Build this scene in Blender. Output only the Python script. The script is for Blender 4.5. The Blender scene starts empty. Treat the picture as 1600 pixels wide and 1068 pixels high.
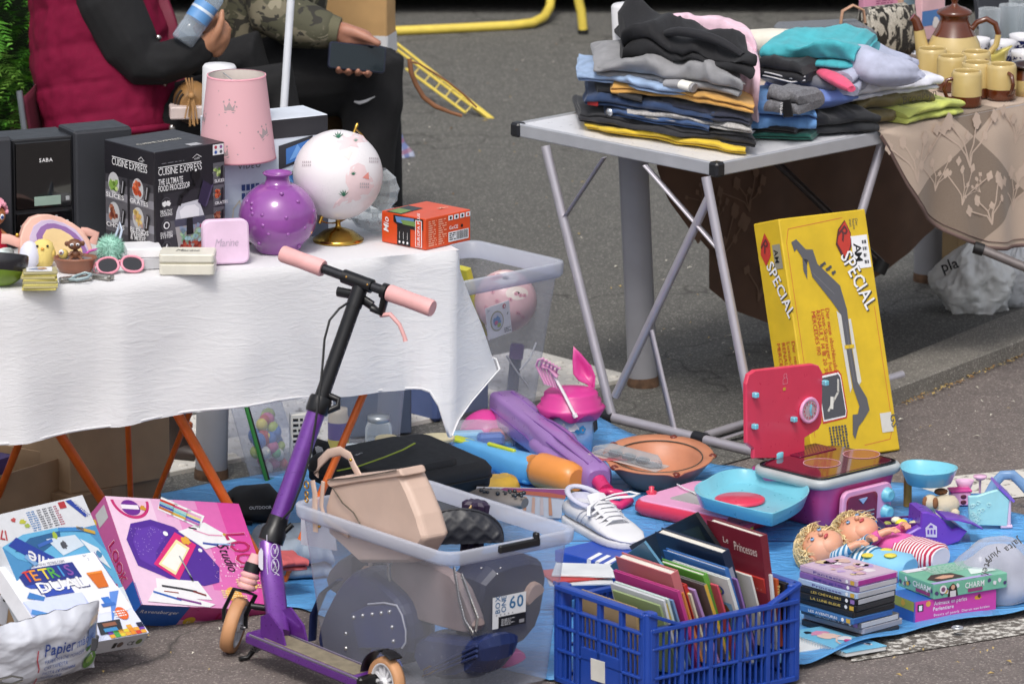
import bpy,bmesh,math,random
from math import pi,sin,cos,tan,sqrt,atan2,radians as R
from mathutils import Vector as V,Matrix,noise,Euler
sc=bpy.context.scene
COL=sc.collection
#  camera
F_PX,PITCH,CAM_H=10000.0,R(13.0),4.0
CAM=V((0,-CAM_H/tan(PITCH),CAM_H))
cam=bpy.data.cameras.new('camera')
cam.sensor_width=36.0
cam.lens=36.0*F_PX/1600.0
cam.clip_start,cam.clip_end=0.5,2000
cam.dof.use_dof=True
cam.dof.focus_distance=15.6
cam.dof.aperture_fstop=9.0
co=bpy.data.objects.new('camera',cam)
COL.objects.link(co)
co.location=CAM
co.rotation_euler=(pi/2-PITCH,0,0)
sc.camera=co
#  light
SUN_EL,SUN_AZ=R(56),R(192)
w=bpy.data.worlds.new('World')
sc.world=w
w.use_nodes=True
nt=w.node_tree
bg=nt.nodes['Background']
sky=nt.nodes.new('ShaderNodeTexSky')
sky.sky_type='NISHITA'
sky.sun_disc=False
sky.sun_elevation=SUN_EL
sky.sun_rotation=SUN_AZ
sky.air_density,sky.dust_density,sky.ozone_density=1.0,4.0,0.6
hs=nt.nodes.new('ShaderNodeHueSaturation');hs.inputs['Saturation'].default_value=.40
nt.links.new(sky.outputs[0],hs.inputs['Color']);nt.links.new(hs.outputs[0],bg.inputs[0])
bg.inputs[1].default_value=0.14
sun=bpy.data.lights.new('sun','SUN')
sun.energy=1.3
sun.angle=R(14)
sun.color=(1.0,0.955,0.89)
so=bpy.data.objects.new('sun',sun)
COL.objects.link(so)
_sd=V((sin(SUN_AZ)*cos(SUN_EL),cos(SUN_AZ)*cos(SUN_EL),sin(SUN_EL)))
so.rotation_euler=_sd.to_track_quat('Z','Y').to_euler()
sc.view_settings.view_transform='Standard'
sc.view_settings.look='None'
sc.view_settings.gamma=1
sc.view_settings.use_curve_mapping=False
sc.view_settings.exposure=0.33
sc.cycles.max_bounces=10
sc.cycles.transparent_max_bounces=24
sc.cycles.caustics_reflective=False
sc.cycles.caustics_refractive=False
#  geometry from the photograph's perspective
RT,UP,FW=V((1,0,0)),V((0,sin(PITCH),cos(PITCH))),V((0,cos(PITCH),-sin(PITCH)))
def ray(px,py):
 return FW+RT*((px-800)/F_PX)-UP*((py-534)/F_PX)
def G(px,py,z=0.0):
 d=ray(px,py)
 return CAM+d*((z-CAM.z)/d.z)
def GY(px,py,Y):
 d=ray(px,py)
 return CAM+d*((Y-CAM.y)/d.y)
def depth(P):return(P-CAM).dot(FW)
def GD(px,py,dep):return CAM+ray(px,py)*dep
def pxm(P):return F_PX/depth(P)
def ztop(P,py):
 return GY(800,py,P.y).z
def boxfit(C,L,Rp,z):
 """ground-plan of an upright box from its nearest corner and the two corners beside it (all at height z)"""
 c,l,r=G(*C,z),G(*L,z),G(*Rp,z)
 a1=atan2((r-c).y,(r-c).x)
 a2=atan2((l-c).y,(l-c).x)-pi/2
 yaw=(a1+a2)/2
 wd=(r-c).x/max(cos(yaw),.2)
 dp=(c-l).x/max(sin(yaw),.2)
 ctr=c+V((cos(yaw),sin(yaw),0))*wd/2+V((-sin(yaw),cos(yaw),0))*dp/2
 return ctr,yaw,wd,dp
def pose(Opx,a_px,b_px,la,sgn=1,z=None,dep=None):
 """frame of a tilted rectangle: corner at Opx, edges a and b in pixels, true length la of a"""
 O=G(*Opx,z)if dep is None else GD(*Opx,dep)
 s=pxm(O)
 ax,ay,bx,by=a_px[0]/s,-a_px[1]/s,b_px[0]/s,-b_px[1]/s
 p=sgn*sqrt(max(la*la-ax*ax-ay*ay,1e-6))
 q=-(ax*bx+ay*by)/p
 A=RT*ax+UP*ay+FW*p
 Bv=RT*bx+UP*by+FW*q
 return O,A,Bv
def frame(O,X,Y):
 x=X.normalized();y=(Y-x*Y.dot(x)).normalized();z=x.cross(y)
 m=Matrix((x,y,z)).transposed().to_4x4();m.translation=O
 return m
def Tr(x,y,z):return Matrix.Translation((x,y,z))
def Ro(a,ax):return Matrix.Rotation(a,4,ax)
def TR(P,yaw=0):return Matrix.Translation(P)@Matrix.Rotation(yaw,4,'Z')
#  materials
def lin(h):
 if not isinstance(h,str):return tuple(h)[:3]
 h=h.lstrip('#')
 c=[int(h[i:i+2],16)/255 for i in(0,2,4)]
 return tuple(x/12.92 if x<=.04045 else((x+.055)/1.055)**2.4 for x in c)
MATS={}
def nodes_of(name):
 m=bpy.data.materials.new(name);m.use_nodes=True
 t=m.node_tree
 return m,t,t.nodes['Principled BSDF']
def nn(t,ty,**kw):
 n=t.nodes.new(ty)
 for k,v in kw.items():
  if k[0]=='i' and k[1:].isdigit():n.inputs[int(k[1:])].default_value=v
  else:setattr(n,k,v)
 return n
def coords(t,scale=(1,1,1),out='Object',rot=(0,0,0)):
 tc=t.nodes.new('ShaderNodeTexCoord');mp=t.nodes.new('ShaderNodeMapping')
 mp.inputs['Scale'].default_value=scale;mp.inputs['Rotation'].default_value=rot
 t.links.new(tc.outputs[out],mp.inputs[0])
 return mp.outputs[0]
def noise_n(t,vec,scale,detail=4,rough=.55,dist=0):
 n=nn(t,'ShaderNodeTexNoise');n.inputs['Scale'].default_value=scale
 n.inputs['Detail'].default_value=detail;n.inputs['Roughness'].default_value=rough
 n.inputs['Distortion'].default_value=dist
 t.links.new(vec,n.inputs['Vector'])
 return n.outputs['Fac']
def ramp(t,fac,stops,interp='LINEAR'):
 r=nn(t,'ShaderNodeValToRGB');r.color_ramp.interpolation=interp
 e=r.color_ramp.elements
 while len(e)<len(stops):e.new(.5)
 for k,(p,c)in enumerate(stops):
  e[k].position=p;e[k].color=(*lin(c),1)if not isinstance(c,float)else(c,c,c,1)
 t.links.new(fac,r.inputs[0])
 return r.outputs[0]
def mixc(t,fac,a,b,mode='MIX'):
 m=nn(t,'ShaderNodeMix',data_type='RGBA',blend_type=mode)
 for sock,v in((m.inputs[0],fac),(m.inputs[6],a),(m.inputs[7],b)):
  if isinstance(v,bpy.types.NodeSocket):t.links.new(v,sock)
  elif isinstance(v,(int,float)):sock.default_value=v
  else:sock.default_value=(*lin(v),1)
 return m.outputs[2]
def bump_n(t,p,h,strength,dist=.002):
 b=nn(t,'ShaderNodeBump');b.inputs['Strength'].default_value=strength
 b.inputs['Distance'].default_value=dist
 t.links.new(h,b.inputs['Height']);t.links.new(b.outputs[0],p.inputs['Normal'])
def mat(c,r=.5,metal=0.0,var=.10,vs=14,bump=.0,bs=90,spec=.5,coat=0,sheen=0,trans=0,aniso=(1,1,1),em=0,sub=0):
 """painted / plastic / paper / cloth surface with uneven tone, gloss and a fine relief"""
 key=(c,r,metal,var,vs,bump,bs,spec,coat,sheen,trans,aniso,em,sub)
 if key in MATS:return MATS[key]
 m,t,p=nodes_of('surface_'+str(len(MATS)))
 v=coords(t,aniso)
 f=noise_n(t,v,vs,5)
 col=lin(c)
 lo=tuple(x*(1-var)for x in col);hi=tuple(min(x*(1+var),.95)for x in col)
 cc=ramp(t,f,[(.3,lo),(.7,hi)])
 if var>=.05:cc=mixc(t,ramp(t,noise_n(t,v,vs*6+40,4,.7),[(.60,0.0),(.74,.10)]),cc,tuple(x*.55+.04 for x in col))
 t.links.new(cc,p.inputs['Base Color'])
 f2=noise_n(t,v,vs*4,3)
 rr=nn(t,'ShaderNodeMapRange');rr.inputs[3].default_value=max(r-.08,.02);rr.inputs[4].default_value=min(r+.08,1)
 t.links.new(f2,rr.inputs[0]);t.links.new(rr.outputs[0],p.inputs['Roughness'])
 p.inputs['Metallic'].default_value=metal
 p.inputs['Specular IOR Level'].default_value=spec
 p.inputs['Coat Weight'].default_value=coat
 p.inputs['Sheen Weight'].default_value=sheen
 p.inputs['Transmission Weight'].default_value=trans
 if sub:
  p.inputs['Subsurface Weight'].default_value=sub
  p.inputs['Subsurface Radius'].default_value=(.01,.004,.002)
 if em:
  p.inputs['Emission Color'].default_value=(*col,1);p.inputs['Emission Strength'].default_value=em
 if bump:bump_n(t,p,noise_n(t,v,bs,4),bump)
 MATS[key]=m
 return m
def ink(c,r=.45):return mat(c,r,var=.03,vs=60)
def clear_mat(name,tint='#e8ecf4',body=.16,rough=.15,haze='#dfe3ee',edge=.55):
 """thin clear or frosted plastic: mostly see-through, whiter and glossier at grazing angles"""
 if name in MATS:return MATS[name]
 m,t,p=nodes_of(name)
 p.inputs['Base Color'].default_value=(*lin(haze),1);p.inputs['Roughness'].default_value=rough
 tr=nn(t,'ShaderNodeBsdfTransparent');tr.inputs[0].default_value=(*lin(tint),1)
 lw=nn(t,'ShaderNodeLayerWeight');lw.inputs[0].default_value=.35
 mr=nn(t,'ShaderNodeMapRange');mr.inputs[3].default_value=body;mr.inputs[4].default_value=edge
 t.links.new(lw.outputs['Facing'],mr.inputs[0])
 nf=noise_n(t,coords(t),9,4)
 ad=nn(t,'ShaderNodeMath',operation='MULTIPLY_ADD');ad.inputs[1].default_value=.10;ad.inputs[2].default_value=-.05
 t.links.new(nf,ad.inputs[0])
 a2=nn(t,'ShaderNodeMath',operation='ADD',use_clamp=True)
 t.links.new(mr.outputs[0],a2.inputs[0]);t.links.new(ad.outputs[0],a2.inputs[1])
 mx=nn(t,'ShaderNodeMixShader')
 t.links.new(a2.outputs[0],mx.inputs[0]);t.links.new(tr.outputs[0],mx.inputs[1]);t.links.new(p.outputs[0],mx.inputs[2])
 t.links.new(mx.outputs[0],t.nodes['Material Output'].inputs[0])
 MATS[name]=m
 return m
 #  mesh builder
def dress(o,label=None,cat=None,group=None,kind=None):
 if label:o['label']=label
 if cat:o['category']=cat
 if group:o['group']=group
 if kind:o['kind']=kind
 return o
def thing(name,label,cat,M=None,group=None):
 o=bpy.data.objects.new(name,None);COL.objects.link(o)
 o.empty_display_size=.05
 if M is not None:o.matrix_world=M if isinstance(M,Matrix)else TR(M)
 return dress(o,label,cat,group)
def ring(n,rx,ry=None,e=2.0,z=0,cx=0,cy=0,rot=0):
 """superellipse ring in the xy plane"""
 ry=rx if ry is None else ry
 out=[]
 for k in range(n):
  a=2*pi*k/n
  c,s=cos(a),sin(a)
  x=rx*abs(c)**(2/e)*(1 if c>=0 else-1);y=ry*abs(s)**(2/e)*(1 if s>=0 else-1)
  out.append(V((cx+x*cos(rot)-y*sin(rot),cy+x*sin(rot)+y*cos(rot),z)))
 return out
def rrect(w,h,r,n=4):
 """rounded rectangle outline, centred"""
 out=[]
 for cx,cy,a0 in((w/2-r,h/2-r,0),(-w/2+r,h/2-r,pi/2),(-w/2+r,-h/2+r,pi),(w/2-r,-h/2+r,1.5*pi)):
  for k in range(n+1):
   a=a0+pi/2*k/n
   out.append((cx+r*cos(a),cy+r*sin(a)))
 return out
class B:
 def __init__(s,m=None):
  s.v,s.f,s.mi,s.sm,s.mats,s.m,s.X=[],[],[],[],[],m,None
 def add(s,vs,fs,m=None,smooth=False):
  m=m or s.m
  if m not in s.mats:s.mats.append(m)
  k,o=s.mats.index(m),len(s.v)
  X=s.X
  s.v+=[X@V(p)for p in vs]if X is not None else[V(p)for p in vs]
  for f in fs:
   s.f.append(tuple(o+i for i in f));s.mi.append(k);s.sm.append(smooth)
  return s
 def box(s,c,size,m=None,r=.002,X=None):
  hx,hy,hz=size[0]/2,size[1]/2,size[2]/2
  r=min(r,hx*.9,hy*.9,hz*.9)
  vs,idx=[],{}
  for sx in(-1,1):
   for sy in(-1,1):
    for sz in(-1,1):
     for ax in range(3):
      p=[sx*(hx-r),sy*(hy-r),sz*(hz-r)]
      p[ax]=(sx*hx,sy*hy,sz*hz)[ax]
      idx[(sx,sy,sz,ax)]=len(vs);vs.append(V(p))
  fs=[]
  q=((-1,-1),(1,-1),(1,1),(-1,1))
  for sg in(-1,1):
   for ax in range(3):
    f=[]
    for a,b in q:
     k=[0,0,0];k[ax]=sg;k[(ax+1)%3]=a;k[(ax+2)%3]=b
     f.append(idx[(*k,ax)])
    fs.append(f if sg>0 else f[::-1])
  for ax in range(3):
   b,c2=(ax+1)%3,(ax+2)%3
   for s1,s2 in q:
    lo=[0,0,0];hi=[0,0,0]
    lo[ax],hi[ax]=-1,1
    lo[b]=hi[b]=s1;lo[c2]=hi[c2]=s2
    f=[idx[(*lo,b)],idx[(*lo,c2)],idx[(*hi,c2)],idx[(*hi,b)]]
    fs.append(f if s1*s2<0 else f[::-1])
  for sx in(-1,1):
   for sy in(-1,1):
    for sz in(-1,1):
     f=[idx[(sx,sy,sz,a)]for a in range(3)]
     fs.append(f if sx*sy*sz>0 else f[::-1])
  T=Matrix.Translation(c)@X if X is not None else Matrix.Translation(c)
  return s.add([T@p for p in vs],fs,m)
 def loft(s,rings,m=None,smooth=True,caps=True,closed=False):
  n=len(rings[0]);vs=[p for r_ in rings for p in r_];fs=[]
  L=len(rings)
  for i in range(L if closed else L-1):
   j=(i+1)%L
   for k in range(n):
    k2=(k+1)%n
    fs.append((i*n+k,i*n+k2,j*n+k2,j*n+k))
  s.add(vs,fs,m,smooth)
  if caps and not closed:
   s.add(rings[0],[tuple(range(n))[::-1]],m);s.add(rings[-1],[tuple(range(n))],m)
  return s
 def lathe(s,prof,n=24,m=None,c=(0,0,0),X=None,smooth=True,caps=True):
  T=Matrix.Translation(c)@(X if X is not None else Matrix())
  return s.loft([[T@V((r_*cos(2*pi*k/n),r_*sin(2*pi*k/n),z))for k in range(n)]for r_,z in prof],m,smooth,caps)
 def tube(s,pts,r=.01,n=8,m=None,closed=False,caps=True,flat=1.0,upv=None,e=2.0):
  pts=[V(p)for p in pts]
  L=len(pts);rings=[]
  u=None
  for i,p in enumerate(pts):
   a=pts[i-1]if i>0 else(pts[-1]if closed else p)
   b=pts[(i+1)%L]if(i<L-1 or closed)else p
   d=(b-a).normalized()
   if u is None:
    h=V(upv)if upv is not None else(V((0,0,1))if abs(d.z)<.9 else V((1,0,0)))
    u=(h-d*h.dot(d)).normalized()
   else:
    if upv is not None:u=V(upv)
    u=(u-d*u.dot(d))
    u=u.normalized()if u.length>1e-6 else d.orthogonal().normalized()
   w_=u.cross(d)
   rr=r[i]if isinstance(r,(list,tuple))else r
   if isinstance(rr,(list,tuple)):ra,rb=rr
   else:ra,rb=rr,rr*flat
   rings.append([p+w_*q.x+u*q.y for q in ring(n,ra,rb,e)])
  return s.loft(rings,m,True,caps,closed)
 def cyl(s,p0,p1,r0,r1=None,n=16,m=None,caps=True):
  r1=r0 if r1 is None else r1
  return s.tube([p0,p1],[r0,r1],n,m,caps=caps)
 def prism(s,poly,z0,z1,m=None,ch=0,X=None,side=None,smooth=False):
  """outline in xy pulled from z0 to z1, edges chamfered by ch"""
  n=len(poly)
  P=[V((p[0],p[1],0))for p in poly]
  area=sum(P[i].x*P[(i+1)%n].y-P[(i+1)%n].x*P[i].y for i in range(n))
  if area<0:P=P[::-1]
  def off(d,z):
   out=[]
   for i in range(n):
    a,b,c=P[i-1],P[i],P[(i+1)%n]
    e1,e2=(b-a),(c-b)
    nrm=V((e1.y,-e1.x,0)).normalized()+V((e2.y,-e2.x,0)).normalized()
    nrm=nrm.normalized()if nrm.length>1e-6 else V((0,0,0))
    out.append(V((b.x,b.y,0))+nrm*d+V((0,0,z)))
   return out
  rings=[off(-ch,z0),off(0,z0+ch),off(0,z1-ch),off(-ch,z1)]if ch else[off(0,z0),off(0,z1)]
  if X is not None:rings=[[X@p for p in r_]for r_ in rings]
  return s.loft(rings,m,smooth,True)
 def grid(s,fn,nu,nv,m=None,smooth=True,wrap=False):
  vs=[fn(i/nu,j/nv)for j in range(nv+1)for i in range(nu+1)]
  W=nu+1
  fs=[(j*W+i,j*W+i+1,(j+1)*W+i+1,(j+1)*W+i)for j in range(nv)for i in range(nu)]
  return s.add(vs,fs,m,smooth)
 def ball(s,c,r,m=None,n=14,sq=(1,1,1),X=None):
  pr=[(max(sin(pi*k/(n//2+1)),.001)*r,-cos(pi*k/(n//2+1))*r)for k in range(n//2+2)]
  T=(X if X is not None else Matrix())@Matrix.Diagonal((*sq,1))
  return s.lathe(pr,n,m,c,T)
 def jitter(s,amp,freq,seed=0):
  o=V((seed*7.31,seed*3.17,seed*1.7))
  s.v=[p+noise.noise_vector(p*freq+o)*amp for p in s.v]
  return s
 def make(s,name,parent=None,M=None,label=None,cat=None,group=None,kind=None,solid=0,sub=0,bev=0,auto=None):
  me=bpy.data.meshes.new(name)
  me.from_pydata(s.v,[],s.f)
  for m in s.mats:me.materials.append(m)
  me.polygons.foreach_set('material_index',s.mi)
  me.polygons.foreach_set('use_smooth',s.sm)
  me.update()
  o=bpy.data.objects.new(name,me);COL.objects.link(o)
  if parent is not None:o.parent=parent
  if M is not None:
   if parent is None:o.matrix_world=M
   else:o.matrix_local=M
  if solid:
   q=o.modifiers.new('thick','SOLIDIFY');q.thickness=solid;q.offset=0
  if sub:
   q=o.modifiers.new('smooth','SUBSURF');q.levels=q.render_levels=sub
  if bev:
   q=o.modifiers.new('edge','BEVEL');q.width=bev;q.segments=2;q.limit_method='ANGLE'
  return dress(o,label,cat,group,kind)
def part(name,parent,m,fn,**kw):
 b=B(m);fn(b)
 return b.make(name,parent,**kw)
def dup(o,M=None,label=None):
 """a copy of a thing with its parts and their sub-parts"""
 c=o.copy();COL.objects.link(c)
 if M is not None:c.matrix_world=M
 if label:c['label']=label
 for ch in o.children:
  d=ch.copy();COL.objects.link(d);d.parent=c
  for g in ch.children:
   e=g.copy();COL.objects.link(e);e.parent=d
 return c
 #  lettering
GLY={}
def _glyphs():
 chars='ABCDEFGHIJKLMNOPQRSTUVWXYZabcdefghijklmnopqrstuvwxyz0123456789.,:-+&!\'/()%âéüä*'
 obs=[]
 for bold in(0,1):
  for ch in chars:
   c=bpy.data.curves.new('glyph','FONT');c.body=ch;c.size=1;c.resolution_u=2
   c.offset=.012*bold
   o=bpy.data.objects.new('glyph',c);COL.objects.link(o);obs.append((bold,ch,o))
 dg=bpy.context.evaluated_depsgraph_get();dg.update()
 for bold,ch,o in obs:
  me=bpy.data.meshes.new_from_object(o.evaluated_get(dg))
  vs=[v.co.copy()for v in me.vertices]
  fs=[tuple(p.vertices)for p in me.polygons]
  x0=min((v.x for v in vs),default=0);x1=max((v.x for v in vs),default=.3)
  GLY[(bold,ch)]=([V((v.x-x0,v.y,0))for v in vs],fs,x1-x0)
  bpy.data.meshes.remove(me)
 for _,_,o in obs:
  c=o.data;bpy.data.objects.remove(o);bpy.data.curves.remove(c)
_glyphs()
def text_geo(s,size,bold=0,sx=1.0,shear=0.0,gap=.085):
 vs,fs,x=[],[],0
 for ch in s:
  if ch==' ' or(bold,ch)not in GLY:x+=.3*sx;continue
  gv,gf,w_=GLY[(bold,ch)]
  o=len(vs)
  vs+=[V(((x+v.x*sx+v.y*shear)*size,v.y*size,0))for v in gv]
  fs+=[tuple(o+i for i in f)for f in gf]
  x+=(w_*sx+gap)
 return vs,fs,(x-gap)*size
class Face:
 """flat print on a face: origin, unit axes u and v, extents w and h; coordinates 0..1 (measure m: metres)"""
 def __init__(s,b,O,u,v,w,h,lift=.0005):
  s.b,s.O,s.u,s.v,s.w,s.h=b,V(O),V(u).normalized(),V(v).normalized(),w,h
  s.n=s.u.cross(s.v);s.lift=lift
 def p(s,x,y,k=1):return s.O+s.u*(x*s.w)+s.v*(y*s.h)+s.n*(s.lift*k)
 def poly(s,pts,m,k=1):
  P=[s.p(x,y,k)for x,y in pts]
  ar=sum(pts[i][0]*pts[(i+1)%len(pts)][1]-pts[(i+1)%len(pts)][0]*pts[i][1]for i in range(len(pts)))
  f=tuple(range(len(P)))
  s.b.add(P,[f if ar>0 else f[::-1]],m)
  return s
 def rect(s,x0,y0,x1,y1,m,k=1):return s.poly([(x0,y0),(x1,y0),(x1,y1),(x0,y1)],m,k)
 def circ(s,cx,cy,r,m,k=1,n=20,ry=1.0,a0=0,a1=2*pi):
  """r as a fraction of the height, true circle when ry = 1"""
  q=s.h/s.w
  full=abs(a1-a0-2*pi)<1e-6
  pts=[(cx+r*q*cos(a0+(a1-a0)*i/n),cy+r*ry*sin(a0+(a1-a0)*i/n))for i in range(n if full else n+1)]
  return s.poly(pts,m,k)
 def blob(s,cx,cy,r,m,k=1,seed=0,n=14,ry=1.0,rough=.3):
  q=s.h/s.w;rd=random.Random(seed)
  return s.poly([(cx+r*q*(1+rd.uniform(-rough,rough))*cos(2*pi*i/n),cy+r*ry*(1+rd.uniform(-rough,rough))*sin(2*pi*i/n))for i in range(n)],m,k)
 def line(s,pts,wd,m,k=1):
  """wd in metres"""
  for(x0,y0),(x1,y1)in zip(pts,pts[1:]):
   a,b_=V((x0*s.w,y0*s.h)),V((x1*s.w,y1*s.h))
   d=(b_-a)
   if d.length<1e-6:continue
   d.normalize();nrm=V((-d.y,d.x))*wd/2;a=a-d*wd*.3;b_=b_+d*wd*.3
   s.poly([((q.x)/s.w,(q.y)/s.h)for q in(a-nrm,b_-nrm,b_+nrm,a+nrm)],m,k)
  return s
 def text(s,t,x,y,size,m,k=2,bold=0,sx=1.0,shear=0.0,rot=0.0,align='l',fit=None,gap=.085):
  """size in metres (cap height about .7 of it); fit: squeeze to this fraction of the width"""
  vs,fs,wd=text_geo(t,size,bold,sx,shear,gap)
  f=1.0
  if fit is not None and wd>1e-9:f=fit*s.w/wd;wd*=f
  ox={'l':0,'c':-wd/2,'r':-wd}[align]
  c,sn=cos(rot),sin(rot)
  P=[]
  for q in vs:
   a,b_=q.x*f+ox,q.y
   P.append(s.p(x+(a*c-b_*sn)/s.w,y+(a*sn+b_*c)/s.h,k))
  s.b.add(P,fs,m)
  return s
 def lines(s,x0,y0,x1,y1,n,m,k=1,seed=1,fill=.5,word=.012):
  """rows of tiny print too small to read"""
  rd=random.Random(seed)
  dy=(y1-y0)/n
  for i in range(n):
   y=y1-(i+1)*dy;x=x0;end=x1-(x1-x0)*rd.choice((0,0,.1,.3))
   while x<end:
    L=rd.uniform(.5,1.6)*word/s.w
    s.rect(x,y+dy*(1-fill)/2,min(x+L,end),y+dy*(1+fill)/2,m,k)
    x+=L+.35*word/s.w
  return s
def faces6(b,w,d,h):
 return dict(F=Face(b,(-w/2,-d/2,0),(1,0,0),(0,0,1),w,h),R=Face(b,(w/2,-d/2,0),(0,1,0),(0,0,1),d,h),L=Face(b,(-w/2,d/2,0),(0,-1,0),(0,0,1),d,h),K=Face(b,(w/2,d/2,0),(-1,0,0),(0,0,1),w,h),T=Face(b,(-w/2,-d/2,h),(1,0,0),(0,1,0),w,d))
def carton(name,label,cat,M,size,m,group=None,r=.0015,body='carton'):
 """a box: body part plus a print part; returns root, faces and a closer for the print"""
 t=thing(name,label,cat,M,group)
 w_,d_,h_=size
 bb=B(m);bb.box((0,0,h_/2),size,r=r);bb.make(body,t)
 art=B()
 return t,faces6(art,w_,d_,h_),lambda nm='printed_artwork':art.make(nm,t)
def serp(d,t,layers,n=5,rnd=None,phase=0):
 """outline of a sheet folded to and fro: closed ring in (y, z), folds at the front (y = 0) and back (y = d)"""
 rnd=rnd or random.Random(1)
 c=[]
 for k in range(layers):
  z=(k+.5)*t
  f0=rnd.uniform(0,.25)*t*2;f1=d-rnd.uniform(0,.4)*t*2
  ys=[f0+(f1-f0)*i/n for i in range(n+1)]
  if(k+phase)%2:ys=ys[::-1]
  c+=[V((y,z))for y in ys]
  if k<layers-1:
   e=c[-1];sg=1 if e.x>d/2 else-1
   c.append(V((e.x+sg*t*.42,z+t*.25)));c.append(V((e.x+sg*t*.42,z+t*.75)))
 L,Rr=[],[]
 for i,p in enumerate(c):
  a=c[max(i-1,0)];b=c[min(i+1,len(c)-1)]
  dd=(b-a).normalized();nr=V((-dd.y,dd.x))*t*.47
  L.append(p+nr);Rr.append(p-nr)
 return L+Rr[::-1]
def garment(name,label,m,M,w,d,h,layers=3,seed=1,amp=.008,freq=9,cat='garment',group=None,nx=14,taper=0,sag=0.0,twist=0,phase=0,arch=0.0,extra=None,lumps=0,shear=0):
 """a folded piece of clothing lying on its base: w along x, d along y, h high"""
 rd=random.Random(seed)
 out=serp(d,h/layers,layers,6,rd,phase)
 b=B(m);rings=[];nx=int(nx*2.2)
 for i in range(nx+1):
  u=i/nx;x=-w/2+w*u
  e=1-.18*max(0,abs(u-.5)*2-.8)/.2
  k=1-taper*u
  rings.append([V((x+twist*(p.x-d/2)*(u-.5)+shear*p.x,(p.x-d/2)*k,max(p.y*e*k,.0)+arch*(1-(2*u-1)**2)-sag*(abs(2*u-1)**3)))for p in out])
 b.loft(rings,smooth=True,caps=True)
 o=V((seed*5.3,seed*1.9,0))
 nv=[]
 for p in b.v:
  q=noise.noise_vector(V((p.x*freq,p.y*freq,p.z*freq*1.3))+o)*amp
  q+=noise.noise_vector(V((p.x*freq*2.7,p.y*freq*2.7,p.z*freq*3))+o*2)*amp*.45
  if lumps:q.z+=lumps*(noise.noise(V((p.x*7,p.y*7,seed))))*min(1,p.z/max(h,.001))
  s_=min(1,.25+p.z/max(h,.02)*.75);edge=max(0,-p.y/d*2)
  q.y+=(.020*noise.noise(V((p.x*6,p.z*38,seed)))+.010*noise.noise(V((p.x*17,p.z*50,seed+3))))*(.35+edge)
  q.x+=.022*noise.noise(V((p.z*42,p.y*8,seed+7)))*max(0,abs(p.x)/w*2-.5)
  q.z+=(.010*noise.noise(V((p.x*5,p.y*5,seed+9)))+.006*noise.noise(V((p.x*14,p.y*9,seed))))*min(1,p.z/.02)*min(1,h/.03)
  c1=abs(noise.noise(V((p.x*10+p.y*5,p.y*9-p.x*3,p.z*16))+o));c2=abs(noise.noise(V((p.x*21,p.y*17,p.z*34))+o*3))
  cz=(.055*max(0,.16-c1)+.028*max(0,.14-c2))*min(1,h/.04)
  q.z+=cz*(1 if p.z>h*.5 else .4);q.y-=cz*edge*1.2
  nv.append(p+V((q.x,q.y,q.z*s_)))
 b.v=nv
 t=thing(name,label,cat,M,group)if extra else None
 if t:
  b.make('folded_cloth',t,sub=1);extra(t)
  return t
 return b.make(name,None,M,label,cat,group,sub=1)
 #  setting
def asphalt(name,base,dark,lightc,chips='#8f8a84'):
 m,t,p=nodes_of(name)
 v=coords(t)
 big=noise_n(t,v,1.3,4);mid=noise_n(t,v,14,4);fine=noise_n(t,v,170,3,.7)
 c=mixc(t,big,dark,base)
 c=mixc(t,ramp(t,noise_n(t,v,.55,5,.65),[(.50,0.0),(.62,.45)]),c,dark)
 ck=nn(t,'ShaderNodeTexVoronoi',feature='DISTANCE_TO_EDGE');ck.inputs['Scale'].default_value=.55;wv=nn(t,'ShaderNodeVectorMath',operation='ADD');nz=nn(t,'ShaderNodeTexNoise');nz.inputs['Scale'].default_value=3;t.links.new(v,nz.inputs['Vector']);t.links.new(v,wv.inputs[0]);t.links.new(nz.outputs['Color'],wv.inputs[1]);t.links.new(wv.outputs[0],ck.inputs['Vector'])
 crk=ramp(t,ck.outputs[0],[(.0,.7),(.006,0.0)])
 c=mixc(t,ramp(t,mid,[(.35,0.0),(.7,.55)]),c,lightc)
 vo=nn(t,'ShaderNodeTexVoronoi');vo.inputs['Scale'].default_value=250;t.links.new(v,vo.inputs['Vector'])
 sp=nn(t,'ShaderNodeSeparateColor');t.links.new(vo.outputs['Color'],sp.inputs[0])
 c=mixc(t,ramp(t,sp.outputs[0],[(.0,0.0),(.5,.06),(.86,.22),(.94,.85)]),c,chips)
 c=mixc(t,ramp(t,sp.outputs[1],[(.0,.75),(.3,0.0)]),c,dark)
 c=mixc(t,crk,c,'#2f2d2a')
 t.links.new(c,p.inputs['Base Color']);p.inputs['Roughness'].default_value=.85
 ad=nn(t,'ShaderNodeMath',operation='ADD');t.links.new(fine,ad.inputs[0]);t.links.new(vo.outputs['Distance'],ad.inputs[1])
 bump_n(t,p,ad.outputs[0],.7,.004)
 return m
M_PINK=asphalt('pinkish_asphalt','#6d6461','#5a5250','#7b716d','#a49a93')
M_ROAD=asphalt('dark_asphalt','#5a5956','#4d4c49','#62615c','#97958e')
def worn_white(name,cover=.5,sc_=22):
 m,t,p=nodes_of(name)
 v=coords(t)
 f=noise_n(t,v,sc_,6,.7);g=noise_n(t,v,160,3,.7)
 w_=mixc(t,g,'#b9b4ab','#d8d5cf')
 c=mixc(t,ramp(t,f,[(cover-.06,0.0),(cover+.03,1.0)]),w_,'#5c5650')
 t.links.new(c,p.inputs['Base Color']);p.inputs['Roughness'].default_value=.8
 bump_n(t,p,f,.5,.004)
 return m
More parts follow.
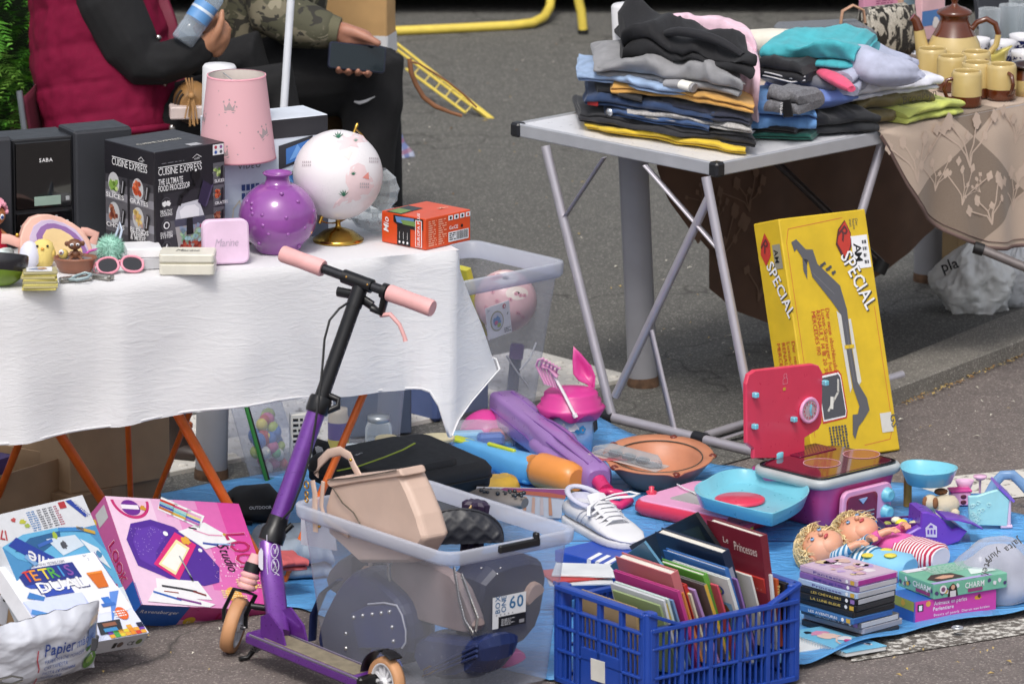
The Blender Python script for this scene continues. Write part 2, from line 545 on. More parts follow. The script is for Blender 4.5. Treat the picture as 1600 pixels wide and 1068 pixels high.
def sheet(name,pts,m,z,kind='structure',lab=None,th=0):
 b=B(m)
 if th:b.prism([(p.x,p.y)for p in pts],z-th,z,ch=.004)
 else:b.add([V((p.x,p.y,z))for p in pts],[tuple(range(len(pts)))])
 return b.make(name,kind=kind,label=lab)
b=B(M_PINK)
b.grid(lambda u,v:V((-60+120*u,-17+120*v,0)),20,20)
b.make('ground',kind='structure',label='pinkish brown asphalt pavement in front of the stalls')
g=[G(2300,300),G(1600,556),G(1400,632),G(1200,708),G(900,792),G(420,830),G(0,850),G(-1500,900)]
sheet('road',[V((-60,g[-1].y,0))]+[V((p.x,p.y,0))for p in g[::-1]]+[V((60,70,0)),V((-60,70,0))],M_ROAD,.004,lab='dark grey asphalt road behind the stalls')
m_conc=asphalt('kerb_concrete','#77736c','#66625c','#878279','#a6a199')
kp=[G(1205,706),G(1410,630),G(1610,553),G(2200,330),G(2170,292),G(1600,506),G(1400,588),G(1190,668)]
sheet('kerb',kp,m_conc,.05,lab='worn grey concrete kerb stone',th=.06)
t0,t1=G(150,770),G(992,596)
ax=(t1-t0).normalized();ay=V((-ax.y,ax.x,0));TL=(t1-t0).length
m_tac=worn_white('tactile_white',.66,16)
tac=thing('tactile_paving',None,None,frame(V((t0.x,t0.y,0)),ax,ay));tac['kind']='structure'
b=B(m_tac);b.box((TL/2,.22,.006),(TL,.44,.02));b.make('slab',tac)
b=B(m_tac)
for i in range(int(TL/.055)):
 for j in range(8):
  b.lathe([(.014,.016),(.0125,.0195),(.008,.0215),(.001,.022)],8,None,(.028+i*.055,.03+j*.055,0))
b.make('domes',tac,kind='stuff')
m_line=worn_white('worn_line_paint',.49,48)
l=[G(1400,800),G(1660,770),G(1640,730),G(1420,752)]
sheet('road_marking',l,worn_white('cracked_white_paint',.60,24),.003,lab='cracked white paint behind the toys')
l=[G(1330,1035),G(1640,985),G(1640,962),G(1330,1005)]
sheet('road_marking.001',l,m_line,.003,lab='worn white line along the blue tarpaulin')
rd=random.Random(4)
b=B(mat('#b39a5e',.7));m2=mat('#cfcabd',.7);m3=mat('#8a6a42',.7)
def litter(px,py,n,sx,sy,ms):
 for _ in range(n):
  P=G(px+rd.uniform(-sx,sx),py+rd.uniform(-sy,sy));a=rd.uniform(0,6.3);s=rd.uniform(.005,.016)
  s*=.7;d=V((cos(a),sin(a),0))*s;e=V((-sin(a),cos(a),0))*s*rd.uniform(.15,.5)
  P.z=.007
  b.add([P-d,P+e+V((0,0,.003)),P+d,P-e+V((0,0,.004))],[(0,1,2,3)],rd.choice(ms))
litter(760,250,60,160,180,[b.m,m2,m3]);litter(1080,500,50,130,90,[b.m,m2]);litter(1450,650,40,140,60,[b.m,m2])
for k in range(40):
 q=k/39;litter(1412+200*q,634-82*q,3,5,3,[m3,b.m])
litter(1500,1035,16,120,25,[b.m]);litter(300,1020,12,200,35,[m2,b.m])
b.make('dry_leaf_litter',kind='stuff',label='dry leaf crumbs and pale grit on the asphalt')
# - bollards
def bollard(px,pyb,top_px,top_py,rad,label,white):
 P=G(px,pyb);zt=ztop(P,top_py);Q=GY(top_px,top_py,P.y)
 t=thing('bollard',label,'bollard',frame(P,V((1,0,-(Q.x-P.x)/zt)),V((0,1,0))),'steel bollards behind the stalls')
 L=(Q-P).length;zw=L*(1-white)
 b=B(mat('#8c8c91',.5,0,.07,9,.12,60));b.lathe([(rad,-.02),(rad,zw)],28);b.make('post',t)
 b=B(mat('#d3d3d6',.42,0,.05,14));b.lathe([(rad+.0015,zw),(rad+.0015,L-.006),(rad*.93,L),(.001,L+.004)],28);b.make('white_top',t)
 b=B(mat('#5b4433',.9,0,.5,40,.5,120));b.lathe([(rad+.002,-.01),(rad+.003,.012),(rad+.0012,.03)],28,caps=False);b.make('rust_ring',t)
bollard(330,748,343,101,.041,'grey bollard with a white top just behind the pink lamp',.30)
bollard(1005,604,979,6,.040,'tall grey bollard with a white top behind the folded jeans',.30)
bollard(1453,440,1450,-140,.046,'grey bollard standing behind the brown flowered tablecloth',.30)
# - conifer hedge
def hedge():
 t=thing('conifer_hedge','green conifer hedge behind the seated person in burgundy','hedge',G(-40,455))
 O=t.location;rdh=random.Random(3)
 m,tt,p=nodes_of('conifer_green')
 f=noise_n(tt,coords(tt),5,3)
 tt.links.new(ramp(tt,f,[(.3,'#2a5c18'),(.5,'#4b8a28'),(.7,'#8fbc52')]),p.inputs['Base Color']);p.inputs['Roughness'].default_value=.6
 p.inputs['Subsurface Weight'].default_value=0
 b=B(m)
 for k in range(1900):
  x=rdh.uniform(-.62,.34);z=rdh.uniform(.35,1.25);dpt=rdh.random()**1.6
  y=-.15+dpt*.45+.12*noise.noise(V((x*5,z*5,1)))
  if x>.22+.08*noise.noise(V((z*6,0,3))):y+=.2
  base=V((x,y,z));a=rdh.uniform(-1.0,1.0)
  dr=V((sin(a)*.8,-.55-rdh.random()*.3,rdh.uniform(-.35,.5))).normalized()
  sd=dr.cross(V((0,0,1))).normalized();nn_=sd.cross(dr)
  L=rdh.uniform(.06,.12)
  for q in range(9):
   s=q/8;c=base+dr*L*s-nn_*0+V((0,0,-.03*s*s))
   wd=.032*(1-s)+.006
   for sg in(-1,1):
    tip=c+dr*wd*.9+sd*sg*wd+nn_*rdh.uniform(-.006,.006)
    b.add([c-dr*.004,c+dr*.007,tip],[(0,1,2)])
 b.make('foliage',t)
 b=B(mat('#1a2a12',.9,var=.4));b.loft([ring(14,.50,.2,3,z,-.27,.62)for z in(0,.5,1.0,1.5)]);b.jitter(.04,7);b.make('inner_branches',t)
 b=B(mat('#4a3a2a',.9,bump=.5));b.tube([(-.3,.3,-.0),(-.28,.32,.5)],[.04,.03]);b.make('trunk',t)
 b=B(b.m);b.tube([(.1,.3,-.0),(.12,.32,.5)],[.035,.03]);b.make('trunk',t)
hedge()
# - dark van parked at the back
def van():
 P=G(1120,30)
 t=thing('parked_van','dark van parked across the far side with one tyre showing','van',Matrix.Translation(P))
 pb=B(mat('#0d0d10',.25,coat=.6))
 prof=[(-2.4,.06),(2.35,.06),(2.42,.5),(2.38,.95),(1.9,1.15),(1.35,1.85),(-2.3,1.95),(-2.45,1.7),(-2.47,.6)]
 X=Matrix.Rotation(pi/2,4,'X')
 pb.prism(prof,-1.85,-.05,ch=.05,X=X);pb.make('body',t)
 g_=B(mat('#20262b',.08))
 g_.prism([(1.0,1.2),(1.68,1.2),(1.28,1.72),(1.0,1.75)],.035,.05,X=X);g_.make('side_window',t)
 for x in(-1.47,1.5):
  wb=B(mat('#17171a',.8,bump=.3))
  Xw=Matrix.Translation((x,.02,.31))@Matrix.Rotation(pi/2,4,'X')
  wb.lathe([(.19,-.1),(.29,-.1),(.31,-.07),(.31,.07),(.29,.1),(.19,.1)],32,X=Xw,caps=False)
  o=wb.make('tyre',t)
  rb=B(mat('#55585c',.35,.8));rb.lathe([(.001,.05),(.06,.07),(.08,.03),(.18,.06),(.2,.1),(.2,-.08)],32,X=Xw,caps=False);rb.make('rim',o)
 for x in(-1.47,1.5):
  wb=B(mat('#17171a',.8));Xw=Matrix.Translation((x,1.7,.31))@Matrix.Rotation(pi/2,4,'X')
  wb.lathe([(.001,-.1),(.29,-.1),(.31,-.07),(.31,.07),(.29,.1),(.001,.1)],24,X=Xw);wb.make('tyre',t)
 hb=B(mat('#c9ced4',.1,.3));hb.box((2.36,.12,.75),(.12,.3,.16),r=.03);hb.make('headlight',t)
van()
# - yellow tube barrier, yellow rack, strap
M_YEL=mat('#dcc453',.35,0,.08,30,coat=.2)
t=thing('tube_barrier','yellow bent tube barrier lying on the asphalt before the van','barrier',G(870,50))
O=t.location
z0=.02
pts=[G(585,50,z0),G(700,45,z0),G(800,40,z0),G(832,36,z0+.005),G(850,27,.03),G(859,12,.05),G(862,-12,.09),G(863,-50,.17)]
b=B(M_YEL);b.tube([p-O for p in pts],.0165,12);b.make('bent_tube',t)
a=G(911,55,.0)
b=B(M_YEL);b.tube([a+V((0,0,.02))-O,GY(908,18,a.y)-O,GY(903,-5,a.y)-O,GY(898,-60,a.y)-O],.0165,12);b.make('upright_tube',t)
b=B(mat('#151515',.5));b.cyl(a-O,a+V((0,0,.02))-O,.0185,.0185,12);b.make('foot_cap',t)
t=thing('wire_rack','yellow wire ladder rack leaning behind the black trousered knee','rack',G(771,187))
O=t.location
def YP(px,py,k):
 return GD(px,py,depth(O)+.35*k)-O
b=B(M_YEL)
for a,c,k0,k1 in(((771,186),(598,51),.0,1),((765,187),(597,60),.0,1),((727,176),(635,108),.05,.72)):
 b.tube([YP(*a,k0),YP(*c,k1)],.0048,8)
b.tube([YP(735,163,.1),YP(766,185,0)],.005,8)
b.make('rail',t)
for k in range(6):
 q=k/5;s=B(M_YEL)
 s.tube([YP(727-80*q,176-60*q,.05+.6*q),YP(739-80*q,163-62*q,.08+.6*q)],.0024,6);s.make('rung',t)
b=B(mat('#7a4d2c',.55,var=.2));
b.tube([GD(px,py,18.3)for px,py in((640,92),(642,112),(650,132),(662,152),(680,166),(705,176),(722,181))],[(.002,.007)]*5+[(.002,.005)]*2,8)
b.tube([GD(px,py,18.25)for px,py in((640,96),(655,100),(675,112),(700,128),(725,148),(745,168))],.0028,6)
b.make('leather_strap',label='brown leather strap trailing over the yellow wire rack',cat='strap')
def paper_bag(name,label,P,yaw,w,d,h,band):
 t=thing(name,label,'paper bag',TR(P,yaw),'kraft paper bags behind the seated people')
 mk=mat('#c19a68',.7,bump=.15,bs=30,var=.08)
 b=B(mk);b.loft([[V((x,y,z))for x,y in rrect(w*(1+.06*z),d*(1-.25*z/h),.004,1)]for z in(0,h*.3,h*.6,h*.85,h)],smooth=False,caps=False)
 b.add([V((x,y,.001))for x,y in rrect(w,d,.004,1)],[tuple(range(8))]);b.jitter(.006,9);b.make('paper_body',t,solid=.001)
 if band:
  b=B(mat('#dcdcdf',.4,var=.06));
  b.loft([[V((x,y,z))for x,y in rrect(w*(1+.06*z)+.006,d*(1-.25*z/h)+.006,.004,1)]for z in band],smooth=False,caps=False);b.jitter(.004,9);b.make('white_band',t)
 b=B(mk);
 for sy in(-1,1):b.tube([(-w*.2,sy*d*.3,h-.01),(-w*.17,sy*d*.3,h+.07),(0,sy*d*.3,h+.1),(w*.17,sy*d*.3,h+.07),(w*.2,sy*d*.3,h-.01)],.004,6)
 b.make('handle',t)
paper_bag('paper_bag','kraft paper bag with a white band behind the camouflage sleeve',GD(560,130,19.1)-V((0,0,.02)),R(-14),.20,.12,.36,(.115,.175))
paper_bag('paper_bag','plain kraft paper bag under the black trousered thigh',GD(512,280,18.6)-V((0,0,.1)),R(8),.2,.12,.36,None)
m,tt,p=nodes_of('plaid_cloth')
v=coords(tt,rot=(0,.3,.2))
w1=nn(tt,'ShaderNodeTexWave',bands_direction='X');w1.inputs['Scale'].default_value=9;tt.links.new(v,w1.inputs[0])
w2=nn(tt,'ShaderNodeTexWave',bands_direction='Z');w2.inputs['Scale'].default_value=9;tt.links.new(v,w2.inputs[0])
c=mixc(tt,ramp(tt,w1.outputs[1],[(.55,0.0),(.7,.8)]),'#b9bfd6','#5b6ca5')
c=mixc(tt,ramp(tt,w2.outputs[1],[(.6,0.0),(.72,.7)]),c,'#9d5f73')
tt.links.new(c,p.inputs['Base Color']);p.inputs['Roughness'].default_value=.8
P=G(622,246)
b=B(m)
b.loft([[P+q for q in ring(16,.055*k,.04*k,2,z,x)]for z,k,x in((0,1.0,0),(.02,.95,-.005),(.05,.7,-.015),(.1,.62,-.03),(.2,.7,-.05))])
b.jitter(.012,22,2);b.make('plaid_bag',label='blue and white plaid cloth bag on the asphalt behind the shin',cat='cloth bag')
#  left stall: table with white cloth
ZT=.80
cR,cL=G(718,391,ZT),G(0,456,ZT)
tx=(cR-cL).normalized();ty=V((-tx.y,tx.x,0))
YAW_T=atan2(tx.y,tx.x)
MT=frame(cR,tx,ty)
LT_L,LT_W=1.75,.62
def LT(P):return MT.inverted()@P
M_OR=mat('#dd6a26',.38,.1,.12,30,coat=.15)
t=thing('folding_table','folding table on orange trestle legs under the white cloth','table',frame(V((cR.x,cR.y,0)),tx,ty))
Ti=t.matrix_world.inverted()
b=B(mat('#b9b4aa',.6));b.box((-LT_L/2,LT_W/2,ZT-.022),(LT_L-.05,LT_W-.05,.024),r=.004);b.make('tabletop',t)
def leg(pa,pb,r=.011):
 s=B(M_OR);s.tube([Ti@pa,Ti@pb],r,10);return s.make('leg',t)
def under(px,py):return G(px,py,ZT-.035)
leg(under(168,449),G(425,912),.0125);leg(under(657,408),G(441,912),.0095)
leg(under(-45,462),G(228,888),.0125)
leg(under(392,405),G(222,830),.0075);leg(under(190,395),G(206,826),.0075)
leg(under(-150,470),G(-190,910),.0125);leg(under(130,440),G(-30,842),.0095)
s=B(M_OR);s.box(Ti@GD(291,664,depth(G(300,850))+.25),(.03,.02,.018),r=.004);s.make('leg_joint',t)
s=B(M_OR);s.tube([Ti@under(168,449),Ti@under(-45,462)],.01,8);s.make('cross_rail',t)
def crinkle():
 m,tt,p=nodes_of('crinkled_white_cotton')
 p.inputs['Base Color'].default_value=(*lin('#ededf0'),1);p.inputs['Roughness'].default_value=.85
 p.inputs['Sheen Weight'].default_value=.1
 v=coords(tt)
 n1=noise_n(tt,v,7,2)
 ad=nn(tt,'ShaderNodeMixRGB')if False else None
 wv=nn(tt,'ShaderNodeVectorMath',operation='SCALE');wv.inputs[3].default_value=0
 v1=coords(tt,(11,11,46),rot=(0,R(9),0));v2=coords(tt,(24,24,110),rot=(0,R(-7),0));v3=coords(tt,(3,3,1.2))
 a=noise_n(tt,v1,1,3,.5,1.2);c=noise_n(tt,v2,1,3,.55,.6);d=noise_n(tt,v3,3,2)
 def ridge(x):
  s1=nn(tt,'ShaderNodeMath',operation='SUBTRACT');s1.inputs[1].default_value=.5;tt.links.new(x,s1.inputs[0])
  s2=nn(tt,'ShaderNodeMath',operation='ABSOLUTE');tt.links.new(s1.outputs[0],s2.inputs[0]);return s2.outputs[0]
 m1=nn(tt,'ShaderNodeMath',operation='MULTIPLY_ADD');m1.inputs[1].default_value=1.0
 tt.links.new(ridge(a),m1.inputs[0]);
 m2=nn(tt,'ShaderNodeMath',operation='MULTIPLY');m2.inputs[1].default_value=.6;tt.links.new(ridge(c),m2.inputs[0])
 tt.links.new(m2.outputs[0],m1.inputs[2])
 bump_n(tt,p,m1.outputs[0],.32,.007)
 tr=nn(tt,'ShaderNodeBsdfTranslucent');tr.inputs[0].default_value=(*lin('#e0dfdd'),1);mx=nn(tt,'ShaderNodeMixShader',i0=.22);tt.links.new(p.outputs[0],mx.inputs[1]);tt.links.new(tr.outputs[0],mx.inputs[2]);tt.links.new(mx.outputs[0],tt.nodes['Material Output'].inputs[0])
 return m
M_CLOTH=crinkle()
def white_cloth():
 """one draped sheet: top, long front hang, the point at the near right corner, the short right side and the back"""
 top,bot=[],[]
 XL=-LT_L-.1
 N=60
 hem=lambda x:.322+.022*min(1,max(0,-x/1.1))+.012*sin(x*5.1+1)-.05*max(0,min(1,(x+.32)/.25))*0
 for i in range(N+1):
  x=XL+(-.12-XL)*i/N
  top.append(V((x,0,0)))
  out=.018+.012*sin(x*9)+.010*sin(x*23+2)
  bot.append(V((x,-out,-hem(x))))
 cor=[(-.108,-.022,-.326),(-.092,-.035,-.332),(-.075,-.05,-.365),(-.062,-.06,-.415),(-.054,-.06,-.440),(-.046,-.06,-.438),(-.02,-.035,-.41),(.03,.0,-.375),(.085,.03,-.34),(.128,.06,-.318),(.130,.085,-.30),(.09,.11,-.285)]
 k=len(cor)
 for i,c in enumerate(cor):
  q=i/(k-1)
  top.append(V((-.11+.11*min(1,q*2),.08*max(0,q*2-1),0)))
  bot.append(V(c))
 for i in range(1,14):
  y=.08+(LT_W-.08)*i/13
  top.append(V((0,y,0)));bot.append(V((.04+.02*sin(y*14),y+.02,-.30-.02*sin(y*5))))
 for i in range(1,31):
  x=XL*i/30
  top.append(V((x,LT_W,0)));bot.append(V((x,LT_W+.03+.012*sin(x*11),-.40-.06*min(1,-x)+.01*sin(x*4))))
 n=len(top);rows=26
 vs,fs=[],[]
 for j in range(rows+1):
  s=j/rows
  for i in range(n):
   a,c=top[i],bot[i]
   e=s
   rnd_=.008*(1-(1-min(1,s*14))**2)
   p=a.lerp(c,e);
   d=V((c.x-a.x,c.y-a.y,0));dn=d.normalized()if d.length>1e-5 else V((0,-1,0))
   p=V((a.x,a.y,0))+d*(s**1.25)+dn*rnd_*(1-s)+V((0,0,c.z*s))
   w_=s**.8
   p+=dn*(.013*noise.noise(V((a.x*6+a.y*7,s*1.8,4)))+.006*noise.noise(V((a.x*19+a.y*19,s*1.5,9))))*w_
   for x0,sg,wd in((-.86,1,.035),(-.905,-1,.02),(-1.1,.8,.03),(-.565,.5,.05),(-.30,.7,.03)):
    if abs(a.x-x0)<wd*3 and a.y==0:p+=dn*.0085*sg*math.exp(-((a.x-x0)/wd)**2)*min(1,s*4)
   vs.append(p)
 for j in range(rows):
  for i in range(n-1):
   fs.append((j*n+i,(j+1)*n+i,(j+1)*n+i+1,j*n+i+1))
 b=B(M_CLOTH);b.add(vs,fs,None,True)
 W=LT_W
 def topf(u,v):
  x=XL+(0-XL)*u;y=W*v
  z=.0009*noise.noise(V((x*12,y*12,0)))
  if min(-x,y,W-y)<.001:z=0
  return V((x,y,z))
 b.grid(topf,60,24)
 b.tube([bot[i]+V((0,-.001,.004))for i in range(N+k+13)],[(.0008,.0035)]*(N+k+13),6)
 return b.make('tablecloth',None,frame(cR+V((0,0,.001)),tx,ty),label='crinkled white cotton tablecloth hanging from the orange legged table',cat='tablecloth')
white_cloth()
ZS=ZT+.0025
#  goods on the white table
def frontbox(FL,FR,z,d):
 a,b_=G(*FL,z),G(*FR,z)
 x=b_-a;yaw=atan2(x.y,x.x);n=V((-sin(yaw),cos(yaw),0))
 return(a+b_)/2+n*d/2,yaw,x.length
BLK,WHT,GRY=mat('#121214',.4),mat('#dcdce0',.5,var=.03),mat('#8d9096',.45)
INK_W,INK_K=ink('#e4e4e6'),ink('#131316')
P,yaw,wd=frontbox((22,388),(116,380),ZS,.12)
t=thing('stereo_receiver','black stereo receiver with a glassy front and pale display','stereo',TR(P,yaw));h=ztop(GY(68,388,P.y-.06),216)-ZS
b=B(mat('#1d1e22',.4));b.box((0,0,h/2),(wd,.12,h),r=.003);b.make('casing',t)
f=B(mat('#050608',.04,spec=.7,coat=.6));f.box((0,-.061,h*.66),(wd*.93,.006,h*.62),r=.002);f.make('glass_panel',t)
f=B(mat('#08090b',.10));f.box((0,-.061,h*.17),(wd*.93,.005,h*.30),r=.002);f.make('lower_panel',t)
f=B(mat('#8fa59a',.3));f.box((wd*.06,-.0645,h*.42),(wd*.44,.002,h*.085),r=.0008);f.make('display',t)
for x,z,r_ in((.39,.43,.006),(.2,.27,.0035),(.38,.22,.0035),(-.1,.22,.004),(-.38,.2,.003)):
 f=B(mat('#b9bcc0',.3,.3));f.box((wd*x,-.065,h*z),(r_*1.6,.003,r_*1.6),r=.0008);f.make('button',t)
art=B();fc=Face(art,(-wd/2,-.0642,0),(1,0,0),(0,0,1),wd,h);fc.text('SABA',.43,.78,.013,INK_W,bold=1)
art.make('printed_lettering',t)
for FL,FR,lb in(((118,381),(207,372),'dark speaker between the stereo receiver and the food processor box'),((-72,398),(20,390),'dark speaker at the edge of the stall behind the pink haired doll')):
 P,yaw,wd=frontbox(FL,FR,ZS,.10);h=.272
 t=thing('speaker',lb,'speaker',TR(P,yaw),'pair of stereo speakers')
 b=B(mat('#25272d',.45));b.box((0,0,h/2),(wd,.10,h),r=.004);b.make('cabinet',t)
 b=B(mat('#2b2d33',.7,bump=.25,bs=500));b.box((0,-.053,h/2),(wd*.985,.012,h*.985),r=.004);b.make('grille',t)
P,yaw,wd,dp=boxfit((241,238.5),(160,226),(349,229),ZS+.265)
t,fc,fin=carton('food_processor_box','black food processor box lettered CUISINE EXPRESS','box',TR((P.x,P.y,ZS),yaw),(wd,dp,.265),mat('#1d1c22',.38))
GR=[ink(c)for c in('#2a292f','#3a393f','#5b5a60','#83828a')]
def house(f,x,y,k=3):
 f.line([(x-.06,y),(x,y+.03),(x+.06,y)],.0012,INK_W,k);f.text('stahlf',x,y-.016,.007,INK_W,k,align='c')
def grad(f,x0,y0,x1,y1,cols,k=1):
 n=len(cols)
 for i,c in enumerate(cols):f.rect(x0,y0+(y1-y0)*i/n,x1,y0+(y1-y0)*(i+1)/n,c,k)
def food(f,x,y,r,cols,seed):
 rd_=random.Random(seed)
 f.circ(x,y,r,ink('#b9babd'),2,ry=1.15)
 for i in range(16):f.blob(x+rd_.uniform(-.6,.6)*r*f.h/f.w,y+rd_.uniform(-.7,.7)*r,r*rd_.uniform(.2,.36),ink(rd_.choice(cols)),3+i%3,i+seed*20,8)
f=fc['F']
grad(f,.12,.04,.86,.62,[GR[0],GR[1],GR[1],GR[2],GR[2],GR[1],GR[1],GR[0],GR[0]])
f.rect(.05,.855,.66,.862,INK_W,2);f.text('CUISINE EXPRESS',.05,.785,.025,INK_W,bold=0,fit=.62);house(f,.6,.9)
f.lines(.1,.885,.42,.895,1,GR[3],2)
f.text('THE ULTIMATE',.05,.70,.02,INK_W,bold=1,fit=.35);f.text('FOOD PROCESSOR',.05,.64,.02,INK_W,bold=1,fit=.45)
for i,s in enumerate((('HEALTHY','COOKING'),('DUAL SPEED','SYSTEM'),('INNOVATIVE','TRIPLE BLADE'))):
 y=.53-i*.2
 f.circ(.155,y,.052,GR[2],2);f.circ(.155,y,.047,GR[0],3)
 if i==0:f.blob(.13,y-.005,.026,INK_W,4,1);f.blob(.18,y-.005,.026,INK_W,4,2)
 if i==1:f.circ(.155,y,.033,INK_W,4);f.circ(.155,y,.022,GR[0],5)
 if i==2:f.poly([(.11,y-.02),(.2,y-.025),(.16,y+.035)],INK_W,4);f.poly([(.15,y-.02),(.19,y-.02),(.165,y+.025)],GR[0],5)
 f.text(s[0],.155,y-.085,.0105,INK_W,3,1,align='c',fit=.17);f.text(s[1],.155,y-.115,.0105,INK_W,3,1,align='c',fit=.17)
f.poly([(.30,.44),(.34,.5),(.62,.52),(.66,.44),(.7,.36),(.28,.36)],ink('#c8c9d2'),3)
f.poly([(.34,.44),(.42,.48),(.56,.48),(.62,.44),(.62,.37),(.36,.37)],ink('#e6e6ec'),4)
f.poly([(.265,.37),(.71,.37),(.70,.3),(.28,.3)],ink('#4a4a5c'),3);f.poly([(.28,.3),(.70,.3),(.655,.075),(.33,.075)],ink('#a7a3a5'),3)
rr=random.Random(5)
for i in range(70):
 q=rr.random();y=.09+.20*q;x=.35+.29*rr.random()
 f.blob(x,y,.02,ink(('#a33b32','#8d2f2b','#b8523f')[i%3]if y<.155 else('#7fae8b','#a8c7a3','#9cc0c8')[i%3]if y<.25 else('#b2376b','#c9b6cf','#8d9cb5')[i%3]),4+i%3,i,8)
f.poly([(.44,.37),(.52,.37),(.53,.22),(.43,.22)],ink('#17161b'),8)
f.line([(.34,.5),(.37,.57),(.46,.62),(.55,.66),(.58,.7)],.009,ink('#0d0d10'),5);f.circ(.575,.75,.048,ink('#0b0b0d'),6,ry=1.2);f.circ(.575,.79,.012,INK_W,7)
f.poly([(.60,.5),(.70,.44),(.80,.63),(.68,.69)],ink('#2c2440'),6);f.poly([(.70,.44),(.735,.46),(.83,.645),(.80,.63)],ink('#4b4360'),6)
f.rect(.83,.895,.985,.99,INK_W,2)
for i,c in enumerate(('#b0384a','#8a4a8e','#3157a5','#55565a')):f.circ(.87+.075*(i%2),.965-.045*(i//2),.016,ink(c),3,8)
for i,(s,cols)in enumerate((('SLICES',['#7fa24a','#b7c983','#5c7f35']),('GRATES',['#c5512b','#a63c20','#d9734c']),('CHOPS',['#8d4a37','#6d3328','#a8694f']))):
 y=.74-i*.2;f.rect(.83,y-.105,.985,y+.085,GR[2],2);food(f,.885,y,.045,cols,i+1);f.text(s,.84,y-.09,.010,INK_W,8,1);f.poly([(.92,y-.07),(.96,y-.05),(.965,y+.06),(.935,y+.05)],ink('#131316'),8)
f=fc['L']
grad(f,.02,.04,.98,.7,[GR[0],GR[1],GR[2],GR[3],GR[2],GR[2],GR[3],GR[2],GR[1]])
f.rect(.46,.03,.51,.72,ink('#1d1c22'),2)
f.rect(.16,.865,.86,.872,INK_W,2);f.text('CUISINE EXPRESS',.16,.795,.025,INK_W,bold=0,fit=.7);house(f,.75,.9)
for i,(x,y,s,cols)in enumerate(((.22,.62,['SLICES'],['#7fa24a','#b7c983','#5c7f35']),(.22,.35,['CHOPS'],['#8d4a37','#6d3328','#a8694f']),(.7,.62,['GRATES'],['#c5512b','#a63c20','#d9734c']),(.7,.36,['BLENDS','WHIPS','& MIXES'],['#caa45c','#d8c07a','#b5938a']))):
 food(f,x-.03,y+.01,.085,cols,i+7)
 f.poly([(x+.1,y-.1),(x+.17,y-.09),(x+.22,y+.05),(x+.16,y+.07)],ink('#101013'),8);f.poly([(x+.14,y-.06),(x+.16,y-.06),(x+.19,y+.05),(x+.17,y+.055)],ink('#9a9aa0'),9)
 for j,q in enumerate(s):f.text(q,x-.16,y-.12-.035*j,.0155,INK_W,10,1,fit=.36 if j==0 else .3)
f=fc['T'];f.text('CUISINE EXPRESS',.1,.45,.02,ink('#b5b2a6'),bold=1,fit=.62);f.rect(.55,.04,.72,.17,ink('#a3a4a8'),2)
fin()
P,yaw,wd=frontbox((199,404),(254,402),ZS+.028,.085)
b=B(mat('#e2e2e5',.4));b.box((0,0,.011),(wd,.085,.022));b.make('gift_box',None,TR((P.x,P.y,ZS+.028),yaw),'flat white box on top of a grey one under the food processor box','box')
P,yaw,wd=frontbox((199,423),(252,420),ZS,.085)
b=B(mat('#b4b5ba',.45));b.box((0,0,.0138),(wd,.085,.0276));b.make('gift_box',None,TR(P,yaw),'flat grey box underneath a white one, beside the pink sunglasses','box')
P,yaw,wd=frontbox((247.5,430),(334,431),ZS,.085)
t=thing('jewellery_case','cream square jewellery case with a zip line and script lettering','case',TR(P,yaw+.03))
for nm,z0,z1 in(('case_body',0,.027),('lid',.0295,.050)):
 b=B(mat('#d6d3c6',.45,bump=.1,bs=300));b.prism(rrect(wd,.085,.010),z0,z1,ch=.003);b.make(nm,t)
b=B(mat('#b9b49f',.4));b.prism(rrect(wd-.003,.082,.009),.026,.030);b.make('zip',t)
art=B();Face(art,(-wd/2,-.0425,.05),(1,0,0),(0,1,0),wd,.085).text('Marine',.5,.4,.03,ink('#2b2a28'),shear=.35,sx=1.25,align='c',fit=.42);art.make('printed_lettering',t)
P,yaw,wd=frontbox((318,415),(390,412),ZS,.036);h=.105
t=thing('jewellery_case','pale lilac square case standing upright beside the purple vase','case',TR(P,yaw))
X=Tr(0,0,h/2)@Ro(R(-8),'X')@Ro(pi/2,'X')
b=B(mat('#dcbfd8',.42,bump=.06,bs=300));b.prism(rrect(wd,h,.018),.001,.018,ch=.004,X=X);b.make('lid',t)
b=B(mat('#d6b9d3',.42));b.prism(rrect(wd,h,.018),-.018,-.001,ch=.004,X=X);b.make('case_body',t)
art=B();Face(art,X@V((-wd/2,-h/2,.018)),X.to_3x3()@V((1,0,0)),X.to_3x3()@V((0,1,0)),wd,h).text('Marine',.5,.40,.026,ink('#b9a6bb',.2),shear=.35,sx=1.3,align='c',fit=.5);art.make('embossed_lettering',t)
P=G(372,376,ZS);zb,zt=ztop(P,246),ztop(P,117);s=pxm(P)
t=thing('table_lamp','table lamp with a pink shade printed with silver crowns','lamp',TR(P))
rb,rt=60.5/s,45.5/s;zb-=ZS;zt-=ZS
b=B(mat('#3a3638',.3,.6));b.lathe([(.05,0),(.052,.008),(.02,.016),(.006,.022),(.0055,zb+.03)],24);b.make('stand',t)
def shade_m():
 m,tt,p=nodes_of('pink_shade_card');p.inputs['Base Color'].default_value=(*lin('#efbfc8'),1);p.inputs['Roughness'].default_value=.75
 tr=nn(tt,'ShaderNodeBsdfTranslucent');tr.inputs[0].default_value=(*lin('#f0b5bd'),1)
 mx=nn(tt,'ShaderNodeMixShader',i0=.25);tt.links.new(p.outputs[0],mx.inputs[1]);tt.links.new(tr.outputs[0],mx.inputs[2]);tt.links.new(mx.outputs[0],tt.nodes['Material Output'].inputs[0]);return m
b=B(shade_m());b.lathe([(rb,zb),(rt,zt)],48,caps=False);b.lathe([(rt-.0012,zt),(rb-.0012,zb)],48,mat('#d8cdc6',.8),caps=False)
shd=b.make('lamp_shade',t)
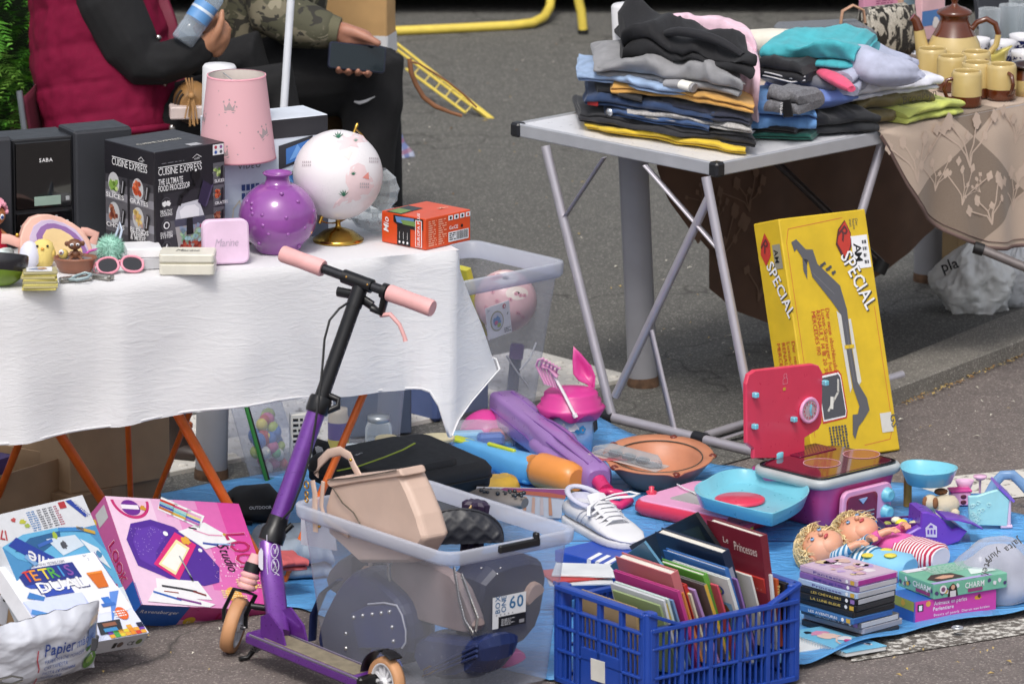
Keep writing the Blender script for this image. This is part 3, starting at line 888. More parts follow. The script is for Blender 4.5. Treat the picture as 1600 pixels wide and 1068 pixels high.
b=B(mat('#d99aa8',.6));b.lathe([(rb-.0018,zb-.001),(rb+.001,zb-.001),(rb+.001,zb+.003)],48,caps=False);b.make('rim',shd);b=B(b.m);b.lathe([(rt+.001,zt-.003),(rt+.001,zt+.001),(rt-.0018,zt+.001)],48,caps=False);b.make('rim',shd)
b=B(GRY)
for a in(0,2.1,4.2):b.tube([(0,0,zt-.02),(rt*cos(a)*.97,rt*sin(a)*.97,zt-.006)],.0012,6)
b.tube([(0,0,zb),(0,0,zt-.015)],.008,10);b.make('shade_carrier',t)
art=B(ink('#a8979a',.3))
def on_shade(a,z):r_=rb+(rt-rb)*(z-zb)/(zt-zb)+.0006;return V((r_*sin(a),-r_*cos(a),z))
def shade_shape(a0,q,pts,sz,rot=0):
 z0=zb+(zt-zb)*q
 P_=[on_shade(a0+(x*cos(rot)-y*sin(rot))*sz/rb,z0+(x*sin(rot)+y*cos(rot))*sz)for x,y in pts]
 art.add(P_,[tuple(range(len(P_)))])
crown=[(-.8,-.5),(.8,-.5),(1,.45),(.5,-.05),(0,.75),(-.5,-.05),(-1,.45)]
for a0,q,r_ in((-.19,.68,0),(-.36,.13,.35),(.9,.35,.4),(-1.3,.5,0),(2.4,.4,0),(2.0,.7,.2),(-2.4,.6,.1)):
 shade_shape(a0,q,crown,.017,r_);shade_shape(a0,q,[(-.85,-.8),(.85,-.8),(.85,-.68),(-.85,-.68)],.017,r_)
 for x in(-1,0,1):shade_shape(a0,q,[(x-.13,.6+.3*(x==0)),(x+.13,.6+.3*(x==0)),(x+.13,.85+.3*(x==0)),(x-.13,.85+.3*(x==0))],.017,r_)
rd=random.Random(8)
for i in range(34):shade_shape(rd.uniform(-3.1,3.1),rd.uniform(.06,.95),[(-.5,-.5),(0,-.15),(.5,-.5),(.2,.05),(.55,.3),(.12,.25),(0,.7),(-.12,.25),(-.55,.3),(-.2,.05)],.0042,rd.uniform(0,1))
art.make('silver_print',shd,kind='stuff')
P,yaw,wd=frontbox((352,384),(513,366),ZS,.13);h=ztop(GY(470,372,P.y-.06),187)-ZS
t,fc,fin=carton('tablet_box','white tablet computer box with tablet pictures behind the globe','box',TR(P,yaw),(wd,.13,h),mat('#ccd3de',.4))
f=fc['F'];LB=ink('#b9c6d8')
grad(f,0,0,1,.83,[ink('#a9b8cc'),ink('#b4c2d4'),ink('#bdcad9'),ink('#c4d0dd'),ink('#cbd5e0')])
f.rect(.40,.84,1,.995,ink('#222228'),2)
f.circ(.24,.68,.02,INK_K,3,ry=.5);f.text('VIDEO',.13,.62,.017,INK_K,bold=0,gap=.25)
for i in range(8):f.rect(.16+.045*(i%4),.44-.07*(i//4),.195+.045*(i%4),.49-.07*(i//4),ink('#33497d'),3)
f.line([(.05,.02),(.08,.3),(.14,.36),(.17,.2),(.1,.05)],.003,ink('#c9c4b4'),3);f.line([(.18,.05),(.2,.3),(.26,.25)],.003,ink('#c9c4b4'),3)
for x,y,sz in((.52,.60,.30),(.40,.34,.36)):
 f.poly([(x,y-.02),(x+sz*1.1,y+.06),(x+sz*1.1,y+.24),(x,y+.18)],ink('#2a2c33'),4)
 f.poly([(x+.07,y+.02),(x+sz,y+.08),(x+sz,y+.21),(x+.07,y+.15)],ink('#3f74b8'),5);f.poly([(x+.1,y+.05),(x+sz*.8,y+.1),(x+sz*.6,y+.18)],ink('#6fa0d8'),6)
fc['T'].rect(.3,.3,.45,.5,INK_K);fin()
P=G(434.5,392,ZS);s=pxm(P);t=thing('vase','round purple glazed vase with raised dots and a narrow neck','vase',TR(P))
zz=lambda py:ztop(P,py)-ZS
zc=zz(338);rB=61.5/s
m=mat('#8a4a97',.16,var=.12,vs=18,coat=.6)
prof=[(.001,.0),(rB*.52,0),(rB*.56,.004)]
for k in range(1,15):
 a=-1.02+(1.02+1.13)*k/14;prof.append((rB*cos(a),zc+(rB*.92)*sin(a)))
zn=zz(280);prof+=[(.0315,zn-.012),(.0275,zn),(.0275,zn+.008),(.034,zz(272)),(.0355,zz(270)),(.033,zz(270)+.002),(.027,zz(276)),(.024,zn),(.024,zn-.02)]
b=B(m);b.lathe(prof,48,caps=False);b.make('vase_body',t)
rd=random.Random(12)
for px,py in((395,334),(411,352),(447,340),(465,315),(476,356),(420,366),(450,366),(394,318),(440,303),(489,330),(405,380),(467,384),(383,355)):
 d=ray(px,py);C=P+V((0,0,zc));oc=CAM-C;A_=d.dot(d);Bq=2*oc.dot(d);Cq=oc.dot(oc)-(rB*.97)**2;D_=Bq*Bq-4*A_*Cq
 if D_<0:continue
 q=CAM+d*((-Bq-sqrt(D_))/(2*A_))-P
 b=B(m);b.ball(q,.0055,n=10);b.make('raised_dot',t)
for i in range(10):
 a=1.0+i*.37;e=rd.uniform(-.6,.8);q=V((rB*.97*cos(e)*cos(a),rB*.97*cos(e)*sin(a),zc+rB*.9*sin(e)));b=B(m);b.ball(q,.0055,n=10);b.make('raised_dot',t)
P=G(528.5,376,ZS);s=pxm(P);t=thing('globe','white and pink globe on a round brass stand','globe',TR(P))
M_BR=mat('#c09a48',.2,1.0,.08)
rb_=39.5/s
b=B(M_BR);b.lathe([(rb_,0),(rb_+.001,.005),(rb_*.93,.009),(rb_*.86,.012),(rb_*.6,.024),(rb_*.3,.030),(.008,.033),(.006,.038),(.006,.08),(.009,.083),(.009,.088),(.001,.09)],40);b.make('brass_stand',t)
C=V((0,0,ztop(P,273)-ZS));rg=70.3/s
axd=(RT*53+UP*140+FW*20).normalized()
def globe_m():
 m,tt,p=nodes_of('globe_print')
 v=coords(tt);vo=nn(tt,'ShaderNodeTexVoronoi');vo.inputs['Scale'].default_value=260;tt.links.new(v,vo.inputs['Vector'])
 f=noise_n(tt,v,14,3)
 dots=ramp(tt,vo.outputs['Distance'],[(.14,1.0),(.2,0.0)]);msk=ramp(tt,f,[(.45,0.0),(.62,.5)])
 mm=nn(tt,'ShaderNodeMath',operation='MULTIPLY');tt.links.new(dots,mm.inputs[0]);tt.links.new(msk,mm.inputs[1])
 tt.links.new(mixc(tt,mm.outputs[0],'#e0dcdf','#a7a3ab'),p.inputs['Base Color']);p.inputs['Roughness'].default_value=.35;return m
b=B(globe_m());b.ball(C,rg,n=48);gl=b.make('globe_ball',t)
art=B()
def gpatch(outline,m,k=1,nr=5):
 """outline in pixels of the photograph -> patch wrapped on the ball"""
 def pt(px,py):
  x,y=(px-527)/s,-(py-273)/s;r_=rg+.0004*k
  z=sqrt(max(r_*r_-x*x-y*y,0));return C+RT*x+UP*y-FW*z
 cx=sum(p[0]for p in outline)/len(outline);cy=sum(p[1]for p in outline)/len(outline);n=len(outline)
 vs=[pt(cx,cy)]+[pt(cx+(p[0]-cx)*q/nr,cy+(p[1]-cy)*q/nr)for q in range(1,nr+1)for p in outline]
 fs=[(0,1+(i+1)%n,1+i)for i in range(n)]
 for q in range(nr-1):
  for i in range(n):j=(i+1)%n;a=1+q*n;fs.append((a+i,a+j,a+n+j,a+n+i))
 art.add(vs,fs,m,True)
PK=ink('#dec6c9');GN=ink('#2f6a52')
gpatch([(541,276),(549,262),(560,256),(570,260),(574,272),(582,280),(584,292),(576,304),(560,314),(545,318),(528,323),(520,327),(524,318),(538,305),(546,297),(541,287)],PK)
gpatch([(526,222),(535,212),(552,207),(566,212),(574,222),(560,232),(548,230),(540,240),(530,236)],PK);gpatch([(533,236),(545,233),(552,240),(546,252),(538,246)],ink('#e8d4d2'),2)
gpatch([(567,279),(576,270),(577,282)],ink('#d98a80'),3)
for cx,cy,q in((529,217,1.0),(538,308,.95),(553,275,.55),(556,222,.5)):
 for a in(-1.1,-.6,-.15,.3,.8):
  L=11*q;gpatch([(cx-1,cy),(cx+sin(a)*L*.6-1.1*q,cy-cos(a)*L*.6),(cx+sin(a)*L,cy-cos(a)*L),(cx+sin(a)*L*.6+1.1*q,cy-cos(a)*L*.6),(cx+1,cy)],GN if q>.5 else ink('#7d9b8e'),4,2)
for cx,cy in((480,256),(570,290),(584,250)):
 for j in range(2):
  for i in range(5):gpatch([(cx-7+3*i,cy+5*j),(cx-5.4+3*i,cy+5*j),(cx-5.4+3*i,cy-3+5*j),(cx-7+3*i,cy-3+5*j)],ink('#b0a7ad'),3,1)
art.make('printed_map',gl)
side=axd.cross(FW).normalized();bk=(axd.cross(side)).normalized();sd=(side*.55+FW*.83).normalized();sd=(sd-axd*sd.dot(axd)).normalized()
if sd.dot(RT)<0:sd=-sd
sd=(RT*.62+FW*.78);sd=(sd-axd*sd.dot(axd)).normalized()
b=B(M_BR);b.tube([C+axd*cos(a)*(rg+.010)+sd*sin(a)*(rg+.010)for a in[pi*k/24 for k in range(25)]],[(.0055,.0016)]*25,8,upv=(sd+axd*.01));b.make('meridian_arc',t)
b=B(M_BR);b.tube([C+axd*(rg-.002),C+axd*(rg+.012),C+axd*(rg+.02),C+axd*(rg+.026)],[.0035,.0035,.0045,.002],10);b.tube([C-axd*(rg-.002),C-axd*(rg+.018)],.0045,10);b.make('axis_pin',t)
q=C-axd*0-V((0,0,rg+.010));b=B(M_BR);b.tube([V((0,0,.085)),q+FW*.01],.005,10);b.make('stem',t)
M_GL=clear_mat('cut_glass','#f2f4f4',.12,.03,'#cfd3d6',.8)
P=G(586,352,ZS)+V((.0,.03,0));s=pxm(P)
b=B(M_GL)
rr=36/s;zc=ztop(P,297)-ZS
pr=[(rr*sin(a)*(1+.07*(k%2)),zc-rr*1.05*cos(a))for k,a in enumerate([.35+2.3*i/9 for i in range(10)])]
b.lathe([(.02,0),(.022,.004),(.008,.012),(.008,zc-rr-.0)]+pr,14,smooth=False,caps=False)
b.make('crystal_ball',None,TR(P),'faceted crystal glass ball behind the globe','glassware')
P=G(580,366,ZS)+V((.02,.03,0))
b=B(M_GL);X=Ro(.5,'Z')
b.lathe([(.001,.004),(.03,.003),(.06,.018),(.075,.040),(.072,.041),(.058,.022),(.03,.008),(.001,.008)],16,smooth=False,caps=False)
for k in range(16):b.ball((.076*cos(k*pi/8),.076*sin(k*pi/8),.040),.006,n=6)
b.make('glass_dish',None,TR(P),'clear cut glass dish lying beside the brass globe stand','glassware')
b=B(mat('#101012',.4));q=[G(px,py,ZS+z)for px,py,z in((598,322,.01),(603,321,.035),(612,321,.04),(622,324,.03),(630,330,.004))]
b.tube(q,.0022,8);b.make('cable',label='thin black cable looping behind the orange box',cat='cable')
P,yaw,wd,dp=boxfit((665,391),(596,381),(735,379.5),ZS);h=ztop(G(665,391,ZS),342.5)-ZS
t,fc,fin=carton('navigator_box','orange car navigator box at the corner of the white table','box',TR(P,yaw),(wd,dp,h),mat('#cf4a1e',.35))
f=fc['F']
for i,(x,m_)in enumerate(((.30,INK_K),(.45,INK_K),(.60,INK_K),(.74,INK_K))):
 x=.50+.13*i;f.rect(x,.80,x+.1,.95,INK_W,2);f.circ(x+.05,.875,.05,ink('#cf4a1e')if i==3 else INK_K,3,10)
f.rect(.5,.10,.95,.42,INK_W,2)
rd=random.Random(3);x=.68
while x<.93:q=rd.uniform(.004,.012);f.rect(x,.14,x+q,.40,INK_K,3);x+=q+rd.uniform(.006,.012)
f.lines(.52,.14,.66,.40,4,INK_K,3,word=.008)
f.text('GxCE',.52,.50,.012,INK_W,bold=1);f.circ(.80,.55,.05,INK_K,3)
f.lines(.06,.08,.24,.92,12,ink('#e8a78c'),2,2);f.lines(.28,.08,.46,.92,12,ink('#e8a78c'),2,3)
f=fc['L']
f.rect(.36,.02,.66,.72,INK_K,2);f.poly([(.28,.95),(.95,.97),(.95,.62),(.80,.58),(.40,.62),(.28,.74)],ink('#0d0d10'),3);f.poly([(.32,.92),(.75,.95),(.75,.70),(.36,.74)],ink('#5c7fae'),4);f.poly([(.45,.84),(.78,.86),(.78,.70),(.50,.71)],ink('#6d8a4a'),5)
f.rect(.78,.06,.93,.92,INK_W,4);f.rect(.795,.08,.915,.90,ink('#cf4a1e'),5);f.text('EUROPA PLUS',.89,.12,.012,INK_W,6,1,rot=pi/2)
f.text('Mio',.17,.36,.024,INK_W,3,1,rot=pi/2,shear=.2)
for i in range(3):f.circ(.42+.09*i,.12,.045,INK_W,4,8);f.line([(.42+.09*i,.22),(.42+.09*i,.45)],.0008,INK_W,4)
f=fc['T'];f.poly([(.0,.55),(.55,.62),(.55,.95),(0,.9)],ink('#2f3538'),2);f.poly([(.02,.58),(.3,.62),(.3,.9),(.02,.86)],ink('#6d8a4a'),3);f.text('Mio',.68,.35,.02,ink('#f0b49a'),3,1)
fin()
def zp(x,y):return(x/1180*210,y/1068*190+280)
Pb=G(98,412,ZS)+ty*.06;s=pxm(Pb)
def pl(pts):return[((zp(*p)[0]-98)/s,(412-zp(*p)[1])/s/cos(PITCH)-.02)for p in pts]
t=thing('rainbow_purse','small rounded purse with pastel rainbow arcs','purse',TR(Pb,YAW_T*.6)@Ro(R(-10),'X'))
X=Ro(pi/2,'X')
for nm,c,z0,z1,pts in(('purse_body','#dfb3a4',-.022,.016,[(245,640),(245,560),(250,470),(290,370),(350,305),(430,283),(520,287),(620,315),(720,370),(800,430),(860,520),(890,620),(890,700),(560,720)]),('lilac_band','#c3b3cf',.012,.0175,[(335,650),(335,560),(330,470),(370,380),(440,335),(530,330),(640,365),(740,425),(800,500),(845,590),(850,690),(560,700)]),('purple_band','#8a659f',.014,.019,[(400,650),(400,560),(390,450),(430,390),(490,362),(560,365),(660,400),(740,460),(790,520),(830,600),(830,690),(560,695)]),('cream_centre','#e0c491',.016,.0205,[(450,650),(450,560),(445,470),(480,415),(540,405),(610,420),(690,470),(750,530),(790,600),(795,690),(560,690)])):
 b=B(mat(c,.5,bump=.08,bs=300));b.prism(pl(pts),z0,z1,ch=.003 if nm=='purse_body' else .0008,X=X,smooth=False);b.make(nm,t)
b=B(mat('#d8a79a',.55));b.tube([X@V((*q,0))for q in pl([(255,520),(150,480),(90,475)])],[(.003,.012)]*3,8);b.make('strap',t);b=B(b.m);b.tube([X@V((*q,-.004))for q in pl([(800,450),(850,455),(930,480),(900,560)])],[(.003,.011)]*4,8);b.make('strap',t)
b=B(M_BR);b.ball(X@V((*pl([(232,450)])[0],0)),.0055,n=10);b.make('zip_pull',t)
def fluffy(name,label,cat,P,r,c,n=700,L=.35,seed=1):
 t=thing(name,label,cat,TR(P));rd_=random.Random(seed)
 b=B(mat(c,.9,var=.15));b.ball((0,0,r),r*.75,n=16);b.make('core',t)
 b=B(mat(c,.95,var=.25,vs=60,sheen=.4))
 for i in range(n):
  z=rd_.uniform(-1,1);a=rd_.uniform(0,2*pi);q=sqrt(1-z*z);d=V((q*cos(a),q*sin(a),z));sd_=d.orthogonal().normalized().lerp(d.cross(V((.3,.2,1))).normalized(),rd_.random())
  e=d+V((rd_.uniform(-.5,.5),rd_.uniform(-.5,.5),rd_.uniform(-.6,.2)));o=V((0,0,r))
  b.add([o+d*r*.6-sd_*r*.05,o+d*r*.6+sd_*r*.05,o+(d*(1-L*.3)+e*L*.3)*r*rd_.uniform(.9,1.08)],[(0,1,2)])
 b.make('fluff',t);return t
t=fluffy('pompom','fluffy mint green pompom against the food processor box','pompom',G(173,412,ZS),.037,'#9fcdbd',1100)
b=B(mat('#b9c4d6',.5));b.tube([V((.01,.005,.06)),V((.018,.006,.082)),V((.022,.006,.098)),V((.027,.004,.08)),V((.022,.0,.06))],.0028,8);b.make('hanging_loop',t)
P=G(47,417,ZS);b=B(mat('#d3d4e2',.5));b.lathe([(.001,0),(.014,.001),(.023,.012),(.0255,.027),(.022,.044),(.014,.056),(.006,.0615),(.001,.0625)],24);b.make('toy_egg',None,TR(P),'smooth white toy egg beside the green bowl shell','toy egg')
P=G(67,418,ZS)+V((0,.02,0));t=thing('chick_toy','pale yellow chick toy behind the white egg','toy',TR(P))
b=B(mat('#dfc878',.8,bump=.4,bs=250));b.lathe([(.001,0),(.02,.002),(.027,.02),(.027,.04),(.022,.055),(.012,.062),(.001,.064)],20);b.make('body',t)
b=B(mat('#c98b2d',.6));b.box((0,-.0265,.046),(.008,.008,.005));b.make('beak',t)
for x in(-.012,.012):b=B(INK_K);b.ball((x,-.022,.052),.003,n=8);b.make('eye',t)
for x in(-.022,.024):b=B(mat('#cfb25c',.8));b.ball((x,-.004,.03),.012,n=10,sq=(.5,1,1));b.make('wing',t)
P=G(118,424,ZS);s=pxm(P);t=thing('toy_pot','small brown plastic pot holding a monkey figure','pot',TR(P))
X=Matrix.Diagonal((1,.72,1,1))
b=B(mat('#8a5a45',.35));b.lathe([(.001,.001),(.036,0),(.044,.012),(.050,.030),(.052,.032),(.050,.036),(.046,.034),(.040,.014),(.001,.008)],28,X=X,caps=False);b.make('pot_body',t)
b=B(mat('#8f8f94',.4));b.lathe([(.001,.030),(.044,.029)],28,X=X,caps=False);b.make('filling',t)
P=P+V((0,0,.030));t=thing('monkey_figure','brown big-headed monkey figure sitting in the little pot','figurine',TR(P+V((.001,-.004,0)),.1))
mB=mat('#6f4630',.45);
b=B(mB);b.ball((-.0,0,.012),.0105,n=12,sq=(1,.9,1.1));b.make('body',t)
b=B(mB);b.ball((-.002,-.002,.036),.0155,n=16,sq=(1.1,1,.85));b.make('head',t)
for x in(-.019,.016):b=B(mB);b.ball((x,.002,.037),.0065,n=10,sq=(1,.5,1));b.make('ear',t)
for x in(-.0085,.0045):
 b=B(WHT);b.ball((x,-.0155,.038),.0040,n=10,sq=(1.2,.5,.9));o=b.make('eye',t)
 b=B(INK_K);b.ball((x,-.0172,.0375),.0022,n=8,sq=(1,.5,1));b.make('pupil',o)
for x in(-.008,.008):b=B(mB);b.tube([(x,-.004,.006),(x*1.8,-.014,.002),(x*1.6,-.016,-.003)],[.0045,.004,.0035],8);b.make('leg',t)
for x in(-.01,.01):b=B(mB);b.tube([(x*.8,-.002,.018),(x*1.7,-.008,.010)],[.004,.003],8);b.make('arm',t)
P2=P+V((-.028,.008,-.002));t=thing('bug_toy','tiny goggle-eyed toy behind the monkey figure','toy',TR(P2))
b=B(mat('#d6bd68',.5));b.ball((.0,0,.012),.012,n=12);b.make('body',t)
b=B(WHT);b.ball((-.004,-.009,.018),.0065,n=10);o=b.make('eye',t);b=B(mat('#7a2f2f',.3));b.ball((-.005,-.0148,.018),.0028,n=8);b.make('pupil',o)
P=G(-4,402,ZS)+ty*.02;t=thing('curly_doll','doll with curly pink hair and a crimson dress','doll',TR(P,.45))
sk=mat('#a8693f',.45,sub=.1)
b=B(sk);b.ball((0,0,.098),.0275,n=20,sq=(1,.95,.95));hd=b.make('head',t)
b=B(mat('#a8122f',.4));b.loft([ring(16,.036,.028,z=0),ring(16,.032,.026,z=.02),ring(16,.022,.018,z=.045),ring(16,.016,.013,z=.062),ring(16,.009,.008,z=.074)]);b.make('dress',t)
for x in(-1,1):b=B(sk);b.tube([(x*.014,0,.06),(x*.027,-.006,.048),(x*.032,-.015,.034)],[.006,.005,.004],8);b.make('arm',t)
for x in(-.010,.011):
 b=B(WHT);b.ball((x,-.0235,.097),.0065,n=12,sq=(.9,.5,1.1));o=b.make('eye',t);b=B(mat('#1f3a78',.2));b.ball((x,-.0265,.0965),.0042,n=10,sq=(.9,.4,1.1));b.make('iris',o)
b=B(mat('#c0406a',.4));b.ball((0,-.0268,.083),.0032,n=10,sq=(1.6,.4,.7));b.make('mouth',t)
rd=random.Random(6);b=B(mat('#d995a8',.7,var=.2,vs=60))
for i in range(90):
 a=rd.uniform(0,6.3);e=rd.uniform(-.1,1.5)
 d=V((cos(a)*cos(e),sin(a)*cos(e),sin(e)))
 if d.y<-.45 and d.z<.55:continue
 c=V((0,.002,.104))+V((d.x*.031,d.y*.030,d.z*.033));b.lathe([(.0042,-.0022),(.0066,0),(.0042,.0022)],8,None,c,Ro(rd.uniform(0,3),'X')@Ro(rd.uniform(0,3),'Y'),True,False)
 b.ball(c,.0058,n=6)
b.make('curly_hair',t)
P=G(8,402,ZS);b=B(mat('#cfe0de',.5));b.lathe([(.02,0),(.021,.014),(.016,.021),(.001,.023)],18);b.make('toy_tub',None,TR(P),'small white and mint toy tub under the doll','toy')
P=G(0,447,ZS);b=B(mat('#6f8a2b',.3,var=.15));X=Ro(R(-16),'X')@Ro(R(4),'Y')
r_=.062
out=[(max(r_*sin(a),.001),r_-r_*cos(a))for a in[1.75*k/14 for k in range(15)]]
t=thing('ball_shell','open half of a green and black plastic ball','toy',TR(P))
b.lathe(out[:10],36,X=X,caps=False);b.make('green_half',t)
b=B(mat('#26252a',.2));b.lathe(out[9:],36,X=X,caps=False);b.lathe([(x*.965,z+.002)for x,z in out],36,X=X,caps=False);b.make('dark_rim',t)
b=B(mat('#b0497d',.4));b.ball(X@V((-.02,-.01,.03)),.022,n=14);b.make('pink_toy',None,TR(P),'pink toy lying inside the green and black shell','toy')
P=G(62,454,ZS);rd=random.Random(9);s=pxm(P)
t=thing('card_stack','stack of yellow edged playing cards in paper bands','cards',TR(P,.08))
for k in range(8):
 b=B(mat(('#c9bd6a','#b7ad7c','#d3c873','#a8a078')[k%4],.5));b.box((rd.uniform(-.003,.003),.03+rd.uniform(-.003,.003),.0027+k*.0054),(.079,.06,.005),r=.0008,X=Ro(rd.uniform(-.06,.06),'Z'));b.make('card_bundle',t)
art=B();f=Face(art,(-.039,.0,.0437),(1,0,0),(0,1,0),.078,.06);f.rect(.12,.1,.88,.9,INK_W);f.blob(.45,.5,.3,ink('#7f8aa5'),2,2,ry=.7);f.blob(.6,.55,.18,ink('#b58a5c'),3,3);art.make('printed_picture',t)
for(x0,y0,x1,y1,hh,ww,lb)in((93,442,117,439,.012,.020,'short chrome memory stick nearest the card stack'),(117,441,143,437,.013,.018,'chrome lighter in the middle of the silver trinkets'),(138,433,176,438,.013,.022,'flat silver stick nearest the pink sunglasses')):
 a,c=G(x0,y0,ZS),G(x1,y1,ZS);d=c-a
 b=B(mat('#a9a8a2',.28,.85));b.prism(rrect(d.length,ww,.005,3),0,hh,ch=.003);o=None
 t=thing('metal_stick',lb,'trinket',TR((a+c)/2,atan2(d.y,d.x)),'silver trinkets by the cards');b.make('metal_case',t)
 b=B(mat('#d3d2cc',.3,.7));b.box((d.length*.32,-ww/2,hh/2),(.008,.003,hh*.4));b.make('cap',t)
b=B(mat('#9fb3b8',.4));q=[G(px,py,ZS+z)for px,py,z in((108,437,.008),(118,431,.016),(133,426,.02),(143,429,.018),(136,434,.014),(122,437,.01))];b.tube(q,[(.002,.004)]*6,8,closed=True);b.make('ribbon_strap',None,None,'pale grey blue strap looped over the silver trinkets','strap')
def sunglasses(P,yaw,s_,c,label):
 t=thing('sunglasses',label,'sunglasses',TR(P,yaw)@Ro(R(-38),'X'),'sunglasses on the white table')
 m=mat(c,.35)
 for sx in(-1,1):
  rg_=[V((sx*.0345+x,0,z))for x,z in[(q.x,q.y)for q in ring(22,.030,.0235,2.3,0,0,0,sx*-.15)]]
  b=B(m);b.tube([p+V((0,0,.026))for p in rg_],.0038,8,closed=True);o=b.make('lens_frame',t)
  b=B(mat('#1d1d24',.1,coat=.5));vs=[p+V((0,-.0005,.026))for p in rg_];b.add(vs,[tuple(range(len(vs)))]);b.make('lens',o)
  b=B(m);b.tube([(sx*.066,0,.035),(sx*.069,.02,.034),(sx*.060,.075,.018),(sx*.055,.095,.0)],[(.0018,.0045)]*4,8,upv=(0,0,1));b.make('temple_arm',t)
 b=B(m);b.tube([(-.008,0,.034),(0,-.002,.037),(.008,0,.034)],.0035,8);b.make('bridge',t)
 for o in t.children:
  pass
 t.scale=(s_,s_,s_)
sunglasses(G(190,428,ZS)+V((0,0,.002)),.30,.85,'#d98d9f','pink framed dark sunglasses lying in front')
sunglasses(G(180,418,ZS)+V((-.02,.03,.0)),.05,.8,'#b53a9c','magenta sunglasses half hidden behind the pink pair')
#  blue tarpaulin and the goods under and before the left table
def interp(keys,u):
 n=len(keys)-1;x=u*n;i=min(int(x),n-1);f=x-i
 return tuple(keys[i][k]+(keys[i+1][k]-keys[i][k])*f for k in range(2))
def tarp():
 m,tt,p=nodes_of('blue_tarpaulin')
 v=coords(tt)
 f=noise_n(tt,v,3,4);w1=noise_n(tt,coords(tt,(1,2.2,1),rot=(0,0,.5)),9,4,.6,1.0)
 tt.links.new(ramp(tt,f,[(.3,'#4a8cc8'),(.7,'#62a6dd')]),p.inputs['Base Color']);p.inputs['Roughness'].default_value=.38
 wx=nn(tt,'ShaderNodeTexWave',bands_direction='X',wave_profile='TRI');wx.inputs['Scale'].default_value=.42;tt.links.new(v,wx.inputs[0]);wy=nn(tt,'ShaderNodeTexWave',bands_direction='Y',wave_profile='TRI');wy.inputs['Scale'].default_value=.5;tt.links.new(v,wy.inputs[0])
 cr=mixc(tt,1.0,ramp(tt,wx.outputs[1],[(.95,0.0),(1,.6)]),ramp(tt,wy.outputs[1],[(.95,0.0),(1,.6)]),'ADD');hh=mixc(tt,1.0,w1,cr,'ADD')
 bump_n(tt,p,hh,.9,.022)
 bk=[(236,784),(330,765),(480,738),(700,702),(935,663),(1125,741),(1420,766),(1504,796),(1690,832)]
 ft=[(240,800),(390,945),(470,953),(640,1012),(858,1066),(1070,1060),(1262,1046),(1440,991),(1720,945)]
 b=B(m)
 def fn(u,v_):
  a,c=interp(bk,u),interp(ft,u)
  A,C=G(*a),G(*c);P=A.lerp(C,v_)
  e=max(0,v_-.86)/.14;e2=max(0,.12-v_)/.12
  z=.0062+.002*noise.noise(V((P.x*9,P.y*6,0)))+e*(.016+.012*noise.noise(V((P.x*5.5,2,0)))+.006*sin(P.x*26))*min(1,max(0,(u-.5)*6))+e2*(.012+.012*noise.noise(V((P.x*8,5,1))))
  P+=(V((0,.012*noise.noise(V((P.x*6,0,3))),0)))*v_
  return V((P.x,P.y,max(z,.0055)))
 b.grid(fn,150,44);t=b.make('tarpaulin',label='blue plastic tarpaulin spread on the asphalt under the toys and books',cat='tarpaulin',solid=.001)
 P=G(1496,980,.022);g_=B(mat('#c9ccd2',.3,.7));g_.tube([P+q for q in ring(16,.011,.011)],.0035,8,closed=True);g_.make('grommet',t)
 g_=B(INK_K);g_.add([P+q for q in ring(12,.008)],[tuple(range(12))]);g_.make('grommet_hole',t)
tarp()
ZG=.0085
CARD=mat('#a88c6e',.75,var=.08,bump=.12,bs=120)
def open_box(name,label,P,yaw,w,d,h,m,flaps=(),cat='cardboard box'):
 t=thing(name,label,cat,TR(P,yaw),'cardboard boxes under the left stall')
 for c,s_ in(((0,-d/2,h/2),(w,.005,h)),((0,d/2,h/2),(w,.005,h)),((-w/2,0,h/2),(.005,d-.006,h)),((w/2,0,h/2),(.005,d-.006,h))):
  b=B(m);b.box(c,s_,r=.001);b.make('side_panel',t)
 b=B(m);b.box((0,0,.003),(w-.012,d-.012,.005));b.make('bottom_panel',t)
 for c,s_,X in flaps:b=B(m);b.box(c,s_,r=.001,X=X);b.make('flap',t)
 return t
P,yaw,wd=frontbox((118,842),(253,803),.0,.28);zC=ztop(P,745);zC=.105
t=thing('cardboard_box','closed flat cardboard box underneath the other one','cardboard box',TR(P,yaw),'cardboard boxes under the left stall')
b=B(mat('#957a5e',.75,var=.08));b.box((0,0,zC/2),(wd,.28,zC));b.make('carton',t)
b=B(mat('#9a8468',.6));b.box((0,-.1405,zC/2),(.05,.001,zC*.98),r=.0003);b.make('packing_tape',t)
P,yaw,wd=frontbox((110,772),(266,745),zC,.28)
t=thing('cardboard_box','taller closed cardboard box resting on a flat one under the table','cardboard box',TR(P,yaw),'cardboard boxes under the left stall')
b=B(CARD);b.box((0,0,.11),(wd,.28,.22));b.make('carton',t)
P,yaw,wd=frontbox((-70,880),(103,826),0,.26)
t=open_box('cardboard_box','open cardboard box with a purple tub in it, farthest to the side',P,yaw,wd,.26,.185,CARD,(((wd*.1,.12,.21),(wd*.7,.004,.07),Ro(-.3,'X')),))
b=B(mat('#5d4a86',.4));b.loft([[V((x,y,z))for x,y in rrect(.2*k,.15*k,.02)]for z,k in((0,.9),(.19,1))],smooth=False,caps=False);b.loft([[V((x,y,z))for x,y in rrect(.2*k,.15*k,.02)]for z,k in((.19,.97),(.02,.86))],smooth=False)
b.make('plastic_tub',None,TR(P+V((-.01,.01,.008)),yaw),'dark purple plastic tub standing in the open cardboard box','tub')
b=B(mat('#a83a78',.4));b.ball((0,0,0),.04,n=12);b.make('toy_ball',None,TR(P+V((-.05,0,.165))),'pink ball inside the purple tub','ball')
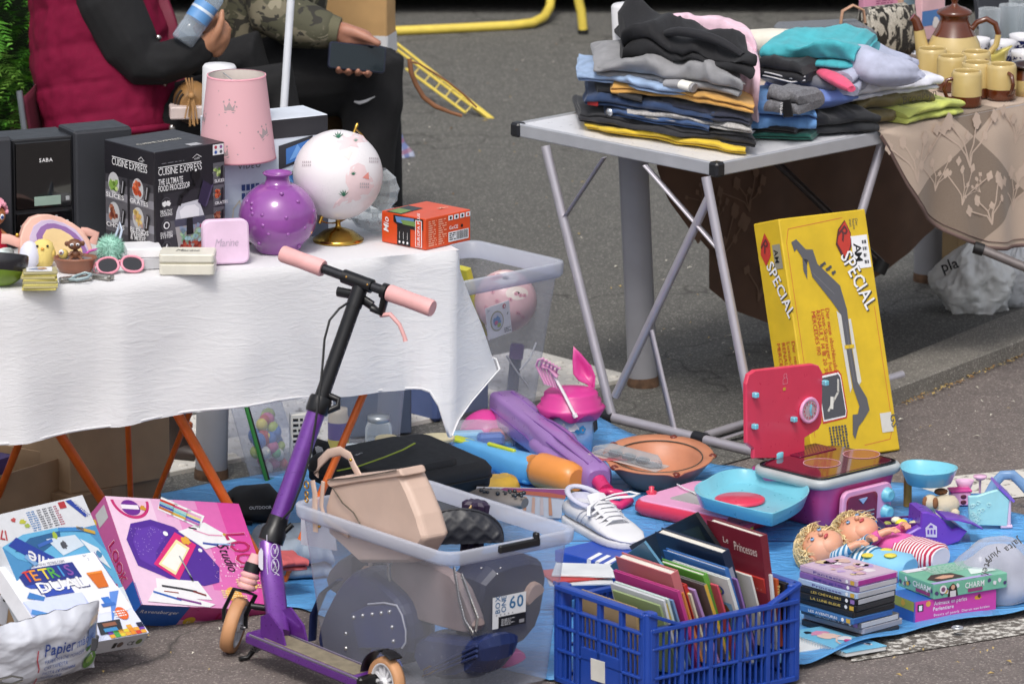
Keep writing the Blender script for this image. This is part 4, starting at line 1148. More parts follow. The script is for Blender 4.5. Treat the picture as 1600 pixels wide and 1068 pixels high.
pts=[GD(px,py,depth(G(150,815))+.02)for px,py in((119,690),(122,715),(130,732),(148,743),(165,742),(181,737),(184,731),(176,729),(164,738),(154,752),(147,770),(143,790))]
b=B(mat('#161517',.5));b.tube(pts,.0035,8);b.make('cable',label='black cable looped over the cardboard boxes under the table',cat='cable')
P=G(278,722);mb=mat('#2b1e19',.5,var=.25)
t=thing('leather_boot','dark brown leather boot behind the cardboard box','boot',TR(P,R(-25)))
b=B(mb);b.loft([ring(14,.045,.034,z=.02,cx=0),ring(14,.042,.032,z=.07,cx=-.005),ring(14,.038,.032,z=.12,cx=-.015),ring(14,.042,.035,z=.20,cx=-.02)]);b.loft([[V((x,q.x,.03+q.y))for q in ring(14,w_,h_)]for x,w_,h_ in((-.03,.034,.028),(.02,.036,.028),(.06,.036,.022),(.085,.025,.015),(.095,.008,.006))]);b.make('upper',t)
b=B(mat('#171211',.7));b.prism([(q.x+.02,q.y)for q in ring(18,.08,.04,2.6)],0,.014,ch=.003);b.make('sole',t)
# - tilted game boxes
def slab(name,label,cat,Opx,a,b_,la,sgn,th,m,z=None,dep=None,group=None,r=.0015,body='carton'):
 O,A,Bv=pose(Opx,a,b_,la,sgn,z,dep)
 M=frame(O,A,Bv);Bl=(Bv-A.normalized()*Bv.dot(A.normalized())).length;w_=A.length
 t=thing(name,label,cat,M,group)
 bb=B(m);bb.box((w_/2,Bl/2,-th/2),(w_,Bl,th),r=r);bb.make(body,t)
 art=B()
 T=Face(art,(0,0,0),(1,0,0),(0,1,0),w_,Bl)
 Fr=Face(art,(0,0,-th),(1,0,0),(0,0,1),w_,th)
 Le=Face(art,(0,Bl,-th),(0,-1,0),(0,0,1),Bl,th)
 Ri=Face(art,(w_,0,-th),(0,1,0),(0,0,1),Bl,th)
 return t,T,Fr,Le,Ri,art
PINK1,PINK2,PINK3=ink('#cf2f84'),ink('#d98ab8'),ink('#e7bcd6')
t,T,Fr,Le,Ri,art=slab('fashion_drawing_game','pink fashion drawing game box lettered LOOK STUDIO','game box',(221,944),(205,16),(-64,-167),.375,1,.080,mat('#c23f86',.3),z=.078)
n=12
for i in range(n):
 for j in range(n):
  u,v_=(i+.5)/n,(j+.5)/n;q=abs(u-.15)*.9+(.35*(1-v_))*0+.12*noise.noise(V((u*4,v_*4,2)))
  c=['#e3c3da','#dcaecf','#d88fbf','#d669ad','#d2489b','#cf2f84'][min(5,max(0,int(q*6.5)))]
  T.rect(i/n,j/n,(i+1)/n,(j+1)/n,ink(c),1)
T.circ(.17,.97,.17,ink('#bf2b6f'),2,24,1,pi,2*pi);T.circ(.17,.97,.145,ink('#e0b6d0'),3,24,1,pi,2*pi)
T.circ(.16,.90,.085,ink('#6a2a8c'),4,ry=.85);T.rect(.09,.885,.22,.925,ink('#e6dfe8'),5);T.blob(.25,.9,.025,ink('#c9902f'),6,2)
for k in range(3):
 x=.36+k*.085;y=.90-k*.05
 T.poly([(x,y),(x+.1,y-.06),(x+.17,y+.06),(x+.06,y+.12)],INK_W,4)
 for j,c in enumerate((('#b5672f','#3d4f9c','#7fb5c0','#c0392b'),('#c9a23c','#6fb0bb','#9ec9c4','#c8507f'),('#b56ba5','#4b5bb0','#dccf8a','#d9a3c4'))[k]):
  q=j*.23;T.poly([(x+.01+.04*q,y+.01+.1*q),(x+.1+.05*q,y-.04+.1*q),(x+.11+.05*q,y-.02+.1*q),(x+.02+.04*q,y+.03+.1*q)],ink(c),5)
T.poly([(.07,.36),(.05,.6),(.12,.75),(.28,.8),(.44,.74),(.60,.56),(.68,.38),(.64,.24),(.52,.2),(.33,.22)],ink('#4f2a8f'),3)
T.poly([(.10,.42),(.09,.58),(.15,.70),(.28,.74),(.38,.68),(.24,.50),(.20,.34)],ink('#5d36a0'),4)
rd=random.Random(5)
for i in range(60):x,y=rd.uniform(.1,.33),rd.uniform(.45,.72);T.circ(x,y,.004,ink('#9c86c8'),5,6)
T.poly([(.19,.38),(.43,.69),(.56,.58),(.34,.24)],ink('#cf2a72'),5);T.poly([(.225,.38),(.42,.62),(.50,.545),(.325,.285)],ink('#e5dca6'),6);T.poly([(.245,.385),(.415,.585),(.475,.53),(.335,.315)],ink('#e9e6de'),7)
T.circ(.355,.67,.022,INK_W,6);T.circ(.575,.53,.018,INK_W,6);T.blob(.49,.61,.04,ink('#d9a03a'),8,3);T.line([(.40,.46),(.435,.27)],.004,ink('#8d9299'),9);T.line([(.43,.28),(.437,.24)],.005,INK_K,9)
T.poly([(.46,.70),(.68,.80),(.88,.64),(.62,.545)],INK_W,4);T.line([(.58,.72),(.68,.68),(.78,.68)],.004,ink('#d694b4'),5);T.line([(.55,.74),(.60,.73)],.004,INK_K,6);T.blob(.80,.69,.014,ink('#c29b3f'),6,5);T.line([(.62,.60),(.72,.59)],.006,ink('#3a4a9a'),5);T.line([(.7,.6),(.85,.6)],.004,ink('#8faad6'),5)
T.poly([(.14,.08),(.17,.25),(.48,.24),(.54,.07)],INK_W,4);T.line([(.2,.18),(.34,.16),(.44,.14)],.006,ink('#3b3a40'),5);T.line([(.42,.14),(.50,.11)],.005,ink('#7a2d2d'),6);T.line([(.2,.13),(.3,.12)],.003,ink('#8c3b35'),6)
T.poly([(.05,.03),(.14,.16),(.55,.03),(.50,-.0)],INK_W,5);T.line([(.12,.12),(.3,.055)],.006,ink('#2f5fb0'),6);T.line([(.28,.07),(.44,.03)],.006,ink('#7a3c86'),6)
T.text('LOOK',.80,.70,.088,INK_W,4,1,rot=-1.45,fit=.325);T.text('LOOK',.803,.698,.085,ink('#b21f5c'),5,1,rot=-1.45,fit=.32);T.text('Studio',.715,.60,.044,INK_K,5,0,rot=-1.45,shear=.25,fit=.21)
for x,y in((.86,.24),(.72,.13)):T.blob(x,y,.075,ink('#e3a34a'),5,4,26,.9,.04);T.lines(x-.09,y-.04,x+.09,y+.04,4,ink('#f2d9a0'),6,word=.006)
rd=random.Random(15)
for i in range(70):T.circ(rd.gauss(.78,.12),rd.gauss(.4,.12),rd.uniform(.003,.008),ink('#ecc9dd'),3,6)
T.rect(.0,.0,.005,.2,ink('#1f56a8'),3)
Fr.rect(0,0,.36,1,ink('#1c57ab'),1);Fr.text('Ravensburger',.03,.62,.017,INK_W,2,1,fit=.28);Fr.circ(.43,.32,.2,ink('#d9b23c'),2);Fr.text('6+',.43,.24,.010,INK_W,3,1,align='c')
Fr.rect(.36,0,1,.35,ink('#dd9cc4'),1);Fr.text('LOOK',.60,.48,.034,ink('#b21f5c'),3,1,fit=.36);Fr.text('Studio',.72,.14,.024,INK_K,3,0,shear=.2,fit=.24)
Le.rect(.0,.0,1,1,ink('#b65794'),1);Le.rect(.78,0,1,1,ink('#1c57ab'),2);Le.text('LOOK',.36,.42,.042,ink('#e6d3df'),3,1,fit=.38);Le.text('LOOK',.365,.44,.038,ink('#b21f5c'),4,1,fit=.37);Le.text('studio',.40,.12,.022,INK_K,4,shear=.2,fit=.3);Le.rect(.05,.3,.17,.85,ink('#b9bcc0'),2);Le.circ(.1,.12,.14,ink('#d9b23c'),3)
art.make('printed_artwork',t)
t,T,Fr,Le,Ri,art=slab('electronics_game','blue and white science kit box lettered nie, under the white TETRIS box','game box',(62,990),(134,-30),(-82,-182),.335,1,.055,mat('#c8cdd4',.35),z=.11)
T.rect(0,.74,1,1,ink('#d6d8dc'),1);T.rect(0,0,1,.74,ink('#4d8fc0'),1)
T.poly([(.0,.74),(.25,.80),(.6,.79),(.9,.68),(1,.5),(1,0),(.7,0),(.35,.5),(.1,.62)],ink('#63aed6'),2);T.poly([(.10,.68),(.3,.76),(.62,.76),(.60,.7),(.35,.62)],ink('#2c5f8e'),3)
T.poly([(.3,.55),(.6,.5),(.72,.42),(.70,.36),(.5,.38),(.36,.44)],ink('#3f86b5'),4);T.poly([(.32,.55),(.6,.52),(.70,.43),(.6,.44),(.4,.48)],ink('#a9d0e2'),5)
T.poly([(.45,.72),(.75,.70),(.8,.6),(.55,.56)],ink('#cfdbe6'),4);T.blob(.6,.64,.035,ink('#4d4f57'),5,3);T.blob(.55,.735,.03,ink('#a2b83f'),5,4);T.line([(.35,.68),(.5,.70)],.008,ink('#3a65b5'),5);T.line([(.62,.77),(.85,.73)],.01,ink('#3f86c5'),5);T.line([(.8,.75),(.95,.68)],.008,ink('#c9a13c'),5)
T.poly([(.78,.66),(.92,.55),(.96,.36),(.84,.5)],ink('#dfe6ec'),5);T.blob(.9,.5,.03,ink('#4a86b0'),6,6)
T.poly([(.38,.40),(.6,.36),(.62,.3),(.42,.26)],ink('#4b2f86'),5);T.line([(.55,.38),(.66,.33),(.72,.34)],.012,ink('#c98f78'),6);T.poly([(.66,.36),(.88,.38),(.9,.28),(.7,.26)],ink('#d9dee0'),5);T.rect(.75,.3,.83,.36,ink('#8e3b30'),7);T.blob(.88,.3,.04,ink('#cf8a2e'),7,8);T.rect(.82,.2,.95,.235,ink('#b03c34'),6);T.poly([(.9,.2),(1,.2),(1,.0),(.93,.06)],ink('#dfe8ee'),5);T.blob(.96,.08,.03,ink('#d9a088'),7,8)
T.poly([(.06,.74),(.17,.79),(.46,.56),(.34,.50)],ink('#27409a'),4);T.text('nie',.40,.555,.052,INK_W,6,1,rot=2.62,sx=1.15)
T.poly([(.16,.62),(.2,.64),(.36,.42),(.33,.4)],ink('#7fa8d4'),5)
T.poly([(.80,.985),(.86,.985),(.99,.83),(.93,.82)],ink('#27409a'),3);T.text('electronique',.985,.835,.020,INK_W,4,1,rot=pi*.70,fit=.17);T.rect(.72,.93,.79,.985,ink('#b03338'),3)
for x,c in((.66,'#a33a55'),(.60,'#55555c'),(.54,'#55555c'),(.48,'#55555c'),(.42,'#4d7fb5'),(.37,'#4d7fb5')):T.lines(x,.80,x+.045,.97,9,ink(c),3,int(x*99),word=.004)
T.text('170',.10,.86,.035,ink('#b03338'),4,1,rot=pi*.9);T.blob(.22,.93,.03,ink('#b64a4a'),3,1,ry=.6);T.blob(.30,.90,.035,ink('#b9b93a'),3,2,ry=.6);T.blob(.33,.86,.03,ink('#9fb04a'),4,3,ry=.6);T.blob(.02,.92,.04,ink('#d0a040'),3,4)
Ri.rect(0,0,1,1,ink('#3c68b0'),1);Fr.rect(0,0,1,1,ink('#3c68b0'),1)
art.make('printed_artwork',t)
t,T,Fr,Le,Ri,art=slab('tetris_game','white game box lettered TETRIS DUAL leaning on the blue science kit','game box',(84,1014),(141,-20),(-92,-126),.28,1,.045,mat('#dfe0e6',.35),z=.10)
T.rect(0,0,1,.56,ink('#d3d8ee'),1);T.rect(.0,.38,.62,.57,ink('#b6bfe6'),2);T.rect(.62,.3,1,.57,ink('#dfe0e6'),2);T.poly([(.0,.57),(.62,.57),(.55,.2),(.1,.25)],ink('#c7cfee'),3)
T.text('INTENANT SUR WWW.TETRIS.COM',.1,.93,.011,ink('#5b5f78'),3,0,fit=.55);T.text('6+',.86,.955,.011,ink('#8a8da0'),3);T.text('2',.885,.91,.011,ink('#8a8da0'),3)
T.rect(.12,.74,.72,.92,ink('#23307c'),3);T.poly([(.12,.74),(.3,.74),(.3,.68),(.16,.7)],ink('#2f49a5'),3)
for i,(ch,c)in enumerate(zip('TETRIS',('#c23b30','#d88a2b','#d8c23a','#4b9b3f','#3f86c0','#7a4a9c'))):T.text(ch,.15+.092*i+(.024 if i==4 else 0)-(.012 if i==5 else 0),.775,.045,ink(c),5,1,fit=None)
T.rect(.25,.58,.55,.66,ink('#2f49a5'),3);T.text('DUAL',.22,.62,.048,ink('#23307c'),4,1,sx=1.35,fit=.52);T.text('DUAL',.23,.627,.044,INK_W,5,1,sx=1.35,fit=.50)
T.poly([(.78,.77),(.94,.77),(.91,.58),(.80,.58)],ink('#c8661f'),5);T.rect(.78,.745,.94,.77,ink('#dd8434'),6)
T.poly([(.06,.60),(.12,.66),(.24,.58),(.2,.54)],ink('#3b74b4'),5);T.poly([(.0,.42),(.3,.26),(.34,.3),(.04,.47)],ink('#4d86c4'),5);T.blob(.34,.30,.03,ink('#d08a4a'),6,2);T.rect(.56,.33,.66,.37,ink('#d9933a'),5);T.rect(.59,.37,.63,.40,ink('#d9933a'),5);T.rect(.72,.36,.86,.40,ink('#3b6ab5'),5);T.rect(.76,.40,.84,.47,ink('#3b74c4'),5);T.poly([(.70,.15),(.98,.52),(.88,.52)],ink('#5b86d0'),4)
T.poly([(.52,.06),(.56,.2),(.80,.2),(.76,.06)],ink('#2f3136'),6);T.rect(.58,.08,.72,.12,ink('#3f86b8'),7);T.rect(.6,.14,.74,.18,ink('#8a5a45'),7)
T.circ(.86,.26,.065,ink('#d9622b'),6,ry=1.15);T.lines(.78,.22,.94,.30,3,INK_W,7,word=.007)
for i,c in enumerate(('#6b3fa0','#4a9b4a','#d6c03a','#d6c03a','#d98a2b','#c8402f','#6b3fa0')):
 for j in range((2,3,2,2,3,2,2)[i]):T.rect(.60+.055*i,.005+.04*j,.652+.055*i,.043+.04*j,ink(c if(i+j)%3 else '#d9a03a'),6)
T.rect(.93,.07,.99,.13,ink('#22263f'),6)
Fr.rect(0,0,1,1,ink('#b9bac0'),1);Fr.text('CE',.82,.28,.018,INK_K,2,1);Fr.circ(.74,.45,.2,ink('#5a4a45'),2);Fr.circ(.94,.45,.2,ink('#5a6f3a'),2);Fr.rect(.66,.25,.70,.65,INK_K,2)
Ri.rect(0,0,1,1,ink('#6a56a8'),1)
art.make('printed_artwork',t)
P=GD(147,1006,depth(t.location)-.1);b=B(mat('#3c3d42',.4));b.box((0,0,0),(.014,.004,.03),r=.0015);b.box((.006,.004,.006),(.006,.01,.03),r=.0015);b.make('plastic_clip',None,TR(P,.3)@Ro(.15,'Y'),'dark grey plastic clip on the corner of the TETRIS box','clip')
P=G(-14,962)
t=open_box('cardboard_box','open cardboard box with torn flaps in front of the science kit',P,.45,.17,.2,.115,mat('#927b60',.75,var=.1),(((.095,.0,.135),(.004,.19,.075),Ro(.25,'Y')),((0,-.1,.13),(.16,.004,.06),Ro(.3,'X'))))
b=B(mat('#1c1b1d',.6));b.box((.0875,-.02,.08),(.002,.05,.022),X=Ro(.5,'X'));b.make('dark_print',t)
P=GD(5,950,depth(G(20,1000))-.05);b=B(mat('#cfd2dc',.4));b.prism(rrect(.022,.075,.010),0,.006,ch=.001,X=Ro(pi/2,'X'));b.cyl((0,-.007,.022),(0,.001,.022),.004,m=INK_K);b.make('bracket',None,TR(P,.3)@Ro(.12,'Y'),'pale plastic bracket with a hole beside the cardboard box','bracket')
def filler_bag():
 O,A,Bv=pose((-42,1090),(180,-42),(20,-96),.33,1,z=.012)
 M=frame(O,A,Bv);w_,h_=A.length,(Bv-A.normalized()*Bv.dot(A.normalized())).length*1.15
 t=thing('filler_bag','white plastic bag lettered Papier mâché with a green vegetable picture','bag',M)
 m=mat('#d3d6e0',.2,var=.06,vs=20,bump=.22,bs=45,coat=.5)
 def fn(s_):
  def f(u,v):
   e=min(u,1-u,.5)*2;g_=min(v,(1-v),.5)*2
   bul=.035*(1-(1-min(1,e*1.6))**2)*(1-(1-min(1,g_*1.8))**2)
   z=s_*bul+(.0045*max(0,.22-abs(noise.noise(V((u*4,v*5,3)))))+.005*max(0,.2-abs(noise.noise(V((u*10,v*11,5))))))*s_+.004*noise.noise(V((u*7,v*7,2)))
   return V((u*w_*(1-.06*v),v*h_+.008*noise.noise(V((u*9,0,1)))*v,z))
  return f
 b=B(m);b.grid(fn(1),70,60);b.grid(fn(-.6),34,30);b.make('plastic_sack',t)
 art=B();T=Face(art,(0,0,0),(1,0,0),(0,1,0),w_,h_)
 T.rect(.42,.05,.94,.66,ink('#dadbe0'));T.rect(.84,.45,.94,.70,ink('#7d9bd0'),2)
 T.text('Papier',.46,.52,.044,ink('#2b4a9a'),3,1,fit=.25);T.text('mâché',.73,.53,.032,ink('#4a68ad'),3,0,fit=.18)
 for i,s_ in enumerate(('PAPIER MACHE POWDER','CARTAPESTA','PASTA DE MADERA','PAPMACHE')):T.text(s_,.47,.41-.09*i,.015,ink('#5a6ea8'),3,fit=(.34,.2,.28,.17)[i])
 T.blob(.90,.22,.13,ink('#5c8a3c'),3,2,18,.95,.08);T.blob(.89,.25,.06,ink('#86aa55'),4,3);T.blob(.86,.42,.06,ink('#3f6b34'),4,5,ry=.5)
 T.line([(.405,.62),(.40,.5),(.43,.35),(.44,.15),(.46,.05)],.003,ink('#c23a4a'),3)
 f=fn(1)
 nv=[]
 for p in art.v:
  q=f(min(max(p.x/w_/(1-.06*p.y/h_),0),1),min(max(p.y/h_,0),1));nv.append(V((p.x,p.y,q.z+.0012+p.z)))
 art.v=nv;art.make('printed_label',t)
filler_bag()
for i,(px,py,a,lb)in enumerate(((12,1062,.3,'steel spring clamp lying lowest beside the papier mâché bag'),(20,1044,.55,'upper steel spring clamp with an open jaw'))):
 t=thing('spring_clamp',lb,'clamp',TR(G(px,py,.07),a),'steel clamps before the papier mâché bag')
 m=mat('#6a6762',.35,.8)
 for s_ in(-1,1):b=B(m);b.tube([(-.02,0,s_*.004),(.01,0,s_*.009),(.034,0,s_*.0025)],[(.007,.0018)]*3,8,upv=(0,0,1));b.make('jaw',t)
 b=B(m);b.tube([(-.02+.005*cos(q),-.008+.0026*q,.005*sin(q))for q in[k*.7 for k in range(11)]],.0012,6);b.make('spring',t)
P=G(392,806,ZG);b=B(mat('#121214',.6,var=.3,bump=.3,bs=40))
b.loft([ring(22,.001,.001,2,.0),ring(22,.066,.07,2.6,.002),ring(22,.072,.075,2.4,.025),ring(22,.064,.06,2.2,.055),ring(22,.045,.04,2,.075),ring(22,.001,.001,2,.08)]);b.jitter(.012,14,3);
t=thing('cloth_bag','slouched black cloth bag with small white lettering behind the orange leg','bag',TR(P,.3));b.make('bag_body',t)
b=B(mat('#19191b',.6));b.tube([(-.05,-.02,.05),(-.075,-.05,.03),(-.06,-.075,.008),(-.02,-.085,.004)],[(.002,.012)]*4,8);b.make('strap',t)
art=B();f=Face(art,(-.04,-.079,.028),(1,-.15,0),(0,.45,1),.08,.03);f.text('OUTDOOR',.2,.35,.011,INK_W,8);art.make('printed_lettering',t)
def toy_bag():
 O,A,Bv=pose((416,752),(52,-18),(-34,-122),.16,1,z=.01)
 M=frame(O,A,Bv);w_,h_=.17,.21;t=thing('toy_bag','see-through zip bag with green edges full of coloured pieces','bag',M)
 b=B(clear_mat('clear_film','#eef0f4',.10,.12,'#e6e9f2',.5));b.prism([(0,0),(w_,0),(w_*.96,h_),(0,h_)],-.05,.0,ch=.008);b.make('film',t)
 b=B(mat('#2e7a36',.45));b.tube([(0,0,.002),(0,h_,.002)],.005,8);b.tube([(w_,0,.002),(0,0,.002)],.004,8);b.make('green_edge',t)
 b=B(mat('#16171a',.5));b.tube([(.009,.0,.003),(.008,h_,.003)],.0032,8);b.make('black_piping',t)
 rd=random.Random(3)
 for i in range(26):
  c=rd.choice(('#b03a3a','#3f6fb0','#9fb04a','#d0c04a','#b85a86','#5aa06a','#c9c7c0'))
  q=B(mat(c,.5));q.ball((0,0,0),rd.uniform(.012,.022),n=10,sq=(1,1,rd.uniform(.6,1)))
  q.make('plastic_piece',t,Tr(rd.uniform(.03,w_-.025),rd.uniform(.02,h_*.75),-rd.uniform(.015,.04)))
toy_bag()
# - clear plastic boxes
M_CLR=clear_mat('clear_plastic','#eaecf2',.062,.12,'#e2e4ec',.40)
M_RIM=clear_mat('frosted_rim','#dfe3ec',.34,.3,'#dfe2ee',.62)
def clear_box(name,label,P,yaw,w,d,h,inset,rim=.022,lip=.012,group=None):
 t=thing(name,label,'storage box',TR(P,yaw),group)
 b=B(M_CLR);q=lambda k,z:[V((x,y,z))for x,y in rrect(w-2*inset*(1-k),d-2*inset*(1-k),.035,5)]
 b.loft([q(k,z)for k,z in((0,.004),(.5,h*.5),(.93,h-rim))],caps=False);b.make('wall',t)
 b=B(M_CLR);b.add(q(0,.004),[tuple(range(len(q(0,0))))]);b.make('bottom',t)
 b=B(M_RIM);R_=lambda e,z:[V((x,y,z))for x,y in rrect(w+2*e,d+2*e,.04,6)]
 b.loft([R_(-.005,h-rim-.014),R_(-.001,h-rim-.012),R_(lip*.55,h-rim-.010),R_(lip*.85,h-rim-.004),R_(lip,h-.004),R_(lip*.85,h),R_(lip*.1,h),R_(-.003,h-.003),R_(-.005,h-rim-.014)],caps=False);b.make('rim',t)
 b=B(M_RIM)
 for sx,sy in((-1,-1),(1,-1),(1,1),(-1,1)):
  for u in(.30,.70):
   pass
 return t
P,yaw,wd=frontbox((432,742),(642,702),0,.36)
tj=clear_box('storage_box','clear storage box of jars and tubs under the white tablecloth',P,yaw,wd+.03,.36,.30,.02)
def injar(px,py,lb,fn):
 Q=G(px,py,.008);t=thing('jar',lb,'jar',TR(Q));fn(t)
def j1(t):
 b=B(mat('#cdbfa8',.4));b.lathe([(.001,0),(.025,0),(.027,.01),(.027,.085),(.024,.095),(.024,.11),(.001,.11)],24);b.make('jar_body',t)
 b=B(mat('#57408c',.45));b.lathe([(.0275,.03),(.0275,.075)],24,caps=False);b.make('label_band',t)
 b=B(mat('#d0bd3e',.5));b.lathe([(.028,.008),(.0275,.03)],24,caps=False);b.make('yellow_band',t)
injar(529,702,'jar with a purple label and a yellow band in the clear box',j1)
def j2(t):
 b=B(clear_mat('clear_jar','#eef2f4',.2,.08,'#dfe6ea',.7));b.loft([[V((x,y,z))for x,y in rrect(.07*k,.07*k,.014)]for z,k in((0,.9),(.01,1),(.07,1),(.085,.8))]);b.make('jar_body',t)
 b=B(mat('#9aa0a6',.3,.5));b.lathe([(.027,.084),(.029,.087),(.029,.1),(.001,.102)],24);b.make('lid',t)
injar(592,708,'square glass jar with a grey lid inside the clear box',j2)
def j3(t):
 b=B(clear_mat('clear_jar','#eef2f4',.2,.08,'#dfe6ea',.7));b.box((0,0,.022),(.07,.05,.044),r=.006);b.make('jar_body',t)
 b=B(mat('#b9c2c9',.3));b.box((0,0,.047),(.074,.054,.008),r=.002);b.make('lid',t)
injar(553,726,'small flat glass tub lying in front of the jars',j3)
def j4(t):
 b=B(mat('#c9c6bf',.6));b.box((0,0,.07),(.055,.03,.14),r=.002);b.make('packet',t)
 art=B();f=Face(art,(-.0275,-.0152,0),(1,0,0),(0,0,1),.055,.14);f.lines(.1,.05,.9,.95,9,INK_K,1,3);art.make('printed_text',t)
Q=G(470,728,.008);t=thing('card_packet','white packet printed with dark lines standing beside the jars','packet',TR(Q,.2));j4(t)
Q=G(545,688,.008)+V((0,.05,0));b=B(mat('#4a5568',.5));b.box((0,0,.09),(.2,.05,.18),r=.004);b.make('folder',None,TR(Q+V((.06,.02,0)),.3),'dark slate folder at the back of the clear box of jars','folder')
for i,(px,py,c,lb)in enumerate(((604,690,'#cbbf9c','small cream slipper sole behind the laptop bag'),(680,688,'#cfc4a2','larger cream slipper sole behind the laptop bag'))):
 b=B(mat(c,.7));b.prism([(q.x,q.y)for q in ring(22,(.03,.05)[i],.022,2.4)],0,.012,ch=.003);b.make('slipper',None,TR(G(px,py,.13)-V((0,0,0)),.2)@Ro(.25,'X'),lb,'slipper','cream slippers')
P,yaw,wd,dp=boxfit((590,782),(478,724),(775,728),.135);P.z=.150
b=B(mat('#3a3f48',.6));b.box((0,0,.05),(wd*.8,dp*.8,.1),r=.004);b.make('storage_crate',None,TR((P.x,P.y+.02,ZG),yaw),'dark box hidden underneath the laptop bag','box')
t=thing('laptop_bag','black laptop bag with a lime green zip lying on the tarpaulin','bag',TR(P,yaw)@Ro(R(4),'X'))
M_NY=mat('#1d1d20',.65,var=.12,bump=.35,bs=400)
b=B(M_NY);b.loft([[V((x,y,z))for x,y in rrect(wd+2*e,dp+2*e,.035,5)]for z,e in((-.03,-.012),(-.024,0),(.02,.002),(.034,-.008),(.038,-.02))]);b.jitter(.004,8,2);b.make('bag_body',t)
b=B(M_NY);b.loft([[V((x-wd*.10,y,z))for x,y in rrect(wd*.72+e,dp*.82+e,.03,5)]for z,e in((.036,0),(.046,-.004),(.05,-.02))]);b.jitter(.003,8,5);b.make('front_pocket',t)
b=B(mat('#101012',.5));b.tube([(x,y,.0)for x,y in rrect(wd+.006,dp+.006,.036,5)],.0028,6,closed=True);b.make('piping',t)
q0=t.matrix_world.inverted()
b=B(mat('#a6b81f',.45));b.tube([q0@G(px,py,.212)for px,py in((527,735),(560,728),(600,714),(630,702),(648,692))],[(.0032,.0015)]*5,8);b.make('lime_zip',t)
art=B();b0=q0@G(577,722,.206);f=Face(art,(-wd*.02-wd*.3,-dp*.02+.03,.0525),(.93,.37,0),(-.37,.93,0),.05,.02);f.text('bilora',0,0,.012,INK_W,2,1);art.make('woven_label',t)
b=B(M_NY);b.tube([q0@GD(px,py,depth(t.location)+.2)for px,py in((492,712),(488,697),(496,690),(508,694),(512,706))],[(.010,.003)]*5,8);b.make('carry_handle',t)
b=B(mat('#2a2623',.5));b.tube([GD(px,py,depth(G(715,770)))for px,py in((702,772),(702,758),(710,751),(722,754),(733,764),(742,776))],[(.002,.008)]*6,8,upv=(0,-.5,.8));b.make('belt',label='dark leather belt curling between the laptop bag and the clear box',cat='belt')
t=garment('grey_clothes','crumpled pale grey blue clothes beside the big clear box',mat('#8f9cab',.85,bump=.3,bs=60),TR(G(455,905,ZG)+V((.0,.08,0)),.25),.16,.2,.095,3,5,.016,12,'clothes',lumps=.02)
t=garment('red_clothes','faded red cloth lying on the grey clothes beside the clear box',mat('#b9595c',.85),TR(G(444,890,.075)+V((0,.03,0)),.4),.07,.09,.03,3,8,.008,16,'clothes')
#  big clear box with bags, tall bin, scooter
def onpl(M,axis,val,px,py):
 """where the sight line of a pixel meets the plane local[axis] = val of a frame (local coordinates)"""
 Mi=M.inverted();o=Mi@CAM;d=Mi.to_3x3()@ray(px,py)
 return o+d*((val-o[axis])/d[axis])
def cutout(b,M,axis,val,pts,th,m=None,ch=.008):
 """solid with a traced outline, standing in the plane local[axis] = val and th thick behind it"""
 L=[onpl(M,axis,val,*p)for p in pts]
 if axis==0:P2=[(-p.y,p.z)for p in L];X=Matrix(((0,0,-1,val),(-1,0,0,0),(0,1,0,0),(0,0,0,1)))
 else:P2=[(p.x,p.z)for p in L];X=Matrix(((1,0,0,0),(0,0,-1,val),(0,1,0,0),(0,0,0,1)))
 X=X@Tr(0,0,-th)
 b.prism(P2,0,th,m,ch=ch,X=X,smooth=False)
HB=.355
P,yaw,wd,dp=boxfit((700,868),(463,783),(897,826),HB)
BOX=clear_box('storage_box','big clear storage box of handbags lettered BOX ONE 60',V((P.x,P.y,.006)),yaw,wd,dp,HB,.034)
MB_=TR(V((P.x,P.y,.006)),yaw);x0,y0=-wd/2,-dp/2
for u in(0,):
 b=B(mat('#141416',.45));q=onpl(MB_,1,y0-.016,812,852)
 b.box((q.x,y0-.014,q.z),(.115,.012,.018),r=.003);b.box((q.x+.05,y0-.012,q.z+.012),(.012,.016,.02),r=.003);b.make('clip_handle',BOX)
art=B()
def sticker():
 a,c=onpl(MB_,1,y0+.012,768,976),onpl(MB_,1,y0+.012,820,914)
 f=Face(art,(a.x,y0+.010,a.z-.01),(1,0,0),(0,-.03,1),c.x-a.x,c.z-a.z-.002)
 f.rect(0,.0,1,1,ink('#d4d5d8'));f.rect(.18,.0,1,.36,INK_K,2);f.text('BOX',.22,.48,.019,ink('#2b5f8a'),2,1,rot=pi/2);f.text('ONE',.40,.48,.019,ink('#2b5f8a'),2,1,rot=pi/2)
 f.text('60',.50,.56,.040,ink('#2b6590'),2,1);f.lines(.26,.06,.66,.28,5,ink('#b9b9bd'),3,word=.006);f.rect(.80,.05,.95,.16,ink('#8a8a8e'),3)
 for i in range(5):f.circ(.12+.12*i,.42,.03,ink('#9a9aa0'),2,8)
sticker();art.make('printed_label',BOX)
NAVY=mat('#1c2650',.4,var=.15,bump=.25,bs=350);NAVY2=mat('#222e58',.25,var=.15)
STUD=mat('#c9c8c6',.25,.9)
def inbox(name,label,cat,axis,val,pts,th,m,ch=.01):
 t=thing(name,label,cat,MB_);b=B(m);cutout(b,MB_,axis,val,pts,th,ch=ch);b.make('bag_body' if 'bag' in cat or cat=='purse' else 'body',t,sub=1 if th>.02 else 0)
 return t
def trim(t,nm,axis,val,pts,r,m,closed=False):
 b=B(m);b.tube([onpl(MB_,axis,val,*p)for p in pts],r,6,closed=closed);return b.make(nm,t)
xl=x0+.045
